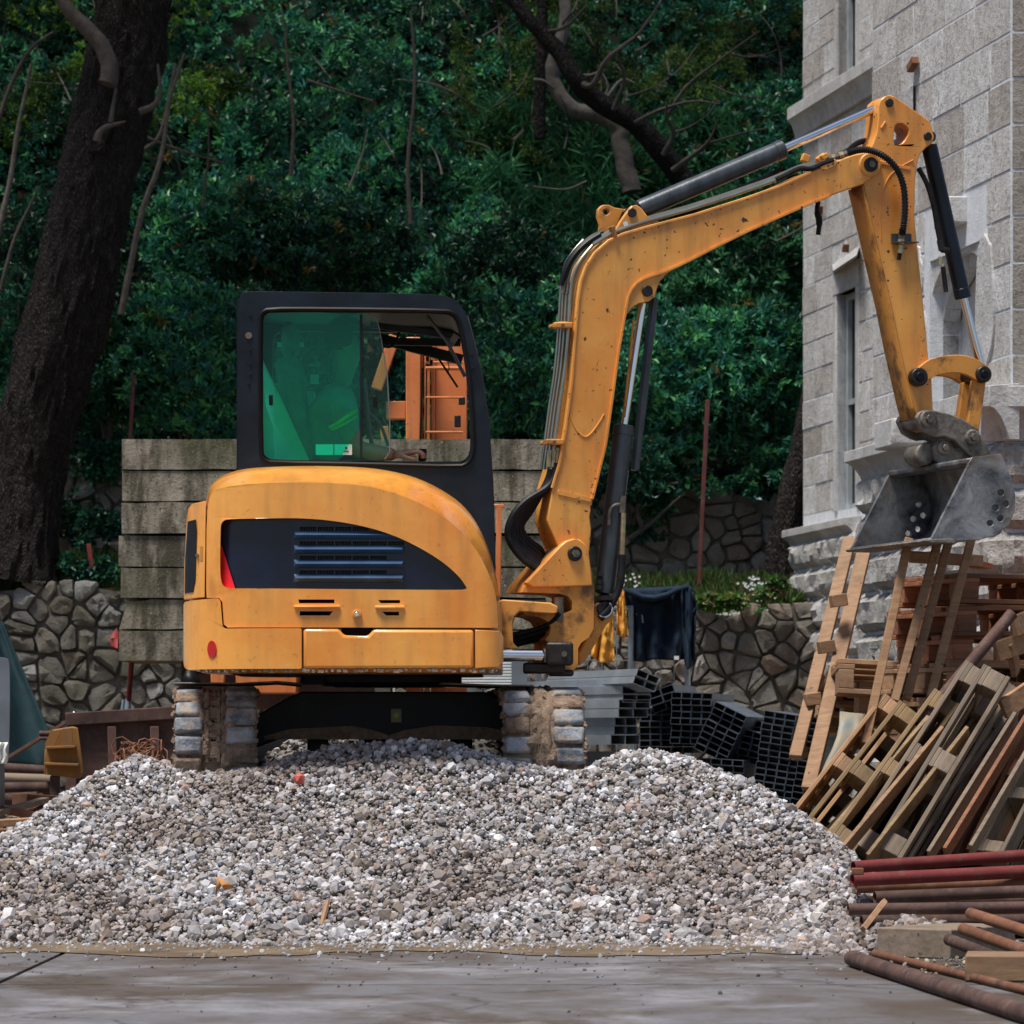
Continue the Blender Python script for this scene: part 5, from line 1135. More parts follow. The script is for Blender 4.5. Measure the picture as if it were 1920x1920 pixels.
s = MB(); s.tube([B.p(1572, 293, .08), B.p(1580, 290.5, .08)], .02, 6); s.tube([B.p(1558, 297, .08), B.p(1564, 295, .08)], .019, 6); s.build('hose_nut', M['fitting'], boom)
# corrugated hose curling over the pivot
cp = spline([B.p(x, y, .14) for x, y in ((1590, 287), (1612, 281), (1635, 283), (1660, 295), (1682, 318), (1694, 350), (1697, 390), (1694, 425), (1691, 440))], 12)
rr = [.0125+.0060*(i % 2) for i in range(len(cp))]
MB().tube(cp, rr, 10).build('corrugated_hose', M['hose'], boom, angle=80)
s = MB(); s.tube(spline([B.p(x, y, -.05) for x, y in ((1590, 283), (1605, 270), (1622, 264), (1640, 266), (1660, 275))], 6), .014, 8); s.build('rear_hose', M['hose'], boom)
# hanging black strap under the boom tip
s = MB(); s.tube(spline([B.p(x, y, .0) for x, y in ((1534, 378), (1532, 395), (1536, 415), (1534, 440))], 5), [.012]*6+[.016]*6+[.012]*4, 8); s.build('hanging_strap', M['seal'], boom)
# ---- arm
AW = .08
arm_px = [(1718, 782), (1712, 760), (1700, 709), (1686, 648), (1672, 577), (1647, 470), (1633, 410), (1619, 346), (1622, 325), (1626, 300), (1629, 286), (1637, 268), (1644, 248), (1647, 222), (1647, 200), (1650, 188), (1658, 181), (1668, 178), (1678, 181), (1700, 196), (1742, 226), (1747, 236), (1752, 256), (1749, 268), (1736, 277), (1725, 290), (1719, 312), (1716, 345), (1715, 406), (1721, 470), (1730, 556), (1741, 669), (1747, 709), (1749.5, 767), (1762, 782), (1758, 800), (1744, 808), (1728, 802)]
arm_hole = [(1678.7, 236), (1685, 231), (1692, 231), (1699, 236), (1704, 243), (1704, 251), (1698, 261), (1691, 269), (1684, 272), (1678, 271), (1674.5, 262)]
arm = bplate('arm', arm_px, AW, 2*AW, M['paint_boom'], EX, [arm_hole], bev=.005)
B2 = B
s = MB(); e = [(1619, 348), (1633, 410), (1647, 470), (1672, 577), (1686, 648), (1700, 709), (1712, 762), (1719, 784)]
P = [B.tz(x, y, AW) for x, y in e]; s.sheet([[B.w(t_-.006, z_, AW+.008), B.w(t_-.006, z_, -AW-.008)] for t_, z_ in P]); s.build('inner_flange', M['paint_worn'], arm, solid=.01)
s = MB(); s.tube(spline([B.p(x, y, AW+.001) for x, y in ((1712, 300), (1690, 312), (1668, 330), (1655, 360), (1650, 400), (1652, 450))], 5), .0035, 6); s.build('weld_seam', M['paint_boom'], arm)
s = MB(); s.beam(B.p(1645, 303, AW), B.p(1706, 317, AW), .012, .018); s.build('reinforcing_bar', M['paint_boom'], arm, bevel=.003)
s = MB(); s.tube([B.p(x, y, AW+.001) for x, y in ((1652, 240), (1660, 228))], .006, 6); s.build('weld_end', M['paint_boom'], arm)
for (x, y, r_) in ((1667, 193, .021), (1739, 256, .021)): MB().pin(B, x, y, r_, AW+.012, -AW-.012, AW).build('arm_pin', M['pin'], arm, bevel=.003)
s = MB(); s.plate(B, rrect(1672, 438, 1709, 454, 2), AW+.012, .008); s.beam(B.p(1674, 455, AW+.03), B.p(1719, 455, AW+.03), .05, .006); vb = s.build('valve_bracket', M['barrel'], arm, bevel=.002)
for (a_, b_, r_, m) in (((1691, 436), (1690, 448), .016, 'bolt'), ((1690, 449), (1689, 458), .019, 'fitting'), ((1689, 460), (1688, 468), .013, 'fitting'), ((1688, 468), (1687, 475), .016, 'fitting'), ((1687, 476), (1685, 487), .011, 'seal')):
    MB().tube([B.p(*a_, AW+.035), B.p(*b_, AW+.035)], r_, 8).build('hose_coupling', M[m], vb)
# cylinders
def cyl(nm, pbase, pmid, ptip, rb, rr_, off, matb, mid2=None, eye=.034, eyem='pin'):
    s = MB(); a, m_, t_ = (B.p(*q, off) for q in (pbase, pmid, ptip)); d = (m_-a).normalized()
    ro = MB().tube([m_-d*.05, t_], rr_, 18).build(nm+'_rod', M['chrome'], EX)
    s.tube([a+d*.035, a+d*.04, a+d*.06, m_-d*.05, m_-d*.048, m_-d*.006, m_], [rb*.6, rb*.97, rb, rb, rb*1.05, rb*1.05, rb*.9], 24)
    c = s.build(nm, matb, EX, angle=30)
    nn = B.n
    MB().tube([a+nn*.04, a-nn*.04], eye, 16).build('cylinder_eye', M[eyem], c, bevel=.004)
    dt = (t_-m_).normalized(); MB().tube([t_+nn*.035, t_-nn*.035], eye, 16).build('rod_eye', M[eyem], ro, bevel=.004)
    return c, ro
c1, r1 = cyl('arm_cylinder', (1185, 399), (1469, 279), (1664, 194), .047, .0205, .0, M['barrel'], eye=.03)
s = MB(); s.tube([B.p(1262, 404, .0), B.p(1300, 392, .02), B.p(1440, 330, .02), B.p(1462, 318, 0)], .012, 8); s.build('cylinder_feed_pipe', M['seal'], c1)
c2, r2 = cyl('bucket_cylinder', (1739, 258), (1806, 560), (1843, 702), .040, .021, .0, M['black'], eye=.03)
s = MB(); s.tube(spline([B.p(x, y, .05) for x, y in ((1722, 315), (1738, 345), (1750, 385), (1757, 425), (1762, 450))], 6), .013, 8); s.build('bucket_hose', M['hose'], c2)
s = MB(); s.tube([B.p(1762, 450, .05), B.p(1766, 470, .05)], .016, 8); s.tube([B.p(1768, 500, .04), B.p(1774, 548, .04)], .012, 8); s.tube([B.p(1766, 468, .05), B.p(1778, 470, .04)], .016, 8); s.build('hose_coupling', M['pin'], c2)
s = MB(); s.box(B.p(1763, 490, .06), (.018, .018, .045)); s.build('yellow_tag', M['fitting'], c2)
c3, r3 = cyl('boom_cylinder', (1131, 1128), (1170, 797), (1207, 556), .049, .019, .0, M['barrel'], eye=.035)
s = MB(); s.beam(B.p(1226, 560, -.02), B.p(1190, 882, -.02), .06, .03); s.build('rod_guard', M['barrel'], r3, bevel=.006)
s = MB(); s.tube([B.p(1188, 600, .03), B.p(1170, 780, .03)], .006, 8); s.build('guard_edge', M['paint_worn'], r3)
s = MB(); s.tube(spline([B.p(x, y, .05) for x, y in ((1142, 985), (1143, 960), (1152, 948), (1166, 946))], 5), .010, 8); s.tube([B.p(1168, 930, .05), B.p(1166, 962, .05)], .017, 8); s.build('cylinder_feed_pipe', M['bolt'], c3)
s = MB(); s.tube([B.p(1169, 962, .06), B.p(1166, 1045, .06)], .013, 8); s.build('hose_ferrule', M['fitting'], c3)
s = MB(); s.tube(spline([B.p(x, y, .06) for x, y in ((1166, 1040), (1165, 1080), (1158, 1110), (1142, 1140), (1125, 1160))], 6), .019, 10); s.build('thick_hose', M['hose'], c3)
for y in (1070, 1085, 1095): MB().pin(B, 1127-(y-1070)*.1, y+6, .012, .062, .03).build('cylinder_plug', M['pin'], c3)
s = MB(); s.beam(B.p(1120, 1122, .03), B.p(1142, 1122, .03), .1, .02); s.build('cylinder_base', M['pin'], c3)
# base of the boom cylinder and its arm down to the bracket
bplate('cylinder_seat', [(1112, 1135), (1122, 1130), (1142, 1131), (1152, 1142), (1150, 1158), (1138, 1172), (1098, 1240), (1086, 1248), (1084, 1226), (1104, 1186), (1112, 1176)], .05, .11, M['paint_worn'], bracket, bev=.012)
MB().pin(B, 1133, 1142, .04, .062, -.07, .05).build('cylinder_foot_pin', M['pin'], bracket, bevel=.005)
s = MB(); s.tube([B.p(1133+15*math.cos(a/8*math.pi-.9), 1142+15*math.sin(a/8*math.pi-.9), .075) for a in range(9)], .004, 6); s.build('wire_clip', M['chrome'], bracket)
# hose bundle sweeping from the boom foot to the house
for k in range(6):
    o = k*8.0
    pts = [(1041-k*1.5, 868), (1040-k*2, 892), (1025-k*1.5, 914+k), (985+o*.25, 940+o*.45), (960+o*.45, 970+o*.35), (952+o*.75, 1003), (966+o*.75, 1032-o*.35), (990+o*.6, 1056-o*.6), (1018, 1072-o*.4)]
    MB().tube(spline([B.p(x, y, .09-k*.02) for x, y in pts], 6), .0165, 8).build('hose', M['hose'], EX)
s = MB(); s.tube(spline([B.p(x, y, .06) for x, y in ((1052, 535), (1062, 505), (1078, 478), (1100, 456), (1125, 440))], 6), .016, 8); s.tube(spline([B.p(x, y, .02) for x, y in ((1058, 520), (1067, 493), (1085, 468), (1108, 448), (1130, 436))], 6), .018, 8); s.build('elbow_hoses', M['seal'], boom)
for x, y in ((1058, 528), (1066, 530)): MB().tube([B.p(x, y, .06), B.p(x-3, y+22, .06)], .012, 8).build('hose_ferrule', M['bolt'], boom)
for x, y in ((1038, 872), (1030, 872), (1046, 868)): MB().tube([B.p(x, y-28, .09), B.p(x-2, y+4, .09)], .012, 6).build('hose_ferrule', M['fitting'], EX)
# links
for o in (.105, -.075):
    bplate('tipping_link', chaikin([(1722, 690), (1733, 680), (1748, 671), (1790, 664), (1820, 668), (1845, 680), (1858, 692), (1858, 708), (1846, 716), (1832, 714), (1815, 703), (1795, 698), (1765, 701), (1745, 709), (1732, 720), (1718, 716), (1714, 702)], 1), o, .03, M['paint_worn'], EX, bev=.005, poff=.105)
for (x, y, r_) in ((1722, 707, .046), (1843, 702, .042)):
    p_ = MB().pin(B, x, y, r_, .125, -.12, .105).build('link_pin', M['pin'], EX, bevel=.008); MB().pin(B, x, y, r_*.5, .135, .12, .105, 12).build('link_pin_cap', M['seal'], p_, bevel=.004)
for o, w_ in ((.085, .045), (-.04, .045)):
    bplate('bucket_link', [(1826, 712), (1850, 712), (1842, 770), (1836, 806), (1812, 806), (1818, 770)], o, w_, M['paint_worn'], EX, bev=.006, poff=.085)
# quick coupler and bucket
cq = [(1718, 783), (1722, 774), (1732, 769), (1744, 768), (1775, 774), (1806, 786), (1828, 800), (1840, 818), (1851, 836), (1858, 850), (1842, 856), (1822, 857), (1806, 842), (1790, 826), (1772, 818), (1756, 820), (1745, 816), (1728, 806)]
for o in (.13, -.10): qc = bplate('quick_coupler', cq, o, .03, M['coupler'], EX, bev=.006, poff=.13)
for (x, y, r_) in ((1740, 786, .045), (1823, 820, .04)):
    MB().pin(B, x, y, r_, .145, -.14, .13, 20).build('coupler_boss', M['coupler'], qc, bevel=.008); MB().pin(B, x, y, r_*.5, .165, .14, .13, 6).build('coupler_bolt', M['bolt'], qc, bevel=.003)
be = [(1730, 856), (1727, 842), (1733, 832), (1746, 827), (1762, 824), (1776, 830), (1786, 840), (1812, 858), (1850, 862), (1800, 868), (1760, 868), (1738, 868)]
for o in (.095, -.07):
    ear = bplate('bucket_ear', [(1752, 860), (1750, 838), (1758, 826), (1771, 822), (1784, 829), (1792, 842), (1812, 850), (1832, 852), (1838, 872), (1790, 880), (1762, 872)], o, .03, M['coupler'], EX, bev=.006, poff=.095)
MB().pin(B, 1769, 840, .035, .115, -.1, .095, 20).build('ear_boss', M['coupler'], EX, bevel=.008); MB().pin(B, 1769, 840, .018, .13, .1, .095, 6).build('ear_bolt', M['bolt'], EX, bevel=.003)
MB().pin(B, 1742, 850, .055, .06, -.10, .095, 20).build('coupler_hook', M['coupler'], EX, bevel=.01)
side = [(1814.6, 873), (1822, 857), (1877, 851), (1884, 866), (1898, 900), (1904, 928), (1903, 957), (1893, 983), (1869, 1003.6), (1835, 1012), (1786, 1015), (1744, 1014), (1755, 993), (1768, 965), (1783, 936), (1799, 904)]
hl = [circ(x, y, 6.2, 14) for x, y in ((1877, 923.7), (1886, 945), (1866.7, 952), (1875.8, 972), (1856.8, 980.7))]
BH = .5
bk = MB().plate(B, side, BH, .022, hl).build('bucket', M['bucket'], EX, bevel=.003)
bk['label'] = 'wide grey steel grading bucket without teeth'
MB().plate(B, side, -BH+.022, .022, hl, BH).build('far_side_plate', M['bucket'], bk, bevel=.003)
shell = [(1818, 862), (1835, 862), (1876, 853), (1883, 868), (1896, 901), (1902, 929), (1901, 956), (1891, 981), (1868, 1001), (1835, 1009.5), (1786, 1012.5), (1744, 1011.5)]
P = [B.tz(x, y, BH) for x, y in shell]; n_ = 7
s = MB(); s.sheet([[B.w(t_, z_, BH-.01-(2*BH-.02)*k/n_) for k in range(n_+1)] for t_, z_ in P]); s.build('bucket_shell', M['bucket'], bk, solid=.016)
P = [B.tz(x, y, BH) for x, y in ((1792, 1010.0), (1742, 1011.0), (1738, 1013.5), (1742, 1017), (1792, 1018))]
s = MB(); s.poly([B.w(t_, z_, BH+.015) for t_, z_ in P], [B.w(t_, z_, -BH-.015) for t_, z_ in P]); s.build('cutting_edge', M['coupler'], bk, bevel=.003)
P = [B.tz(x, y, BH) for x, y in ((1818, 858), (1836, 858), (1836, 872), (1818, 868))]
s = MB(); s.poly([B.w(t_, z_, BH-.02) for t_, z_ in P], [B.w(t_, z_, -BH+.02) for t_, z_ in P]); s.build('bucket_top_beam', M['bucket'], bk, bevel=.006)
s = MB()
for o in (.11, -.11): s.plate(B, [(1812, 866), (1870, 858), (1862, 900), (1838, 925), (1822, 890)], o, .02)
s.build('bucket_stiffener', M['bucket'], bk)

# ---------------------------------------------------------------- the operator
OP = empty('person', (at(620, 890, 19.12).x, 19.12, 1.55), 'seated operator in dark shirt with lime trim resting a hand on the joystick', 'person')
def skin_fig(name, chain, mat, parent, sub=2):
    "chain: list of (point, radius, parent index)"
    o0 = Vector(parent['_org']); me = bpy.data.meshes.new(name)
    me.from_pydata([tuple(Vector(p)-o0) for p, r_, k in chain], [(k, i) for i, (p, r_, k) in enumerate(chain) if k >= 0], [])
    ob = bpy.data.objects.new(name, me); col.objects.link(ob); ob.parent = parent
    bm = bmesh.new(); bm.from_mesh(me); lay = bm.verts.layers.skin.verify(); bm.verts.ensure_lookup_table()
    for i, (p, r_, k) in enumerate(chain):
        bm.verts[i][lay].radius = r_ if isinstance(r_, tuple) else (r_, r_); bm.verts[i][lay].use_root = (i == 0)
    bm.to_mesh(me); bm.free()
    m = ob.modifiers.new('skin', 'SKIN'); m.use_smooth_shade = True
    m = ob.modifiers.new('sub', 'SUBSURF'); m.levels = sub; m.render_levels = sub
    me.materials.append(mat); return ob
def op(px, py, dy=0): return at(px, py, 19.12+dy)
sh = op(628, 742); 
body = skin_fig('person_body', [
    (op(612, 880), .14, -1), (op(614, 840), (.14, .13), 0), (op(618, 800), (.13, .15), 1), (op(628, 755), (.13, .17), 2), (op(638, 722), (.055, .06), 3), (op(643, 700), .052, 4), (op(650, 672), (.085, .075), 5), (op(650, 645), (.085, .08), 6), (op(648, 622), .055, 7),
    (op(632, 750, -.19), .068, 3), (op(650, 800, -.24), .055, 9), (op(668, 842, -.25), .047, 10), (op(705, 849, -.24), .042, 11), (op(738, 852, -.22), .030, 12),
    (op(632, 750, .19), .068, 3), (op(652, 800, .25), .055, 14), (op(672, 845, .26), .047, 15), (op(710, 850, .25), .04, 16), (op(745, 853, .24), .030, 17),
    (op(655, 895, -.12), .095, 0), (op(735, 890, -.14), .07, 19), (op(748, 960, -.14), .055, 20), (op(750, 1040, -.14), .045, 21),
    (op(655, 895, .12), .095, 0), (op(735, 890, .14), .07, 23), (op(748, 960, .14), .055, 24), (op(750, 1040, .14), .045, 25)], M['skin'], OP)
skin_fig('shirt', [(op(612, 878), .155, -1), (op(614, 840), (.155, .15), 0), (op(618, 800), (.145, .165), 1), (op(628, 755), (.145, .185), 2), (op(637, 728), (.065, .07), 3),
    (op(632, 750, -.19), .082, 3), (op(648, 795, -.235), .073, 5), (op(632, 750, .19), .082, 3), (op(648, 795, .24), .073, 7)], M['shirt'], OP)
skin_fig('trousers', [(op(612, 892), .15, -1), (op(655, 895, -.12), .105, 0), (op(735, 890, -.14), .08, 1), (op(748, 960, -.14), .064, 2), (op(750, 1030, -.14), .055, 3), (op(655, 895, .12), .105, 0), (op(735, 890, .14), .08, 5), (op(748, 960, .14), .064, 6), (op(750, 1030, .14), .055, 7)], M['jeans'], OP)
s = MB(); s.tube(spline([op(618, 802, -.305), op(632, 795, -.325), op(650, 782, -.33), op(668, 770, -.30)], 5), .010, 6); s.tube(spline([op(622, 806, -.31), op(636, 800, -.328), op(654, 790, -.33), op(670, 780, -.30)], 5), .006, 6); s.build('sleeve_trim', M['hivis'], OP)
# hand: palm, four fingers curled over the stick, thumb off the side
hx = lambda px, py, dy: at(px, py, 18.90+dy)
chain = [(hx(737, 852, .0), (.026, .020), -1), (hx(752, 851, .0), (.034, .020), 0), (hx(766, 850, 0), (.038, .018), 1)]
for k, (dy, l) in enumerate(((-.034, 1.0), (-.012, 1.1), (.010, 1.05), (.030, .85))):
    b0 = len(chain); chain += [(hx(776, 847, dy), .0115, 2), (hx(776+9*l, 846, dy-.004), .011, b0), (hx(776+17*l, 852, dy-.004), .010, b0+1), (hx(776+18*l, 860, dy), .009, b0+2)]
b0 = len(chain); chain += [(hx(758, 856, -.035), .011, 1), (hx(770, 860, -.048), .0095, b0), (hx(781, 862, -.044), .008, b0+1)]
skin_fig('hand', chain, M['skin'], OP, 2)
# face and hair
s = MB(); hc = op(653, 650)
s.add([hc+Vector(v) for v in ((.095, -.014, .012), (.095, .014, .012), (.125, 0, -.02), (.092, 0, -.028), (.09, 0, .035))], [(0, 1, 4), (0, 4, 2), (1, 2, 4), (0, 2, 3), (1, 3, 2)]); s.build('nose', M['skin'], OP)
for yy in (-.032, .032):
    e = MB().tube([hc+Vector((.078, yy, .03)), hc+Vector((.094, yy, .03))], .013, 10).build('eye', M['white'], OP); MB().tube([hc+Vector((.09, yy, .03)), hc+Vector((.097, yy, .03))], .006, 8).build('pupil', M['seal'], e)
MB().beam(hc+Vector((.094, -.022, -.05)), hc+Vector((.094, .022, -.05)), .012, .010).build('mouth', plain('lips', (.35, .10, .09), .5), OP, bevel=.003)
for yy in (-.085, .085): MB().tube([hc+Vector((.0, yy-.006, .0)), hc+Vector((.0, yy+.006, .0))], .028, 12).build('ear', M['skin'], OP, bevel=.004)
bm = bmesh.new(); bmesh.ops.create_uvsphere(bm, u_segments=20, v_segments=12, radius=.108); s = MB()
vv = [Vector((v.co.x*.98-.012, v.co.y*.88, v.co.z*1.05+.035)) for v in bm.verts]; ff = [tuple(v.index for v in f.verts) for f in bm.faces if not (f.calc_center_median().x > .03 and f.calc_center_median().z < .045) and f.calc_center_median().z > -.05]
s.add([hc+v for v in vv], ff); bm.free(); s.build('hair', M['hair'], OP, solid=.01)
# ================================================================ THE STONE BUILDING
BD = empty('stone_building', (2.9, 24, 0), 'pale limestone building with rock-faced base, narrow windows and arched recess at the right', 'building')
VX = -400; dx = (960-VX)/F; ang = math.degrees(math.atan2(-1, dx))
PB = Plane(.3117*21.0-0+0, 0, ang); PB.o = Vector((2.667, 21.0, 0))
PA = Plane(0, 0, ang); PA.o = Vector((2.287, 30.9, 0))
PC = Plane(2.667, 21.0, 0)
rb = random.Random(4)
def block(pl, t0, t1, z0, z1, mat, off=0.0, gap=.0075, dep=.06, bev=.003):
    j = rb.uniform(-.004, .004); f = [pl.w(t0+gap, z0+gap, off+j), pl.w(t1-gap, z0+gap, off+j), pl.w(t1-gap, z1-gap, off+j), pl.w(t0+gap, z1-gap, off+j)]
    return MB().poly(f, [p-pl.n*dep for p in f]).build('stone_block', mat, BD, bevel=bev)
def rough_block(pl, t0, t1, z0, z1, off, mat, gap=.012, bulge=.055):
    nx = max(4, int((t1-t0)/.05)); nz = 5; rows = []; sd_ = rb.uniform(0, 99)
    for j in range(nz+1):
        row = []
        for i in range(nx+1):
            u, v = i/nx, j/nz; e = min(u, 1-u)*(t1-t0)/.05; e2 = min(v, 1-v)*(z1-z0)/.05; k = min(1, e)*min(1, e2); k = 0 if (i in (0, nx) or j in (0, nz)) else .45+.55*k
            T_ = t0+gap+(t1-t0-2*gap)*u; Z_ = z0+gap+(z1-z0-2*gap)*v
            if i in (0, nx): T_ += .007*fbm((Z_*30, sd_, 1)); 
            if j in (0, nz): Z_ += .008*fbm((T_*20, sd_, 2))
            row.append(pl.w(T_, Z_, off+bulge*k+.035*k*fbm((T_*14, Z_*14, sd_), 3)))
        rows.append(row)
    m = MB().sheet(rows); b = len(m.v); W_ = nx+1
    rim = list(range(0, W_))+[r*W_+nx for r in range(1, nz+1)]+[nz*W_+i for i in range(nx-1, -1, -1)]+[r*W_ for r in range(nz-1, 0, -1)]
    bk_ = [m.v[i]-pl.n*(.06) for i in rim]; m.v += bk_; nr = len(rim)
    m.f += [(rim[i], rim[(i+1) % nr], b+(i+1) % nr, b+i) for i in range(nr)]
    return m.build('stone_block', mat, BD, angle=30)
def courses(pl, ta, tb, za, zb, ch, lens, holes=(), rough=False, off=0.0, mat=None):
    n = max(1, round((zb-za)/ch)); h_ = (zb-za)/n
    for r in range(n):
        z0 = za+r*h_; z1 = z0+h_; t = ta
        while t < tb-.02:
            L = rb.uniform(*lens); t1 = t+L
            if tb-t1 < lens[0]*.6: t1 = tb
            segs = [(t, t1)]
            for (h0, h1, k0, k1) in holes:
                if z1 > k0+.05 and z0 < k1-.05:
                    ns = []
                    for a, b in segs:
                        if b <= h0 or a >= h1: ns.append((a, b)); continue
                        if a < h0-.05: ns.append((a, h0))
                        if b > h1+.05: ns.append((h1, b))
                    segs = ns
            for a, b in segs:
                if b-a > .06:
                    if rough: rough_block(pl, a, b, z0, z1, off, mat or M['rockface'])
                    else: block(pl, a, b, z0, z1, mat or M['ashlar'], off)
            t = t1
def slab(pl, t0, t1, z0, z1, off, dep, mat, name, holes=(), bev=0):
    f = [pl.w(t0, z0, off), pl.w(t1, z0, off), pl.w(t1, z1, off), pl.w(t0, z1, off)]
    hs = [([pl.w(a, c, off), pl.w(b, c, off), pl.w(b, d, off), pl.w(a, d, off)],)*1 for a, b, c, d in holes]
    hs = [(h[0], [p-pl.n*dep for p in h[0]]) for h in hs]
    return MB().poly(f, [p-pl.n*dep for p in f], hs).build(name, mat, BD, bevel=bev)
ZL = 2.50; ZT = 7.6
# wall A, the far wing: t from the far corner (0) towards the camera
def A_t(px, off=0): return PA.tz(px, 500, off)[0]
wa0, wa1 = A_t(1570), A_t(1606)
zA = lambda px, py: PA.tz(px, py)[1]
hA = [(wa0, wa1, zA(1588, 955), zA(1588, 545)), (wa0+.02, wa1, zA(1590, 170), 9)]
slab(PA, 0, 6, 0, ZT, -.005, .4, M['joint'], 'joint_mortar', [(a, b, c, min(d, ZT-.01)) for a, b, c, d in hA])
courses(PA, 0, 2.7, ZL+.16, ZT, .225, (.32, .62), hA)
courses(PA, -.08, 2.9, .12, ZL-.04, .225, (.3, .55), rough=True, off=.06)
slab(PA, -.09, 3, 0, ZL, .045, .1, M['joint'], 'base_mortar')
MB().poly([PA.w(0, 0, -.05), PA.w(0, ZT, -.05), PA.w(0, ZT, -3), PA.w(0, 0, -3)], [PA.w(.3, 0, -.05), PA.w(.3, ZT, -.05), PA.w(.3, ZT, -3), PA.w(.3, 0, -3)]).build('end_wall', M['ashlar'], BD)
def ledge(pl, t0, t1, z0, z1, off, mat=None, ret0=True, name='stone_ledge'):
    "a moulded string course: square top, hollow below"
    hh = z1-z0; pr = [(0, z1), (off, z1-.015), (off, z1-hh*.42), (off*.86, z1-hh*.45), (off*.62, z1-hh*.60), (off*.42, z1-hh*.85), (off*.35, z0), (0, z0)]
    return MB().poly([pl.w(t0, z, o) for o, z in pr], [pl.w(t1, z, o) for o, z in pr]).build(name, mat or M['smooth_stone'], BD, bevel=.004)
ledge(PA, -.16, 1.72, ZL-.10, ZL+.07, .13)
zU = PA.tz(1510, 225)[1]
ledge(PA, -.10, 2.9, zU-.13, zU+.13, .10)
def window(pl, t0, t1, z0, z1, rec=.11, jamb=.09, mull=None):
    wn = MB()
    W_ = slab(pl, t0-.01, t1+.01, z0-.01, z1+.01, -rec, .03, M['glassdark'], 'window')
    for (a, b) in ((t0-jamb, t0), (t1, t1+jamb)): slab(pl, a, b, z0, z1, .012, rec+.02, M['smooth_stone'], 'window_jamb', bev=.006)
    slab(pl, t0-jamb, t1+jamb, z1, z1+.2, .016, rec+.02, M['smooth_stone'], 'window_lintel', bev=.006)
    f = MB()
    for a, b, c, d in ((t0, t0+.05, z0, z1), (t1-.05, t1, z0, z1), (t0+.05, t1-.05, z1-.05, z1), (t0+.05, t1-.05, z0, z0+.05), (t0+.05, t1-.05, (z0+z1)/2-.02, (z0+z1)/2+.02), ((t0+t1)/2-.02, (t0+t1)/2+.02, z0+.05, z1-.05)):
        q = [pl.w(a, c, -rec+.04), pl.w(b, c, -rec+.04), pl.w(b, d, -rec+.04), pl.w(a, d, -rec+.04)]; f.poly(q, [p-pl.n*.035 for p in q])
    o = f.build('window_frame', M['winframe'], W_); return W_
window(PA, hA[0][0], hA[0][1], hA[0][2], hA[0][3]); window(PA, hA[1][0], hA[1][1], hA[1][2], 7.4)
# little broken slab and hood over the window on wall A
s = MB(); s.poly([PA.p(1560, 497, .03), PA.p(1612, 460, .03), PA.p(1606, 478, .12), PA.p(1562, 508, .12)], [PA.p(1560, 503, .0), PA.p(1612, 466, .0), PA.p(1606, 484, .02), PA.p(1562, 514, .02)]); s.build('window_hood', M['white_stone'], BD)
for (x, y) in ((1585, 472), (1536, 400)): MB().beam(PA.p(x, y, .02), PA.p(x+2, y-14, .02), .05, .02).build('iron_stub', M['rust'], BD)
# wall B, the projecting bay: t = 0 at the near corner, negative away
def B_t(px, off=0): return PB.tz(px, 500, off)[0]
tb0 = B_t(1635); zB = lambda px, py: PB.tz(px, py)[1]
b0, b1 = B_t(1742), B_t(1842); ar = [b0-.10, b1+.06, zB(1790, 800), zB(1790, 430)]
slab(PB, tb0, 0, 0, ZT, -.005, .45, M['joint'], 'joint_mortar', [(b0, b1, ar[2], zB(1790, 470))])
courses(PB, tb0, -.002, ZL+.20, ZT-1.2, .242, (.30, .66), [tuple(ar)])
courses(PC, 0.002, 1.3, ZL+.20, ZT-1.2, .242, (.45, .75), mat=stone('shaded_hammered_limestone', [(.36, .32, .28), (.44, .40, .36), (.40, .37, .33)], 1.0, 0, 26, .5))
slab(PC, 0, 2.5, 0, ZT, -.005, .45, M['joint'], 'joint_mortar')
for sgn, a_, b_, c_ in ((PB, tb0+.01, 0.05, 0), (PC, -.05, 2.4, 0)):
    slab(sgn, a_, b_, 0, ZL-.02, .045, .10, M['joint'], 'base_mortar')
courses(PB, tb0, .06, .10, ZL-.02, .242, (.32, .6), rough=True, off=.06)
courses(PC, -.06, 1.4, .10, ZL-.02, .242, (.45, .75), rough=True, off=.06)
MB().poly([PB.w(tb0, 0, -.05), PB.w(tb0, ZT, -.05), PB.w(tb0, ZT, -2.5), PB.w(tb0, 0, -2.5)], [PB.w(tb0+.3, 0, -.05), PB.w(tb0+.3, ZT, -.05), PB.w(tb0+.3, ZT, -2.5), PB.w(tb0+.3, 0, -2.5)]).build('return_wall', M['ashlar'], BD)
ledge(PB, tb0-.02, b0+.05, ZL-.05, ZL+.14, .17); ledge(PB, b1-.25, .16, ZL-.02, ZL+.28, .17); ledge(PC, -.17, 1.4, ZL-.02, ZL+.28, .17)
slab(PB, b0-.55, b0+.0, ZL+.15, ZL+.34, .05, .12, M['smooth_stone'], 'sill_block', bev=.01)
slab(PB, b0-.25, b0+.15, ZL+.06, ZL+.22, .26, .2, M['smooth_stone'], 'sill_block', bev=.02)
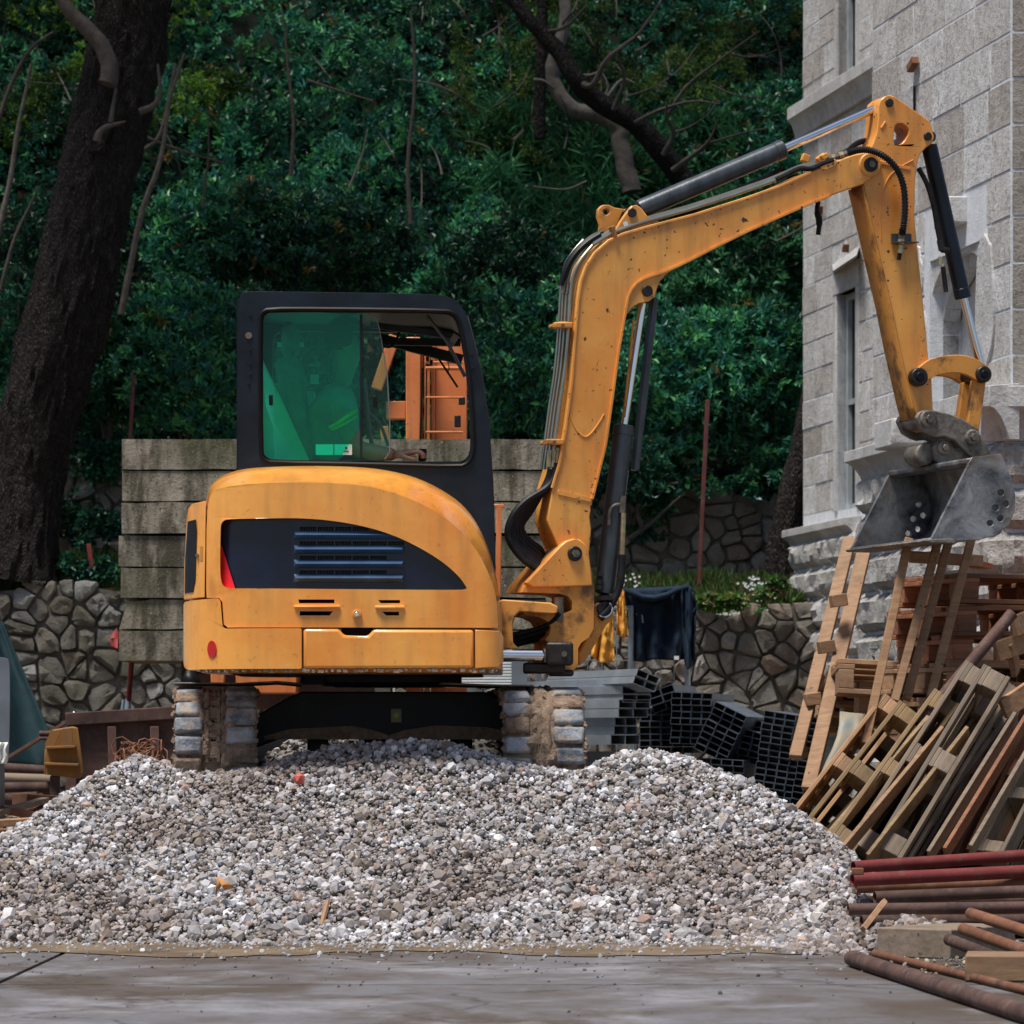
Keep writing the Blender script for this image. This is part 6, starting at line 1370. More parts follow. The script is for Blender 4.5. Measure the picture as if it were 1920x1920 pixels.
# arched recess with stepped pale stones
def arch(pl, t0, t1, z0, zs, zt, n=7):
    L = [(t0, z0), (t0, zs)]; m_ = (t0+t1)/2
    for i in range(1, n): a = math.pi/2*i/n; L.append((t0+(m_-t0)*(1-math.cos(a)), zs+(zt-zs)*math.sin(a)))
    L.append((m_, zt)); R_ = [(t0+t1-t, z) for t, z in L[-2::-1]]; return L+R_
zs, zt = zB(1790, 610), zB(1790, 500)
def offs(L, d, m_): return [(t+(d if t > m_ else -d if t < m_ else 0), z+(d if z > zs+.01 else 0)) for t, z in L]
A0 = arch(PB, b0, b1, ar[2], zs, zt); m_ = (b0+b1)/2
for k, (d, o1, dep, mt) in enumerate(((.0, -.08, .1, 'white_stone'), (.07, -.02, .14, 'smooth_stone'))):
    inn = [(t+(0 if d == 0 else 0), z) for t, z in (offs(A0, d*.0+k*.07, m_))]; out = offs(A0, .09+k*.10, m_)
    for i in range(len(inn)-1):
        q = [inn[i], inn[i+1], out[i+1], out[i]]
        MB().poly([PB.w(t, z, o1) for t, z in q], [PB.w(t, z, o1-dep) for t, z in q]).build('arch_stone', M[mt], BD, bevel=.004)
slab(PB, b0-.1, b1+.1, ar[2], zt+.1, -.19, .05, M['smooth_stone'], 'recess_back')
slab(PB, m_-.03, m_+.25, ar[2], zs, -.16, .04, M['glassdark'], 'recess_window')
for (a, b, c, d, o_) in ((b0-.30, b0-.11, zB(1745, 560), zB(1745, 455), .02), (b1-.10, b1+.24, zB(1840, 690), zB(1840, 440), .0), (b0-.2, b0-.05, zB(1745, 700), zB(1745, 570), .01)):
    m_2, m_3 = (a+b)/2, (c+d)/2; q = [(m_2+(b-a)/2*math.cos(k*.39)*(1+.35*fbm((math.cos(k*.39)*2, math.sin(k*.39)*2, a*5), 3)), m_3+(d-c)/2*math.sin(k*.39)*(1+.3*fbm((math.cos(k*.39)*2, math.sin(k*.39)*2, a*9), 3))) for k in range(16)]
    MB().poly([PB.w(t, z, .012) for t, z in q], [PB.w(t, z, -.02) for t, z in q]).build('plaster_patch', M['white_stone'], BD, bevel=.006)
slab(PB, B_t(1782), B_t(1812), zB(1796, 425), zB(1796, 375), .10, .16, M['smooth_stone'], 'bracket_stone', bev=.01)
s = MB(); s.beam(PB.p(1706, 130, .03), PB.p(1716, 112, .03), .04, .04); s.build('iron_stub', M['rust'], BD)
s = MB(); s.poly([PB.p(1672, 185, .02), PB.p(1712, 160, .02), PB.p(1712, 215, .02), PB.p(1680, 225, .02)], [PB.p(1672, 185, -.02), PB.p(1712, 160, -.02), PB.p(1712, 215, -.02), PB.p(1680, 225, -.02)]); s.build('plaster_patch', M['white_stone'], BD)

# ================================================================ CONCRETE BALLAST BLOCKS AND CRANE
YB = 23.6
rows = [(823, 881, 228), (882.5, 940, 228), (942, 1001, 229), (1004, 1063, 222), (1064.5, 1122, 226), (1123.5, 1181, 223), (1182.5, 1240, 223)]
nm = ['topmost slab of the stack, greenish with moss', 'second slab from the top, stained with dark streaks', 'third slab from the top, pale lower edge', 'fourth slab from the top, pushed out to the left', 'fifth slab from the top, darkest one', 'sixth slab from the top with a chipped left corner', 'bottom slab of the stack, pale to the right']
for i, ((ya, yb2, xl), lb) in enumerate(zip(rows, nm)):
    p0 = at(xl, yb2-1.2, YB); p1 = at(1024, ya+.6, YB); m = MB(); nx, nz = 26, 4; rr_ = random.Random(i)
    def pt(u, v, y): 
        x = p0.x+(p1.x-p0.x)*u; z = p0.z+(p1.z-p0.z)*v
        e = .006*fbm((x*14, i*3, v*2), 4); 
        return Vector((x+(e*2 if u in (0, 1) else 0), y, z+(e if v in (0, 1) else 0)))
    f = [pt(k/nx, 0, YB) for k in range(nx+1)]+[pt(1-k/nx, 1, YB) for k in range(nx+1)]
    if i == 5: f[-1] = f[-1]+Vector((.05, 0, -.015)); f[-2] = f[-2]+Vector((.06, 0, -.005))
    m.poly(f, [p+Vector((0, .9, 0)) for p in f])
    m.v = [q+Vector((0, rr_.choice((0,)) if 0 else [.0, .008, -.004, .012, -.006, .01, 0][i], 0)) for q in m.v]
    o = m.build('concrete_slab', M['ballast'], bevel=.007, seg=2, angle=50); tag(o, 'stained concrete '+lb, 'concrete slab', 'concrete slabs stacked behind the excavator')
CR = empty('crane_base', at(800, 1270, 24.9), 'orange steel crane frame with ladder behind the cab', 'crane')
s = MB()
def cbox(x0, x1, y0, y1, Y, d, nm_='post', mat='crane'):
    a = at(x0, y0, Y); b = at(x1, y1, Y); return MB().box((a+b)/2+Vector((0, d/2, 0)), (abs(b.x-a.x), d, abs(a.z-b.z))).build(nm_, M[mat], CR, bevel=.006)
YK = 24.7
cbox(761, 788, 632, 1330, YK, .08); cbox(789, 792, 640, 1330, YK+.08, .2, 'web'); cbox(796, 806, 640, 1330, YK+.02, .05); cbox(816, 875, 636, 1330, YK+.12, .25, 'panel'); cbox(808, 816, 640, 1330, YK+.10, .06, 'web')
cbox(724, 761, 752, 786, YK+.03, .07, 'beam'); cbox(880, 912, 752, 786, YK+.03, .07, 'beam')
s = MB(); s.beam(at(706, 730, YK), at(740, 630, YK), .06, .07); s.beam(at(720, 800, YK+.05), at(728, 870, YK+.05), .05, .05); s.build('brace', M['crane'], CR, bevel=.005)
for y in (679, 690, 745, 810, 865, 930):
    MB().tube([at(798, y, YK-.03), at(868, y+.5, YK-.03)], .007 if y != 690 else .014, 8).build('rung', M['crane'], CR)
s = MB(); s.tube([at(800, 640, YK-.03), at(798, 900, YK-.03)], .006, 6); s.tube(spline([at(845, 650, YK-.1), at(838, 668, YK-.1), at(842, 690, YK-.1), at(838, 700, YK-.1)], 5), .004, 6); s.tube([at(792, 690, YK-.02), at(787, 860, YK-.02)], .008, 6); s.build('cable', M['seal'], CR)
s = MB()
for k in range(10): s.box(at(805+random.uniform(-6, 6), 678+random.uniform(-10, 14), YK-.03), (.02, .02, .03))
s.build('ladder_joint', M['rust'], CR)
s = MB(); s.beam(at(936, 950, 22.9), at(934, 1120, 22.9), .03, .04); s.beam(at(926, 949, 22.9), at(946, 949, 22.9), .04, .02); s.build('side_post', M['crane'], CR, bevel=.004)
cbox(442, 556, 1256, 1300, 23.3, .3, 'base_beam', 'crane'); cbox(370, 700, 1262, 1330, 23.9, .3, 'base_beam', 'skip')
cbox(395, 420, 1262, 1285, 23.2, .1, 'coupling', 'crane'); cbox(340, 372, 1240, 1500, 24.0, .3, 'leg', 'rust_dark'); cbox(940, 980, 1240, 1500, 24.1, .3, 'leg', 'rust_dark')
# ---- white board stack seen beyond the undercarriage
WS = empty('board_stack', at(900, 1290, 22.0), 'stack of thin white boards beyond the right track', 'boards')
for k in range(8):
    a = at(830+k*.8, 1283-k*5.6, 22); b = at(962+random.uniform(-4, 6), 1283-k*5.6, 22); MB().box(((a.x+b.x)/2, 22.45, a.z), (b.x-a.x, .9, .0135)).build('board', M['whitesheet'], WS, bevel=.002)
MB().box(at(974, 1260, 22.1), (.09, .3, .17)).build('end_block', M['palegrey'], WS)
MB().box((at(900, 1300, 22).x, 22.45, .55), (.42, .8, 1.08)).build('trestle', M['rust_dark'], WS)

# ================================================================ FENCE WITH CLOTHES
def fence_panel(p0x, p1x, ytop, ybot, Y0_, Y1_, label, n=9, posts=True):
    a = at(p0x, ytop, Y0_); b = at(p1x, ytop, Y1_); a.z = b.z = (a.z+b.z)/2; zb_ = .12; FP = empty('fence_panel', (a.x, a.y, 0), label, 'fence', 'steel mesh fence panels')
    for q in (a, b): MB().tube([Vector((q.x, q.y, zb_-.1)), q+Vector((0, 0, .02))], .021, 12).build('post', M['galv_side'], FP)
    MB().tube([a+(b-a)*.01, b-(b-a)*.01], .017, 10).build('rail', M['galv_side'], FP)
    for k in range(1, n): q = a+(b-a)*k/n; MB().tube([q, Vector((q.x, q.y, zb_))], .0033, 5).build('wire', M['galv_side'], FP)
    for k in range(6):
        z = a.z-.12-k*.235
        if z > zb_: MB().tube([Vector((a.x, a.y-.005, z)), Vector((b.x, b.y-.005, z))], .0033, 5).build('wire', M['galv_side'], FP)
    return FP
fence_panel(1188, 1289, 1118, 1400, 27.0, 27.0, 'grey steel mesh fence end behind the dark jacket', 4)
fence_panel(880, 1183, 1138, 1400, 26.2, 26.9, 'long grey mesh fence panel behind the boom foot with yellow clothes', 11)
fence_panel(770, 1010, 1110, 1400, 25.3, 25.4, 'grey fence panel with light top rail between cab and swing bracket', 9)
s = MB(); s.tube(spline([at(x, y, 26.9) for x, y in ((1193, 1152), (1200, 1151), (1204, 1156), (1205, 1168))], 4), .006, 6); tag(s.build('wire_hook', M['galv_side']), 'small bent wire hook on the fence post by the jacket', 'hook')
def cloth(name, label, cat, mat, top, bot, Y, folds, drape=.03, seed=1, over=.1, n=36, m_=30):
    "top, bot: pixel polylines (same direction) between which the cloth hangs; it also folds over the rail behind"
    rows = []
    def samp(L, u):
        k = u*(len(L)-1); i = min(int(k), len(L)-2); return (L[i][0]+(L[i+1][0]-L[i][0])*(k-i), L[i][1]+(L[i+1][1]-L[i][1])*(k-i))
    for j in range(m_+1):
        v = j/m_; row = []
        for i in range(n+1):
            u = i/n; a = samp(top, u); b = samp(bot, u); y = Y-.03-drape*(.3+v)*math.sin(u*folds*6.28+seed+v*1.7)-.03*fbm((u*5, v*3, seed), 3)-.01
            row.append(at(a[0]+(b[0]-a[0])*v, a[1]+(b[1]-a[1])*v, y))
        rows.append(row)
    back = [[p+Vector((0, .10, 0)) for p in rows[0]], [p+Vector((0, .04, .012)) for p in rows[0]]]
    back = [[p+Vector((0, .12, -over)) for p in rows[0]]]+back
    o = MB().sheet(back+rows).build(name, mat, angle=180, solid=.006); return tag(o, label, cat)
cloth('jacket', 'dark navy jacket hung over the mesh fence end', 'jacket', M['jacket'], [(1172, 1107), (1200, 1106), (1250, 1104), (1292, 1100)], [(1184, 1238), (1205, 1242), (1225, 1236), (1262, 1238), (1283, 1236)], 26.95, 3.3, .03, 2)
cloth('jacket_sleeve', 'dark sleeve drooping from the fence corner beside the stone wall', 'sleeve', M['jacket'], [(1276, 1102), (1290, 1098), (1300, 1112), (1306, 1130)], [(1283, 1240), (1290, 1256), (1300, 1246), (1303, 1220)], 26.85, 1.5, .03, 3)
s = MB(); P = []
rows = []
for j in range(7):
    a = 2*math.pi*j/6; rows.append([at(x, y+7*math.sin(a), 26.85+.05*math.cos(a)) for x, y in ((1168, 1106), (1185, 1112), (1205, 1120), (1228, 1122), (1250, 1116), (1270, 1106), (1290, 1100), (1300, 1110), (1304, 1140), (1296, 1155))])
s.sheet([list(r) for r in zip(*rows)]); jk = s.build('jacket_collar_roll', M['jacket'], angle=180); tag(jk, 'rolled collar of dark cloth bunched along the fence rail', 'cloth')
lb = MB().plate(FRONT, [(1264, 1230), (1273, 1230), (1273, 1237), (1264, 1237)], -26.82, .004); tag(lb.build('cloth_tag', M['white']), 'tiny white care tag at the hem of the dark jacket', 'tag')
cloth('yellow_trousers', 'long yellow work trousers hanging on the fence right of the bracket', 'trousers', M['yellowcloth'], [(1118, 1140), (1135, 1138), (1148, 1140)], [(1108, 1230), (1126, 1243), (1152, 1241)], 26.6, 2.0, .025, 5)
cloth('yellow_shirt', 'short yellow work shirt hanging beside the yellow trousers', 'shirt', M['yellowcloth'], [(1158, 1108), (1166, 1106), (1170, 1112)], [(1156, 1190), (1168, 1196), (1178, 1194)], 26.75, 1.6, .02, 7)

# ================================================================ GALVANISED STEEL CHANNELS
ax = Vector((-.80, .60, .0)); ux = Vector((.60, .80, 0))          # along the channel, across it
def channel_mesh(L, w_, h_, th=.0035):
    m = MB(); fr = [(-w_/2, 0), (w_/2, 0), (w_/2, h_), (-w_/2, h_)]; inn = [(-w_/2+th, th), (w_/2-th, th), (w_/2-th, h_-th), (-w_/2+th, h_-th)]
    f = [Vector((0, a, b)) for a, b in fr]; fi = [Vector((0, a, b)) for a, b in inn]; m.poly(f, [p+Vector((L, 0, 0)) for p in f], [(fi, [p+Vector((L, 0, 0)) for p in fi])]); return m
CHM = {}
def channel(p, yaw, roll, L, w_, h_, label, tilt=0):
    k = (round(L, 2), w_, h_)
    if k not in CHM:
        o = channel_mesh(L, w_, h_).build('steel_channel', M['galv' if L > 1 else 'galv_dark'], smooth=False, raw=True); CHM[k] = o; first = True
    else: o = CHM[k].copy(); col.objects.link(o)
    o.location = p; o.rotation_euler = Euler((roll, tilt, yaw), 'XYZ'); tag(o, label, 'steel channel', 'galvanised steel channels'); return o
rc = random.Random(9)
def bundle(px, py, Y, nc, nr, w_, h_, yaw, roll, L, label, lean=0.0, tilt=0, jit=.3):
    "stack of channels: px,py = lower left front corner; leans sideways by lean per row"
    b = at(px, py, Y); Rm = Euler((roll, tilt, R(yaw)), 'XYZ').to_matrix()
    for r in range(nr):
        j = rc.uniform(-1, 1)*jit*.03; sh_ = rc.uniform(-1, 1)*jit*.02
        for c in range(nc):
            p = b+Rm @ Vector((-.0+j+rc.uniform(-.012, .012)*jit*2, c*w_*1.03+sh_+lean*r, r*h_*1.04+.0))
            channel(p, R(yaw), roll+rc.uniform(-.02, .02)*jit, L, w_, h_, label, tilt)
# yaw: local +x is the far end direction; local +y runs to the right across the ends
YW = 127                                            # far ends point left and away
bundle(1120, 1440, 21.8, 3, 4, .105, .052, -127+0, 0, 1.2, 'wide bright channel low in the tall near pile', .0, 0) if 0 else None
def pile(x0, yb_, Y, nc, nr, w_, h_, label, roll=0, lean=0, L=.9, yaw=79, jit=.4):
    # local y must point right: rotate so that +y -> (sin) ; yaw 118 => x axis (-.47,.88), y axis (-.88,-.47): mirrored, so columns go with negative c
    b = at(x0, yb_, Y)
    for r in range(nr):
        j = rc.uniform(-1, 1)*jit*.05; sh_ = rc.uniform(-1, 1)*jit*.012
        for c in range(nc):
            X_ = Vector((math.cos(R(yaw)), math.sin(R(yaw)), 0)); Yv = Vector((math.sin(R(yaw)), -math.cos(R(yaw)), 0)); Zv = Vector((0, 0, 1))
            Rr = Matrix.Rotation(roll, 3, -X_); Yv = Rr @ Yv; Zv = Rr @ Zv
            p = b+Yv*(c*w_*1.02+sh_+lean*r+w_/2)+Zv*(r*h_*1.03)+X_*(j+rc.uniform(-.01, .01))
            rt = nr-1-r; wv = ('top', 'second', 'third', 'fourth', 'fifth', 'sixth', 'seventh', 'eighth', 'ninth', 'tenth', 'eleventh', 'twelfth', 'thirteenth', 'fourteenth', 'fifteenth', 'sixteenth', 'seventeenth', 'eighteenth', 'nineteenth', 'lowest')
            rw = 'top' if rt == 0 else 'lowest' if r == 0 else wv[rt]; cw = {1: ('',), 2: ('left', 'right'), 3: ('left', 'middle', 'right'), 4: ('leftmost', 'left middle', 'right middle', 'rightmost'), 5: ('leftmost', 'second left', 'middle', 'second right', 'rightmost')}[nc][c]
            o = channel(p, R(yaw), 0, L, w_, h_, (rw+' row '+cw+' '+label).replace('  ', ' '))
            o.rotation_euler = Matrix((X_, -Yv, Zv)).transposed().to_euler()
pile(1150, 1465, 22.2, 3, 3, .105, .055, 'channel at base of near pile', 0, 0, 1.3, 121)
pile(1142, 1396, 22.1, 2, 1, .10, .055, 'channel poking out low from near pile', 0, 0, 1.3, 121)
pile(1155, 1377, 22.3, 2, 2, .075, .048, 'narrower channel midway up near pile', 0, 0, 1.3, 121)
pile(1160, 1345, 22.2, 2, 2, .10, .05, 'bright channel in upper middle of near pile', 0, 0, 1.3, 121)
pile(1168, 1317, 22.2, 2, 2, .096, .046, 'bright channel high in near pile', 0, 0, 1.3, 121)
pile(1171, 1288, 22.2, 2, 1, .085, .045, 'channel under the loose top bundle', 0, 0, 1.3, 121)
pile(1188, 1281, 22.0, 2, 2, .072, .042, 'channel of loose tilted bundle atop near pile', R(-20), 0, 1.3, 112)
pile(1226, 1338, 22.6, 2, 3, .078, .042, 'channel in tilted bundle right of near pile', R(18), 0, .9)
pile(1200, 1412, 22.7, 5, 7, .062, .036, 'channel in shadowed stack behind near pile', 0, .0, .9)
pile(1256, 1394, 22.5, 4, 8, .058, .036, 'channel in upright stack amid the pile', R(-2), 0, .9)
pile(1300, 1402, 22.4, 3, 8, .066, .036, 'channel in slanting stack over the middle', R(-26), 0, .9)
pile(1330, 1470, 22.3, 3, 4, .062, .036, 'channel in low stack behind gravel hump', R(-4), 0, .9)
pile(1225, 1470, 22.6, 5, 4, .062, .036, 'channel at bottom behind gravel hump crest', 0, 0, .9)
pile(1360, 1420, 22.6, 3, 5, .062, .036, 'channel in half hidden stack before leaning one', R(-14), 0, .9)
pile(1364, 1395, 22.9, 3, 4, .062, .036, 'channel in small flat-topped stack', R(-4), 0, .9)
pile(1400, 1545, 22.2, 4, 18, .060, .0352, 'channel in tall leaning stack near right end', R(-9), .0, .9, 79, .25)
pile(1472, 1555, 22.0, 2, 20, .062, .0352, 'channel in rightmost stack by timber skid', R(-11), .0, .9, 79, .25)

# ================================================================ LEFT SIDE
s = MB(); rows = []
for j in range(19):
    v = j/18; row = []
    for i in range(21):
        u = i/20; x = -60+(150+60*0)*u*(1)*(v*1.0+.0)+ (0); x = -60+(60+ (4+118*v))*u; y = 1165+(1440-1165)*v
        row.append(at(x, y, 26.0-1.6*v*(1-.4*u)+.10*math.sin(u*9+v*2)*(.3+v)+.05*fbm((u*6, v*5, 3), 3)))
    rows.append(row)
tag(s.sheet(rows).build('tarpaulin', M['tarp'], angle=180, solid=.008), 'dark green tarpaulin draped down to a slope at the left edge', 'tarpaulin')
s = MB(); s.poly([at(x, y, 20.0) for x, y in chaikin([(-40, 1232), (12, 1232), (18, 1240), (19, 1300), (17, 1420), (10, 1432), (-40, 1432)], 2)], [at(x, y, 20.4) for x, y in chaikin([(-40, 1232), (12, 1232), (18, 1240), (19, 1300), (17, 1420), (10, 1432), (-40, 1432)], 2)])
o = s.build('plastic_barrier', M['palegrey'], bevel=.02); s = MB(); s.box(at(-8, 1480, 20.2), (.06, .25, .35)); s.build('foot', M['palegrey'], o); tag(o, 'upright pale grey plastic barrier cut by the left edge', 'barrier')
s = MB(); s.sheet([[at(x+2*math.sin(y*.2), y, 19.9-.02*math.sin(x*.5+y*.1)) for x in range(-20, 14, 3)] for y in range(1392, 1434, 4)]); tag(s.build('plastic_film', M['white'], angle=180, solid=.003), 'scrap of pale plastic film at the foot of the barrier', 'film')
# skip
SK = empty('skip', at(225, 1500, 23.0), 'low rusty brown steel skip between the yellow fitting and the left track', 'skip')
s = MB(); s.poly([at(x, y, 22.6) for x, y in ((125, 1352), (332, 1338), (340, 1520), (140, 1540))], [at(x, y, 22.63) for x, y in ((125, 1352), (332, 1338), (340, 1520), (140, 1540))]); s.build('front_panel', M['skip'], SK)
s = MB(); s.beam(at(124, 1349, 22.57), at(335, 1336, 22.57), .07, .075); s.build('rim', M['rust_dark'], SK, bevel=.006)
s = MB(); s.box(at(235, 1420, 23.8)+Vector((0, 0, 0)), (.72, .03, .55)); s.build('rear_panel', M['skip'], SK)
for x in (133, 210, 290): s = MB(); s.beam(at(x, 1362, 22.56), at(x+4, 1520, 22.56), .05, .04, up=(0, 1, 0)); s.build('rib', M['skip'], SK, bevel=.004)
s = MB(); s.beam(at(0, 1430, 23.9), at(128, 1352, 23.2), .02, .02); s.build('side_panel', M['skip'], SK)
YF_ = empty('yellow_machine_part', at(118, 1490, 21.2), 'yellow steel bracket with a short post standing left of the skip', 'machine part')
s = MB(); s.poly([at(x, y, 21.2) for x, y in ((98, 1368), (136, 1362), (146, 1364), (158, 1448), (150, 1460), (82, 1452), (84, 1402), (92, 1400))], [at(x, y, 21.45) for x, y in ((98, 1368), (136, 1362), (146, 1364), (158, 1448), (150, 1460), (82, 1452), (84, 1402), (92, 1400))]); yb3 = s.build('body', paint('dull_yellow_paint', (.24, .12, .025), amt=.9, rough=.7, coat=0), YF_, bevel=.008)
for a, b in (((86, 1402), (142, 1400)), ((84, 1432), (148, 1434))): s = MB(); s.beam(at(*a, 21.17), at(*b, 21.17), .06, .015); s.build('flange', yb3.data.materials[0], YF_, bevel=.003)
s = MB(); s.beam(at(104, 1372, 21.16), at(92, 1400, 21.16), .015, .05); s.beam(at(126, 1366, 21.16), at(128, 1400, 21.16), .015, .05); s.build('rib', yb3.data.materials[0], YF_)
s = MB(); s.tube([at(74, 1375, 21.3), at(96, 1375, 21.3)], .014, 8); s.tube([at(74, 1384, 21.3), at(94, 1384, 21.3)], .012, 8); s.build('bolts', M['rust_dark'], YF_)
s = MB(); s.beam(at(103, 1455, 21.25), at(103, 1500, 21.25), .05, .05); s.build('post', M['rust_dark'], YF_, bevel=.004)
# timber, tubes and beams in the corner
for i, (a, b, Y, r_, mt, lb) in enumerate((((-30, 1438, 21.8), (100, 1446, 21.8), 0, .030, 'rust_dark', 'uppermost dark tube in the heap by the left edge'), ((-30, 1458, 21.6), (96, 1462, 21.6), 0, .030, 'wood_grey', 'second tube from the top in the left heap'), ((-30, 1478, 21.4), (100, 1476, 21.4), 0, .030, 'rust_dark', 'third tube from the top in the left heap'), ((-30, 1500, 21.2), (70, 1496, 21.2), 0, .034, 'rust_dark', 'thick lowest tube in the left heap'))):
    m = MB().tube([at(*a), at(*b)], r_, 12); tag(m.build('steel_tube', M[mt]), lb, 'tube', 'tubes heaped by the left edge')
for (a, b, w_, h_, mt, lb) in (((36, 1500, 20.6), (150, 1508, 20.9), .12, .07, 'rust', 'short rusty beam under the yellow bracket'), ((-20, 1528, 20.0), (85, 1500, 20.6), .05, .03, 'wood_grey', 'thin weathered batten crossing the left heap'), ((-30, 1512, 20.2), (70, 1530, 20.2), .06, .04, 'rust', 'flat rusty bar left of the gravel'), ((-30, 1545, 19.6), (100, 1537, 19.8), .10, .035, 'wood', 'pale board lying beside the gravel at the left edge'), ((-30, 1566, 19.3), (60, 1560, 19.4), .12, .05, 'rust', 'rusty channel lowest at the left edge'), ((50, 1532, 20.4), (95, 1506, 20.7), .08, .03, 'rust', 'small rusty flat piece propped up by the gravel')):
    m = MB().beam(at(*a), at(*b), w_, h_); tag(m.build('plank' if 'wood' in mt else 'steel_beam', M[mt], bevel=.004), lb, 'plank' if 'wood' in mt else 'beam')
s = MB(); s.sheet([[Vector((x, y, .12+.35*math.exp(-((x+2.75)/.45)**2)*math.exp(-((y-20.9)/.8)**2)+.03*fbm((x*5, y*5, 2), 3))) for x in np.linspace(-4.5, -1.6, 24)] for y in np.linspace(19.6, 24, 20)]); tag(s.build('debris_ground', M['dirt'], raw=True, angle=180), kind='structure')
n = 1600; rng = np.random.default_rng(31); X = rng.uniform(-3.4, -2.1, n); Y = rng.uniform(19.8, 22, n); Z = .14+.35*np.exp(-((X+2.75)/.45)**2)*np.exp(-((Y-20.9)/.8)**2)
tag(scatter_stones('rubble_scatter', np.stack([X, Y, Z], 1), rng.uniform(.008, .025, n), stone_cols(n, rng)*np.array([.7, .6, .5]), 13), kind='stuff')
SH_ = empty('shovel', at(245, 1320, 24.2), 'red-handled shovel leaning under the concrete slabs at the left', 'shovel')
s = MB(); s.tube([at(250, 1200, 24.0), at(241, 1315, 24.2)], .017, 10); s.build('handle', M['redpipe'], SH_)
s = MB(); s.tube([at(241, 1310, 24.2), at(238, 1345, 24.2)], .02, 10); s.tube([at(232, 1312, 24.3), at(228, 1345, 24.3)], .012, 8); s.build('socket', M['galv_side'], SH_)
s = MB(); s.add([at(218, 1178, 24.4), at(224, 1192, 24.4), at(222, 1220, 24.4), at(208, 1214, 24.3), at(206, 1196, 24.4)], [(0, 1, 2, 3, 4)]); tag(s.build('red_cloth', M['redpipe'], solid=.01), 'scrap of red cloth caught between wall and concrete slabs', 'rag')
s = MB(); s.tube([at(139, 1335, 23.5), at(130, 1372, 23.4)], .006, 6); tag(s.build('thin_rod', M['galv_side']), 'thin grey rod leaning on the skip rim at its left end', 'rod')
s = MB(); c0 = at(357, 1272, 23.5); s.add([c0+Vector(v) for v in ((-.07, 0, -.06), (.07, 0, -.06), (.05, 0, .0), (.02, 0, .05), (-.02, 0, .05), (-.05, 0, 0))], [(0, 1, 2, 3, 4, 5)]); tag(s.build('black_cover', M['seal'], solid=.08), 'small black plastic cover seen above the left track', 'cover')

# ================================================================ PALLETS AND TIMBER
def pallet_proto(mat):
    o = empty('pallet', (0, 0, 0)); L, W_ = 1.2, .8
    def pc(nm_, c, sz): return MB().box(c, sz).build(nm_, mat, o, bevel=.003, seg=1, smooth=False)
    d0 = pc('deck_board', (0, 0, .133), (L, .118, .022)); d0['_k'] = 1
    for y in (-.341, -.17, .17, .341): inst(d0, o, (0, y, 0))
    c0 = pc('cross_board', (0, 0, .111), (.12, W_, .022))
    for x in (-.54, .54): inst(c0, o, (x, 0, 0))
    k0 = pc('block', (0, 0, .061), (.11, .12, .078))
    for x in (-.54, 0, .54):
        for y in (-.34, 0, .34):
            if (x, y) != (0, 0): inst(k0, o, (x, y, 0))
    b0 = pc('bottom_board', (0, 0, .011), (L, .10, .022))
    for y in (-.35, .35): inst(b0, o, (0, y, 0))
    return o
PP = {}
def pallet(loc, rot, label, mat='wood', scl=(1, 1, 1), group='wooden pallets'):
    "rot: 3x3 matrix or Euler"
    if mat not in PP: PP[mat] = pallet_proto(M[mat]); o = PP[mat]
    else: o = copy_tree(PP[mat])
    if isinstance(rot, Matrix): rot = rot.to_euler()
    o.location = loc; o.rotation_euler = rot; o.scale = scl; tag(o, label, 'pallet', group); return o
def lean(px0, py0, px1, py1, Y0_, Y1_, tilt, label, mat, flip=1, L=None, W_=1.0):
    "pallet whose long edge runs from one point to the other; tilt turns it about that edge"
    a = at(px0, py0, Y0_); b = at(px1, py1, Y1_); X_ = (b-a); ln = X_.length; X_.normalize()
    Yv = Vector((0, 1, 0)); Yv = (Yv-X_*Yv.dot(X_)).normalized(); Zv = X_.cross(Yv); Rr = Matrix.Rotation(R(tilt), 3, X_); Yv = Rr @ Yv; Zv = Rr @ Zv
    rot = Matrix((X_, Yv, Zv)).transposed(); c = (a+b)/2+Yv*.4*W_
    return pallet(c, rot, label, mat, (ln/1.2, W_, 1))
# stack behind
YP = 20.25
for k in range(11):
    z = .05+k*.152; rr_ = random.Random(k*7); yaw = .30+[-.05, .04, .0, .03, -.03, .05, .02, .10, -.04, .06, .02][k]; dx_ = rr_.uniform(-.03, .04)
    lb = ['lowest pallet of the tall stack against the building', 'second pallet from the bottom of the tall stack', 'third pallet from the bottom of the tall stack', 'fourth pallet from the bottom of the tall stack', 'fifth pallet from the bottom of the tall stack', 'sixth pallet from the bottom of the tall stack', 'fifth pallet from the top of the tall stack', 'fourth pallet from the top of the tall stack, turned a little', 'third pallet from the top of the tall stack', 'second pallet from the top of the tall stack', 'reddish top pallet of the tall stack against the building'][k]
    pallet(Vector((2.66+dx_, YP+.12, z)), Euler((0, R([0, 0, 0, 0, 0, 0, -1, 1, 0, -1, .5][k]), yaw)), lb, 'wood_red' if k > 7 else 'wood', (1, 1, 1.05))
# two pallets jutting out of the stack towards the left
pallet(at(1655, 1300, 20.6)+Vector((.24, .45, -.19)), Euler((R(-7), R(3), R(8))), 'lower of the two pale pallets jutting out left above the sheet metal', 'wood', (.72, 1, 1.3))
pallet(at(1640, 1262, 20.5)+Vector((.22, .45, -.19)), Euler((R(-9), R(3), R(4))), 'upper of the two pale pallets jutting out left, deck boards in the light', 'wood', (.74, 1, 1.3))
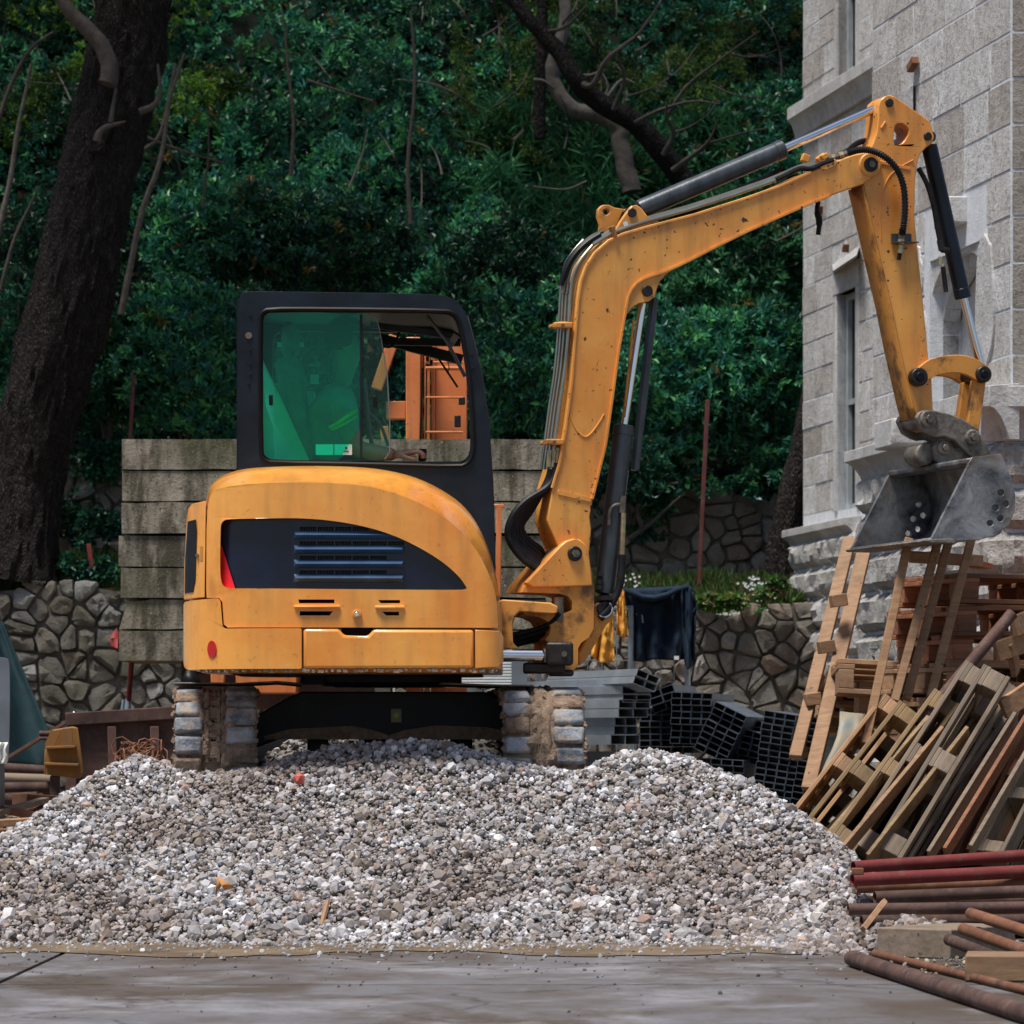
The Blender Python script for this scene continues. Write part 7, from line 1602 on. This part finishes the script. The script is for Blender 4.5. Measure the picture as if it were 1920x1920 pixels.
# leaning ones
lean(1514, 1572, 1702, 1330, 18.9, 19.3, -7, 'leftmost leaning pallet with pale edge boards', 'wood')
lean(1545, 1585, 1732, 1345, 18.7, 19.1, -6, 'second leaning pallet from the left, olive brown', 'wood_olive')
lean(1600, 1600, 1800, 1320, 18.5, 18.9, -10, 'third leaning pallet from the left with a big square block showing', 'wood_olive', W_=.9)
lean(1570, 1610, 1820, 1345, 18.8, 19.2, -8, 'fourth leaning pallet from the left, half hidden', 'wood_olive', W_=.8)
lean(1640, 1605, 1860, 1265, 18.5, 18.9, -11, 'grey leaning pallet reaching highest in the middle', 'wood_grey', W_=.9)
lean(1690, 1612, 1895, 1270, 18.3, 18.7, -13, 'grey leaning pallet right of the tallest grey one', 'wood_grey', W_=.9)
lean(1700, 1600, 1925, 1300, 18.7, 19.1, -9, 'dark leaning pallet in the shade behind the grey ones', 'wood_grey', W_=.9)
lean(1795, 1600, 1935, 1280, 18.9, 19.4, -38, 'reddish brown leaning pallet at the right edge', 'wood_red', W_=1.0)
lean(1860, 1600, 2010, 1290, 18.8, 19.3, -38, 'reddish brown pallet cut by the right edge', 'wood_red', W_=1.0)
lean(1800, 1560, 1990, 1300, 19.6, 19.9, -35, 'dark pallet deep behind the right edge ones', 'wood_red', W_=1.0)
lean(1730, 1590, 1850, 1400, 19.7, 20.0, -30, 'short dark pallet deep in the shade of the heap', 'wood_red', W_=1.0)
for i, (x0, y0, x1, y1, Y, tl, mt, lb) in enumerate(((1760, 1600, 1900, 1330, 19.3, -24, 'wood_red', 'brown pallet seen between the grey and the reddish ones'), (1830, 1600, 1960, 1330, 19.15, -30, 'wood', 'brown pallet in the deep shade left of the right edge'),
        (1680, 1560, 1800, 1330, 19.7, -20, 'wood_red', 'dark pallet behind the tallest grey one'), (1620, 1560, 1760, 1360, 19.6, -16, 'wood', 'half hidden pallet behind the olive ones'), (1880, 1600, 1990, 1380, 18.6, -40, 'wood_grey', 'grey brown pallet lowest at the right edge'))):
    lean(x0, y0, x1, y1, Y, Y+.4, tl, lb, mt)
for k in range(8):
    pallet(Vector((3.55+.03*math.sin(k*2.1), YP+.15, .05+k*.152)), Euler((0, 0, .06*math.sin(k*1.3))), ('lowest', 'second', 'third', 'fourth', 'fifth', 'sixth', 'seventh', 'top')[k]+' pallet of the stack cut by the right edge', 'wood_red', (1, 1, 1.05))
for i, (x0, y0, x1, y1, Y, lb) in enumerate(((1880, 1330, 1940, 1290, 18.8, 'uppermost pale board sticking out at the right edge'), (1868, 1222, 1935, 1200, 19.2, 'lower pale board above the grey pallets at the right edge'), (1900, 1175, 1935, 1160, 19.2, 'small pale board high at the right edge'), (1895, 1200, 1905, 1260, 19.25, 'upright pale batten at the right edge'))):
    m = MB().beam(at(x0, y0, Y), at(x1, y1, Y+.1), .5 if i < 3 else .04, .03 if i < 3 else .04); 
    m = MB().beam(at(x0, y0, Y), at(x1, y1, Y+.1), .03, .10, up=(0, 0, 1)); tag(m.build('board', M['wood'], bevel=.003), lb, 'board', 'loose boards at the right edge')
for i, (x0, y0, x1, y1, Y, mt, lb) in enumerate(((1538, 1590, 1742, 1352, 18.55, 'wood_olive', 'thin olive slat lying along the left leaning pallets'), (1575, 1604, 1768, 1372, 18.4, 'wood', 'thin pale slat lying on the olive leaning pallets'), (1628, 1612, 1815, 1372, 18.3, 'wood_olive', 'thin slat between olive and grey leaning pallets'),
        (1742, 1606, 1905, 1345, 18.2, 'wood_grey', 'thin grey slat right of the grey leaning pallets'), (1772, 1600, 1925, 1350, 18.15, 'wood_red', 'thin reddish slat leaning near the right edge'), (1820, 1596, 1935, 1400, 18.1, 'wood_grey', 'short grey slat leaning at the right edge'))):
    tag(MB().beam(at(x0, y0, Y), at(x1, y1, Y+.35), .09, .02, up=(.6, -.5, -.5)).build('slat', M[mt], bevel=.003), lb, 'slat', 'loose slats leaning on the pallets')
# tall frame of four battens
TF = empty('timber_trestle', at(1650, 1400, 19.4), 'tall open frame of four thin pine battens leaning under the bucket', 'timber frame')
for (x0, y0, x1, y1, Y) in ((1622, 1395, 1704, 1010, 19.4), (1677, 1315, 1760, 1010, 19.5), (1700, 1312, 1780, 1010, 19.6), (1745, 1308, 1822, 1008, 19.7)):
    MB().beam(at(x0, y0, Y-.15), at(x1, y1, Y+.1), .042, .045, up=(0, 1, 0)).build('batten', M['wood'], TF, bevel=.004)
MB().beam(at(1706, 1044, 19.75), at(1842, 1052, 19.95), .022, .06).build('cross_piece', M['wood'], TF, bevel=.003)
s = MB(); s.beam(at(1800, 1052, 19.9), at(1844, 1062, 20.5), .1, .03); s.build('cross_piece', M['wood_red'], TF, bevel=.003)
# timber skid leaning on the building: two boards with blocks
SKD = empty('timber_skid', at(1520, 1500, 20.6), 'long timber skid of two boards with four square blocks leaning on the building', 'timber skid')
for (a, b, c, d, Y, wd) in ((1492, 1420, 1594, 1010, 20.7, .07), (1516, 1480, 1624, 1018, 20.4, .075)):
    MB().beam(at(a, b, Y), at(c, d, Y+.9), .035, wd*1.0, up=(1, -.25, 0)).build('board', M['wood'], SKD, bevel=.004)
for (x, y) in ((1572, 1126), (1549, 1213), (1523, 1311), (1499, 1412)): MB().box(at(x, y, 20.9), (.082, .09, .066), Euler((0, R(-8), R(8))).to_matrix()).build('block', M['wood'], SKD, bevel=.004)
# bent sheet metal
s = MB(); rows = []
for j in range(9):
    v = j/8; L_ = (1527+(1575-1527)*(1-v)+6*math.sin(v*7), 1335+(1520-1335)*v); R_ = (1622+(1605-1622)*v-70*max(0, v-.3), 1340+(1480-1340)*v)
    rows.append([at(L_[0]+(R_[0]-L_[0])*u, L_[1]+(R_[1]-L_[1])*u, 20.3-.5*v+.05*math.sin(u*5+1)) for u in (0, .12, .25, .4, .55, .7, .85, 1)])
tag(s.sheet(rows).build('sheet_metal', plain('peeling_pale_sheet', (.33, .38, .38), .6, .2, .35, 9, .2, 60, (.40, .30, .16)), angle=180, solid=.012), 'bent pale peeling metal sheet under the jutting pallets', 'sheet metal')
s = MB(); s.tube([at(1722, 1360, 18.9), at(1898, 1150, 19.1)], .030, 14); tag(s.build('rusty_pole', M['rust_dark']), 'thick dull red-brown tube slanting up in front of the pallet stack', 'tube')
s = MB(); s.tube([at(1590, 1415, 20.2), at(1540, 1470, 20.0)], .02, 8); 
# mound of dirt under the pallets
g = MB(); g.sheet([[Vector((x, y, .05+.16*math.exp(-((x-2.1)/.5)**2)+.03*fbm((x*4, y*4, 0), 3))) for x in np.linspace(1.25, 3.2, 24)] for y in np.linspace(17.2, 21, 24)]); tag(g.build('dirt_bank', M['dirt'], raw=True, angle=180), kind='structure')

# ================================================================ TUBES IN FRONT, RIGHT
def tube_px(x0, y0, x1, y1, Y0_, Y1_, r_, mat, label, ring=None, hollow=True):
    a = at(x0, y0, Y0_); b = at(x1, y1, Y1_); d = (b-a).normalized(); m = MB(); n = 18
    P = [a, a+d*.001, b]; s1 = MB().tube([a, b], r_, n, cap=False); s2 = MB().tube([a, a+d*.12], r_*.86, n, cap=False)
    m.add(s1.v, s1.f); base = len(m.v); m.v += s2.v; m.f += [tuple(i+base for i in f[::-1]) for f in s2.f]; m.f += [(k, (k+1) % n, base+(k+1) % n, base+k) for k in range(n)]
    m.f.append(tuple(base+n+k for k in range(n)))
    o = m.build('steel_tube', M[mat], fixn=False)
    if ring: 
        p = a+(b-a)*ring; MB().tube([p, p+d*.012], r_*1.06, n).build('coupling', M[mat], None)
    return tag(o, label, 'tube', 'scaffold tubes at the lower right')
tubes = [(1600, 1626, 2010, 1598, 16.9, 17.3, .027, 'redpipe', 'uppermost bright red tube below the leaning pallets'), (1598, 1650, 2010, 1630, 16.7, 17.0, .029, 'redpipe', 'second red tube from the top, partly scratched'),
         (1605, 1664, 2010, 1652, 16.9, 17.0, .026, 'rust', 'third tube from the top, rusty with a joint'), (1640, 1683, 2010, 1668, 16.6, 16.8, .027, 'rust_dark', 'fourth tube from the top, brown and dusty'),
         (1590, 1705, 2010, 1700, 16.5, 16.6, .025, 'rust_dark', 'fifth tube from the top, crossed by the splinter'), (1615, 1728, 1990, 1725, 16.2, 16.4, .026, 'rust_dark', 'sixth tube from the top, dark purple-brown'),
         (1820, 1713, 2030, 1780, 15.9, 14.6, .024, 'rust', 'uppermost of the diagonal tubes at the lower right'), (1806, 1742, 2030, 1822, 15.6, 14.2, .024, 'rust', 'middle one of the diagonal tubes, orange rust'),
         (1780, 1762, 2030, 1858, 15.3, 13.8, .024, 'rust_dark', 'lower one of the three diagonal tubes on the timber'), (1640, 1788, 2040, 1885, 15.8, 12.66, .016, 'rust', 'thin rusty tube beside the nearest thick tube'),
         (1597, 1797, 2060, 1945, 15.2, 11.08, .031, 'rust_dark', 'nearest thick dull brown tube lying on the pavement'), (1620, 1690, 2010, 1688, 17.0, 17.1, .025, 'rust_dark', 'hidden dark tube between fourth and fifth ones'), (1650, 1716, 2010, 1712, 16.9, 17.0, .028, 'rust', 'lower back tube showing between the dark ones')]
for a in tubes: tube_px(*a)
def timber(c, sz, rot, label, mat='wood_grey'): return tag(MB().box(c, sz, Euler(rot).to_matrix()).build('timber_block', M[mat], bevel=.006), label, 'timber block', 'timber blocks under the tubes')
c = at(1775, 1772, 16.0); timber(Vector((c.x, 16.0, .06)), (.34, .55, .12), (0, 0, R(-35)), 'broad grey timber block under the diagonal tubes by the pale rocks')
c = at(1868, 1830, 14.3); timber(Vector((c.x, 14.3, .05)), (.22, .3, .095), (0, 0, R(-8)), 'pale sawn timber block under the diagonal tubes near the right edge', 'wood')
timber(Vector((1.95, 16.55, .04)), (.12, .7, .08), (0, 0, R(10)), 'dark timber under the red tubes at the right', 'wood_grey')
s = MB(); s.beam(at(1618, 1742, 15.9), at(1658, 1690, 16.1), .02, .022, up=(0, 1, 0)); tag(s.build('wood_splinter', M['wood']), 'pale wooden splinter lying across the dark tube ends', 'splinter')
s = MB(); s.box(at(1608, 1634, 16.5), (.05, .03, .03)); tag(s.build('tube_collar', M['wood_red'], bevel=.004), 'small pinkish collar on the end of the second red tube', 'collar')
c = at(1785, 1802, 15.0); n = 300; rng = np.random.default_rng(51); X = rng.uniform(1.45, 2.2, n); Y = rng.uniform(14.2, 16.6, n)
tag(scatter_stones('sawdust_and_grit', np.stack([X, Y, X*0+.006], 1), rng.uniform(.004, .012, n), stone_cols(n, rng)*np.array([.75, .62, .45]), 15), kind='stuff')
for o in bpy.data.objects:
    if '_org' in o: del o['_org']
    if '_k' in o: del o['_k']
print('objects', len(bpy.data.objects))
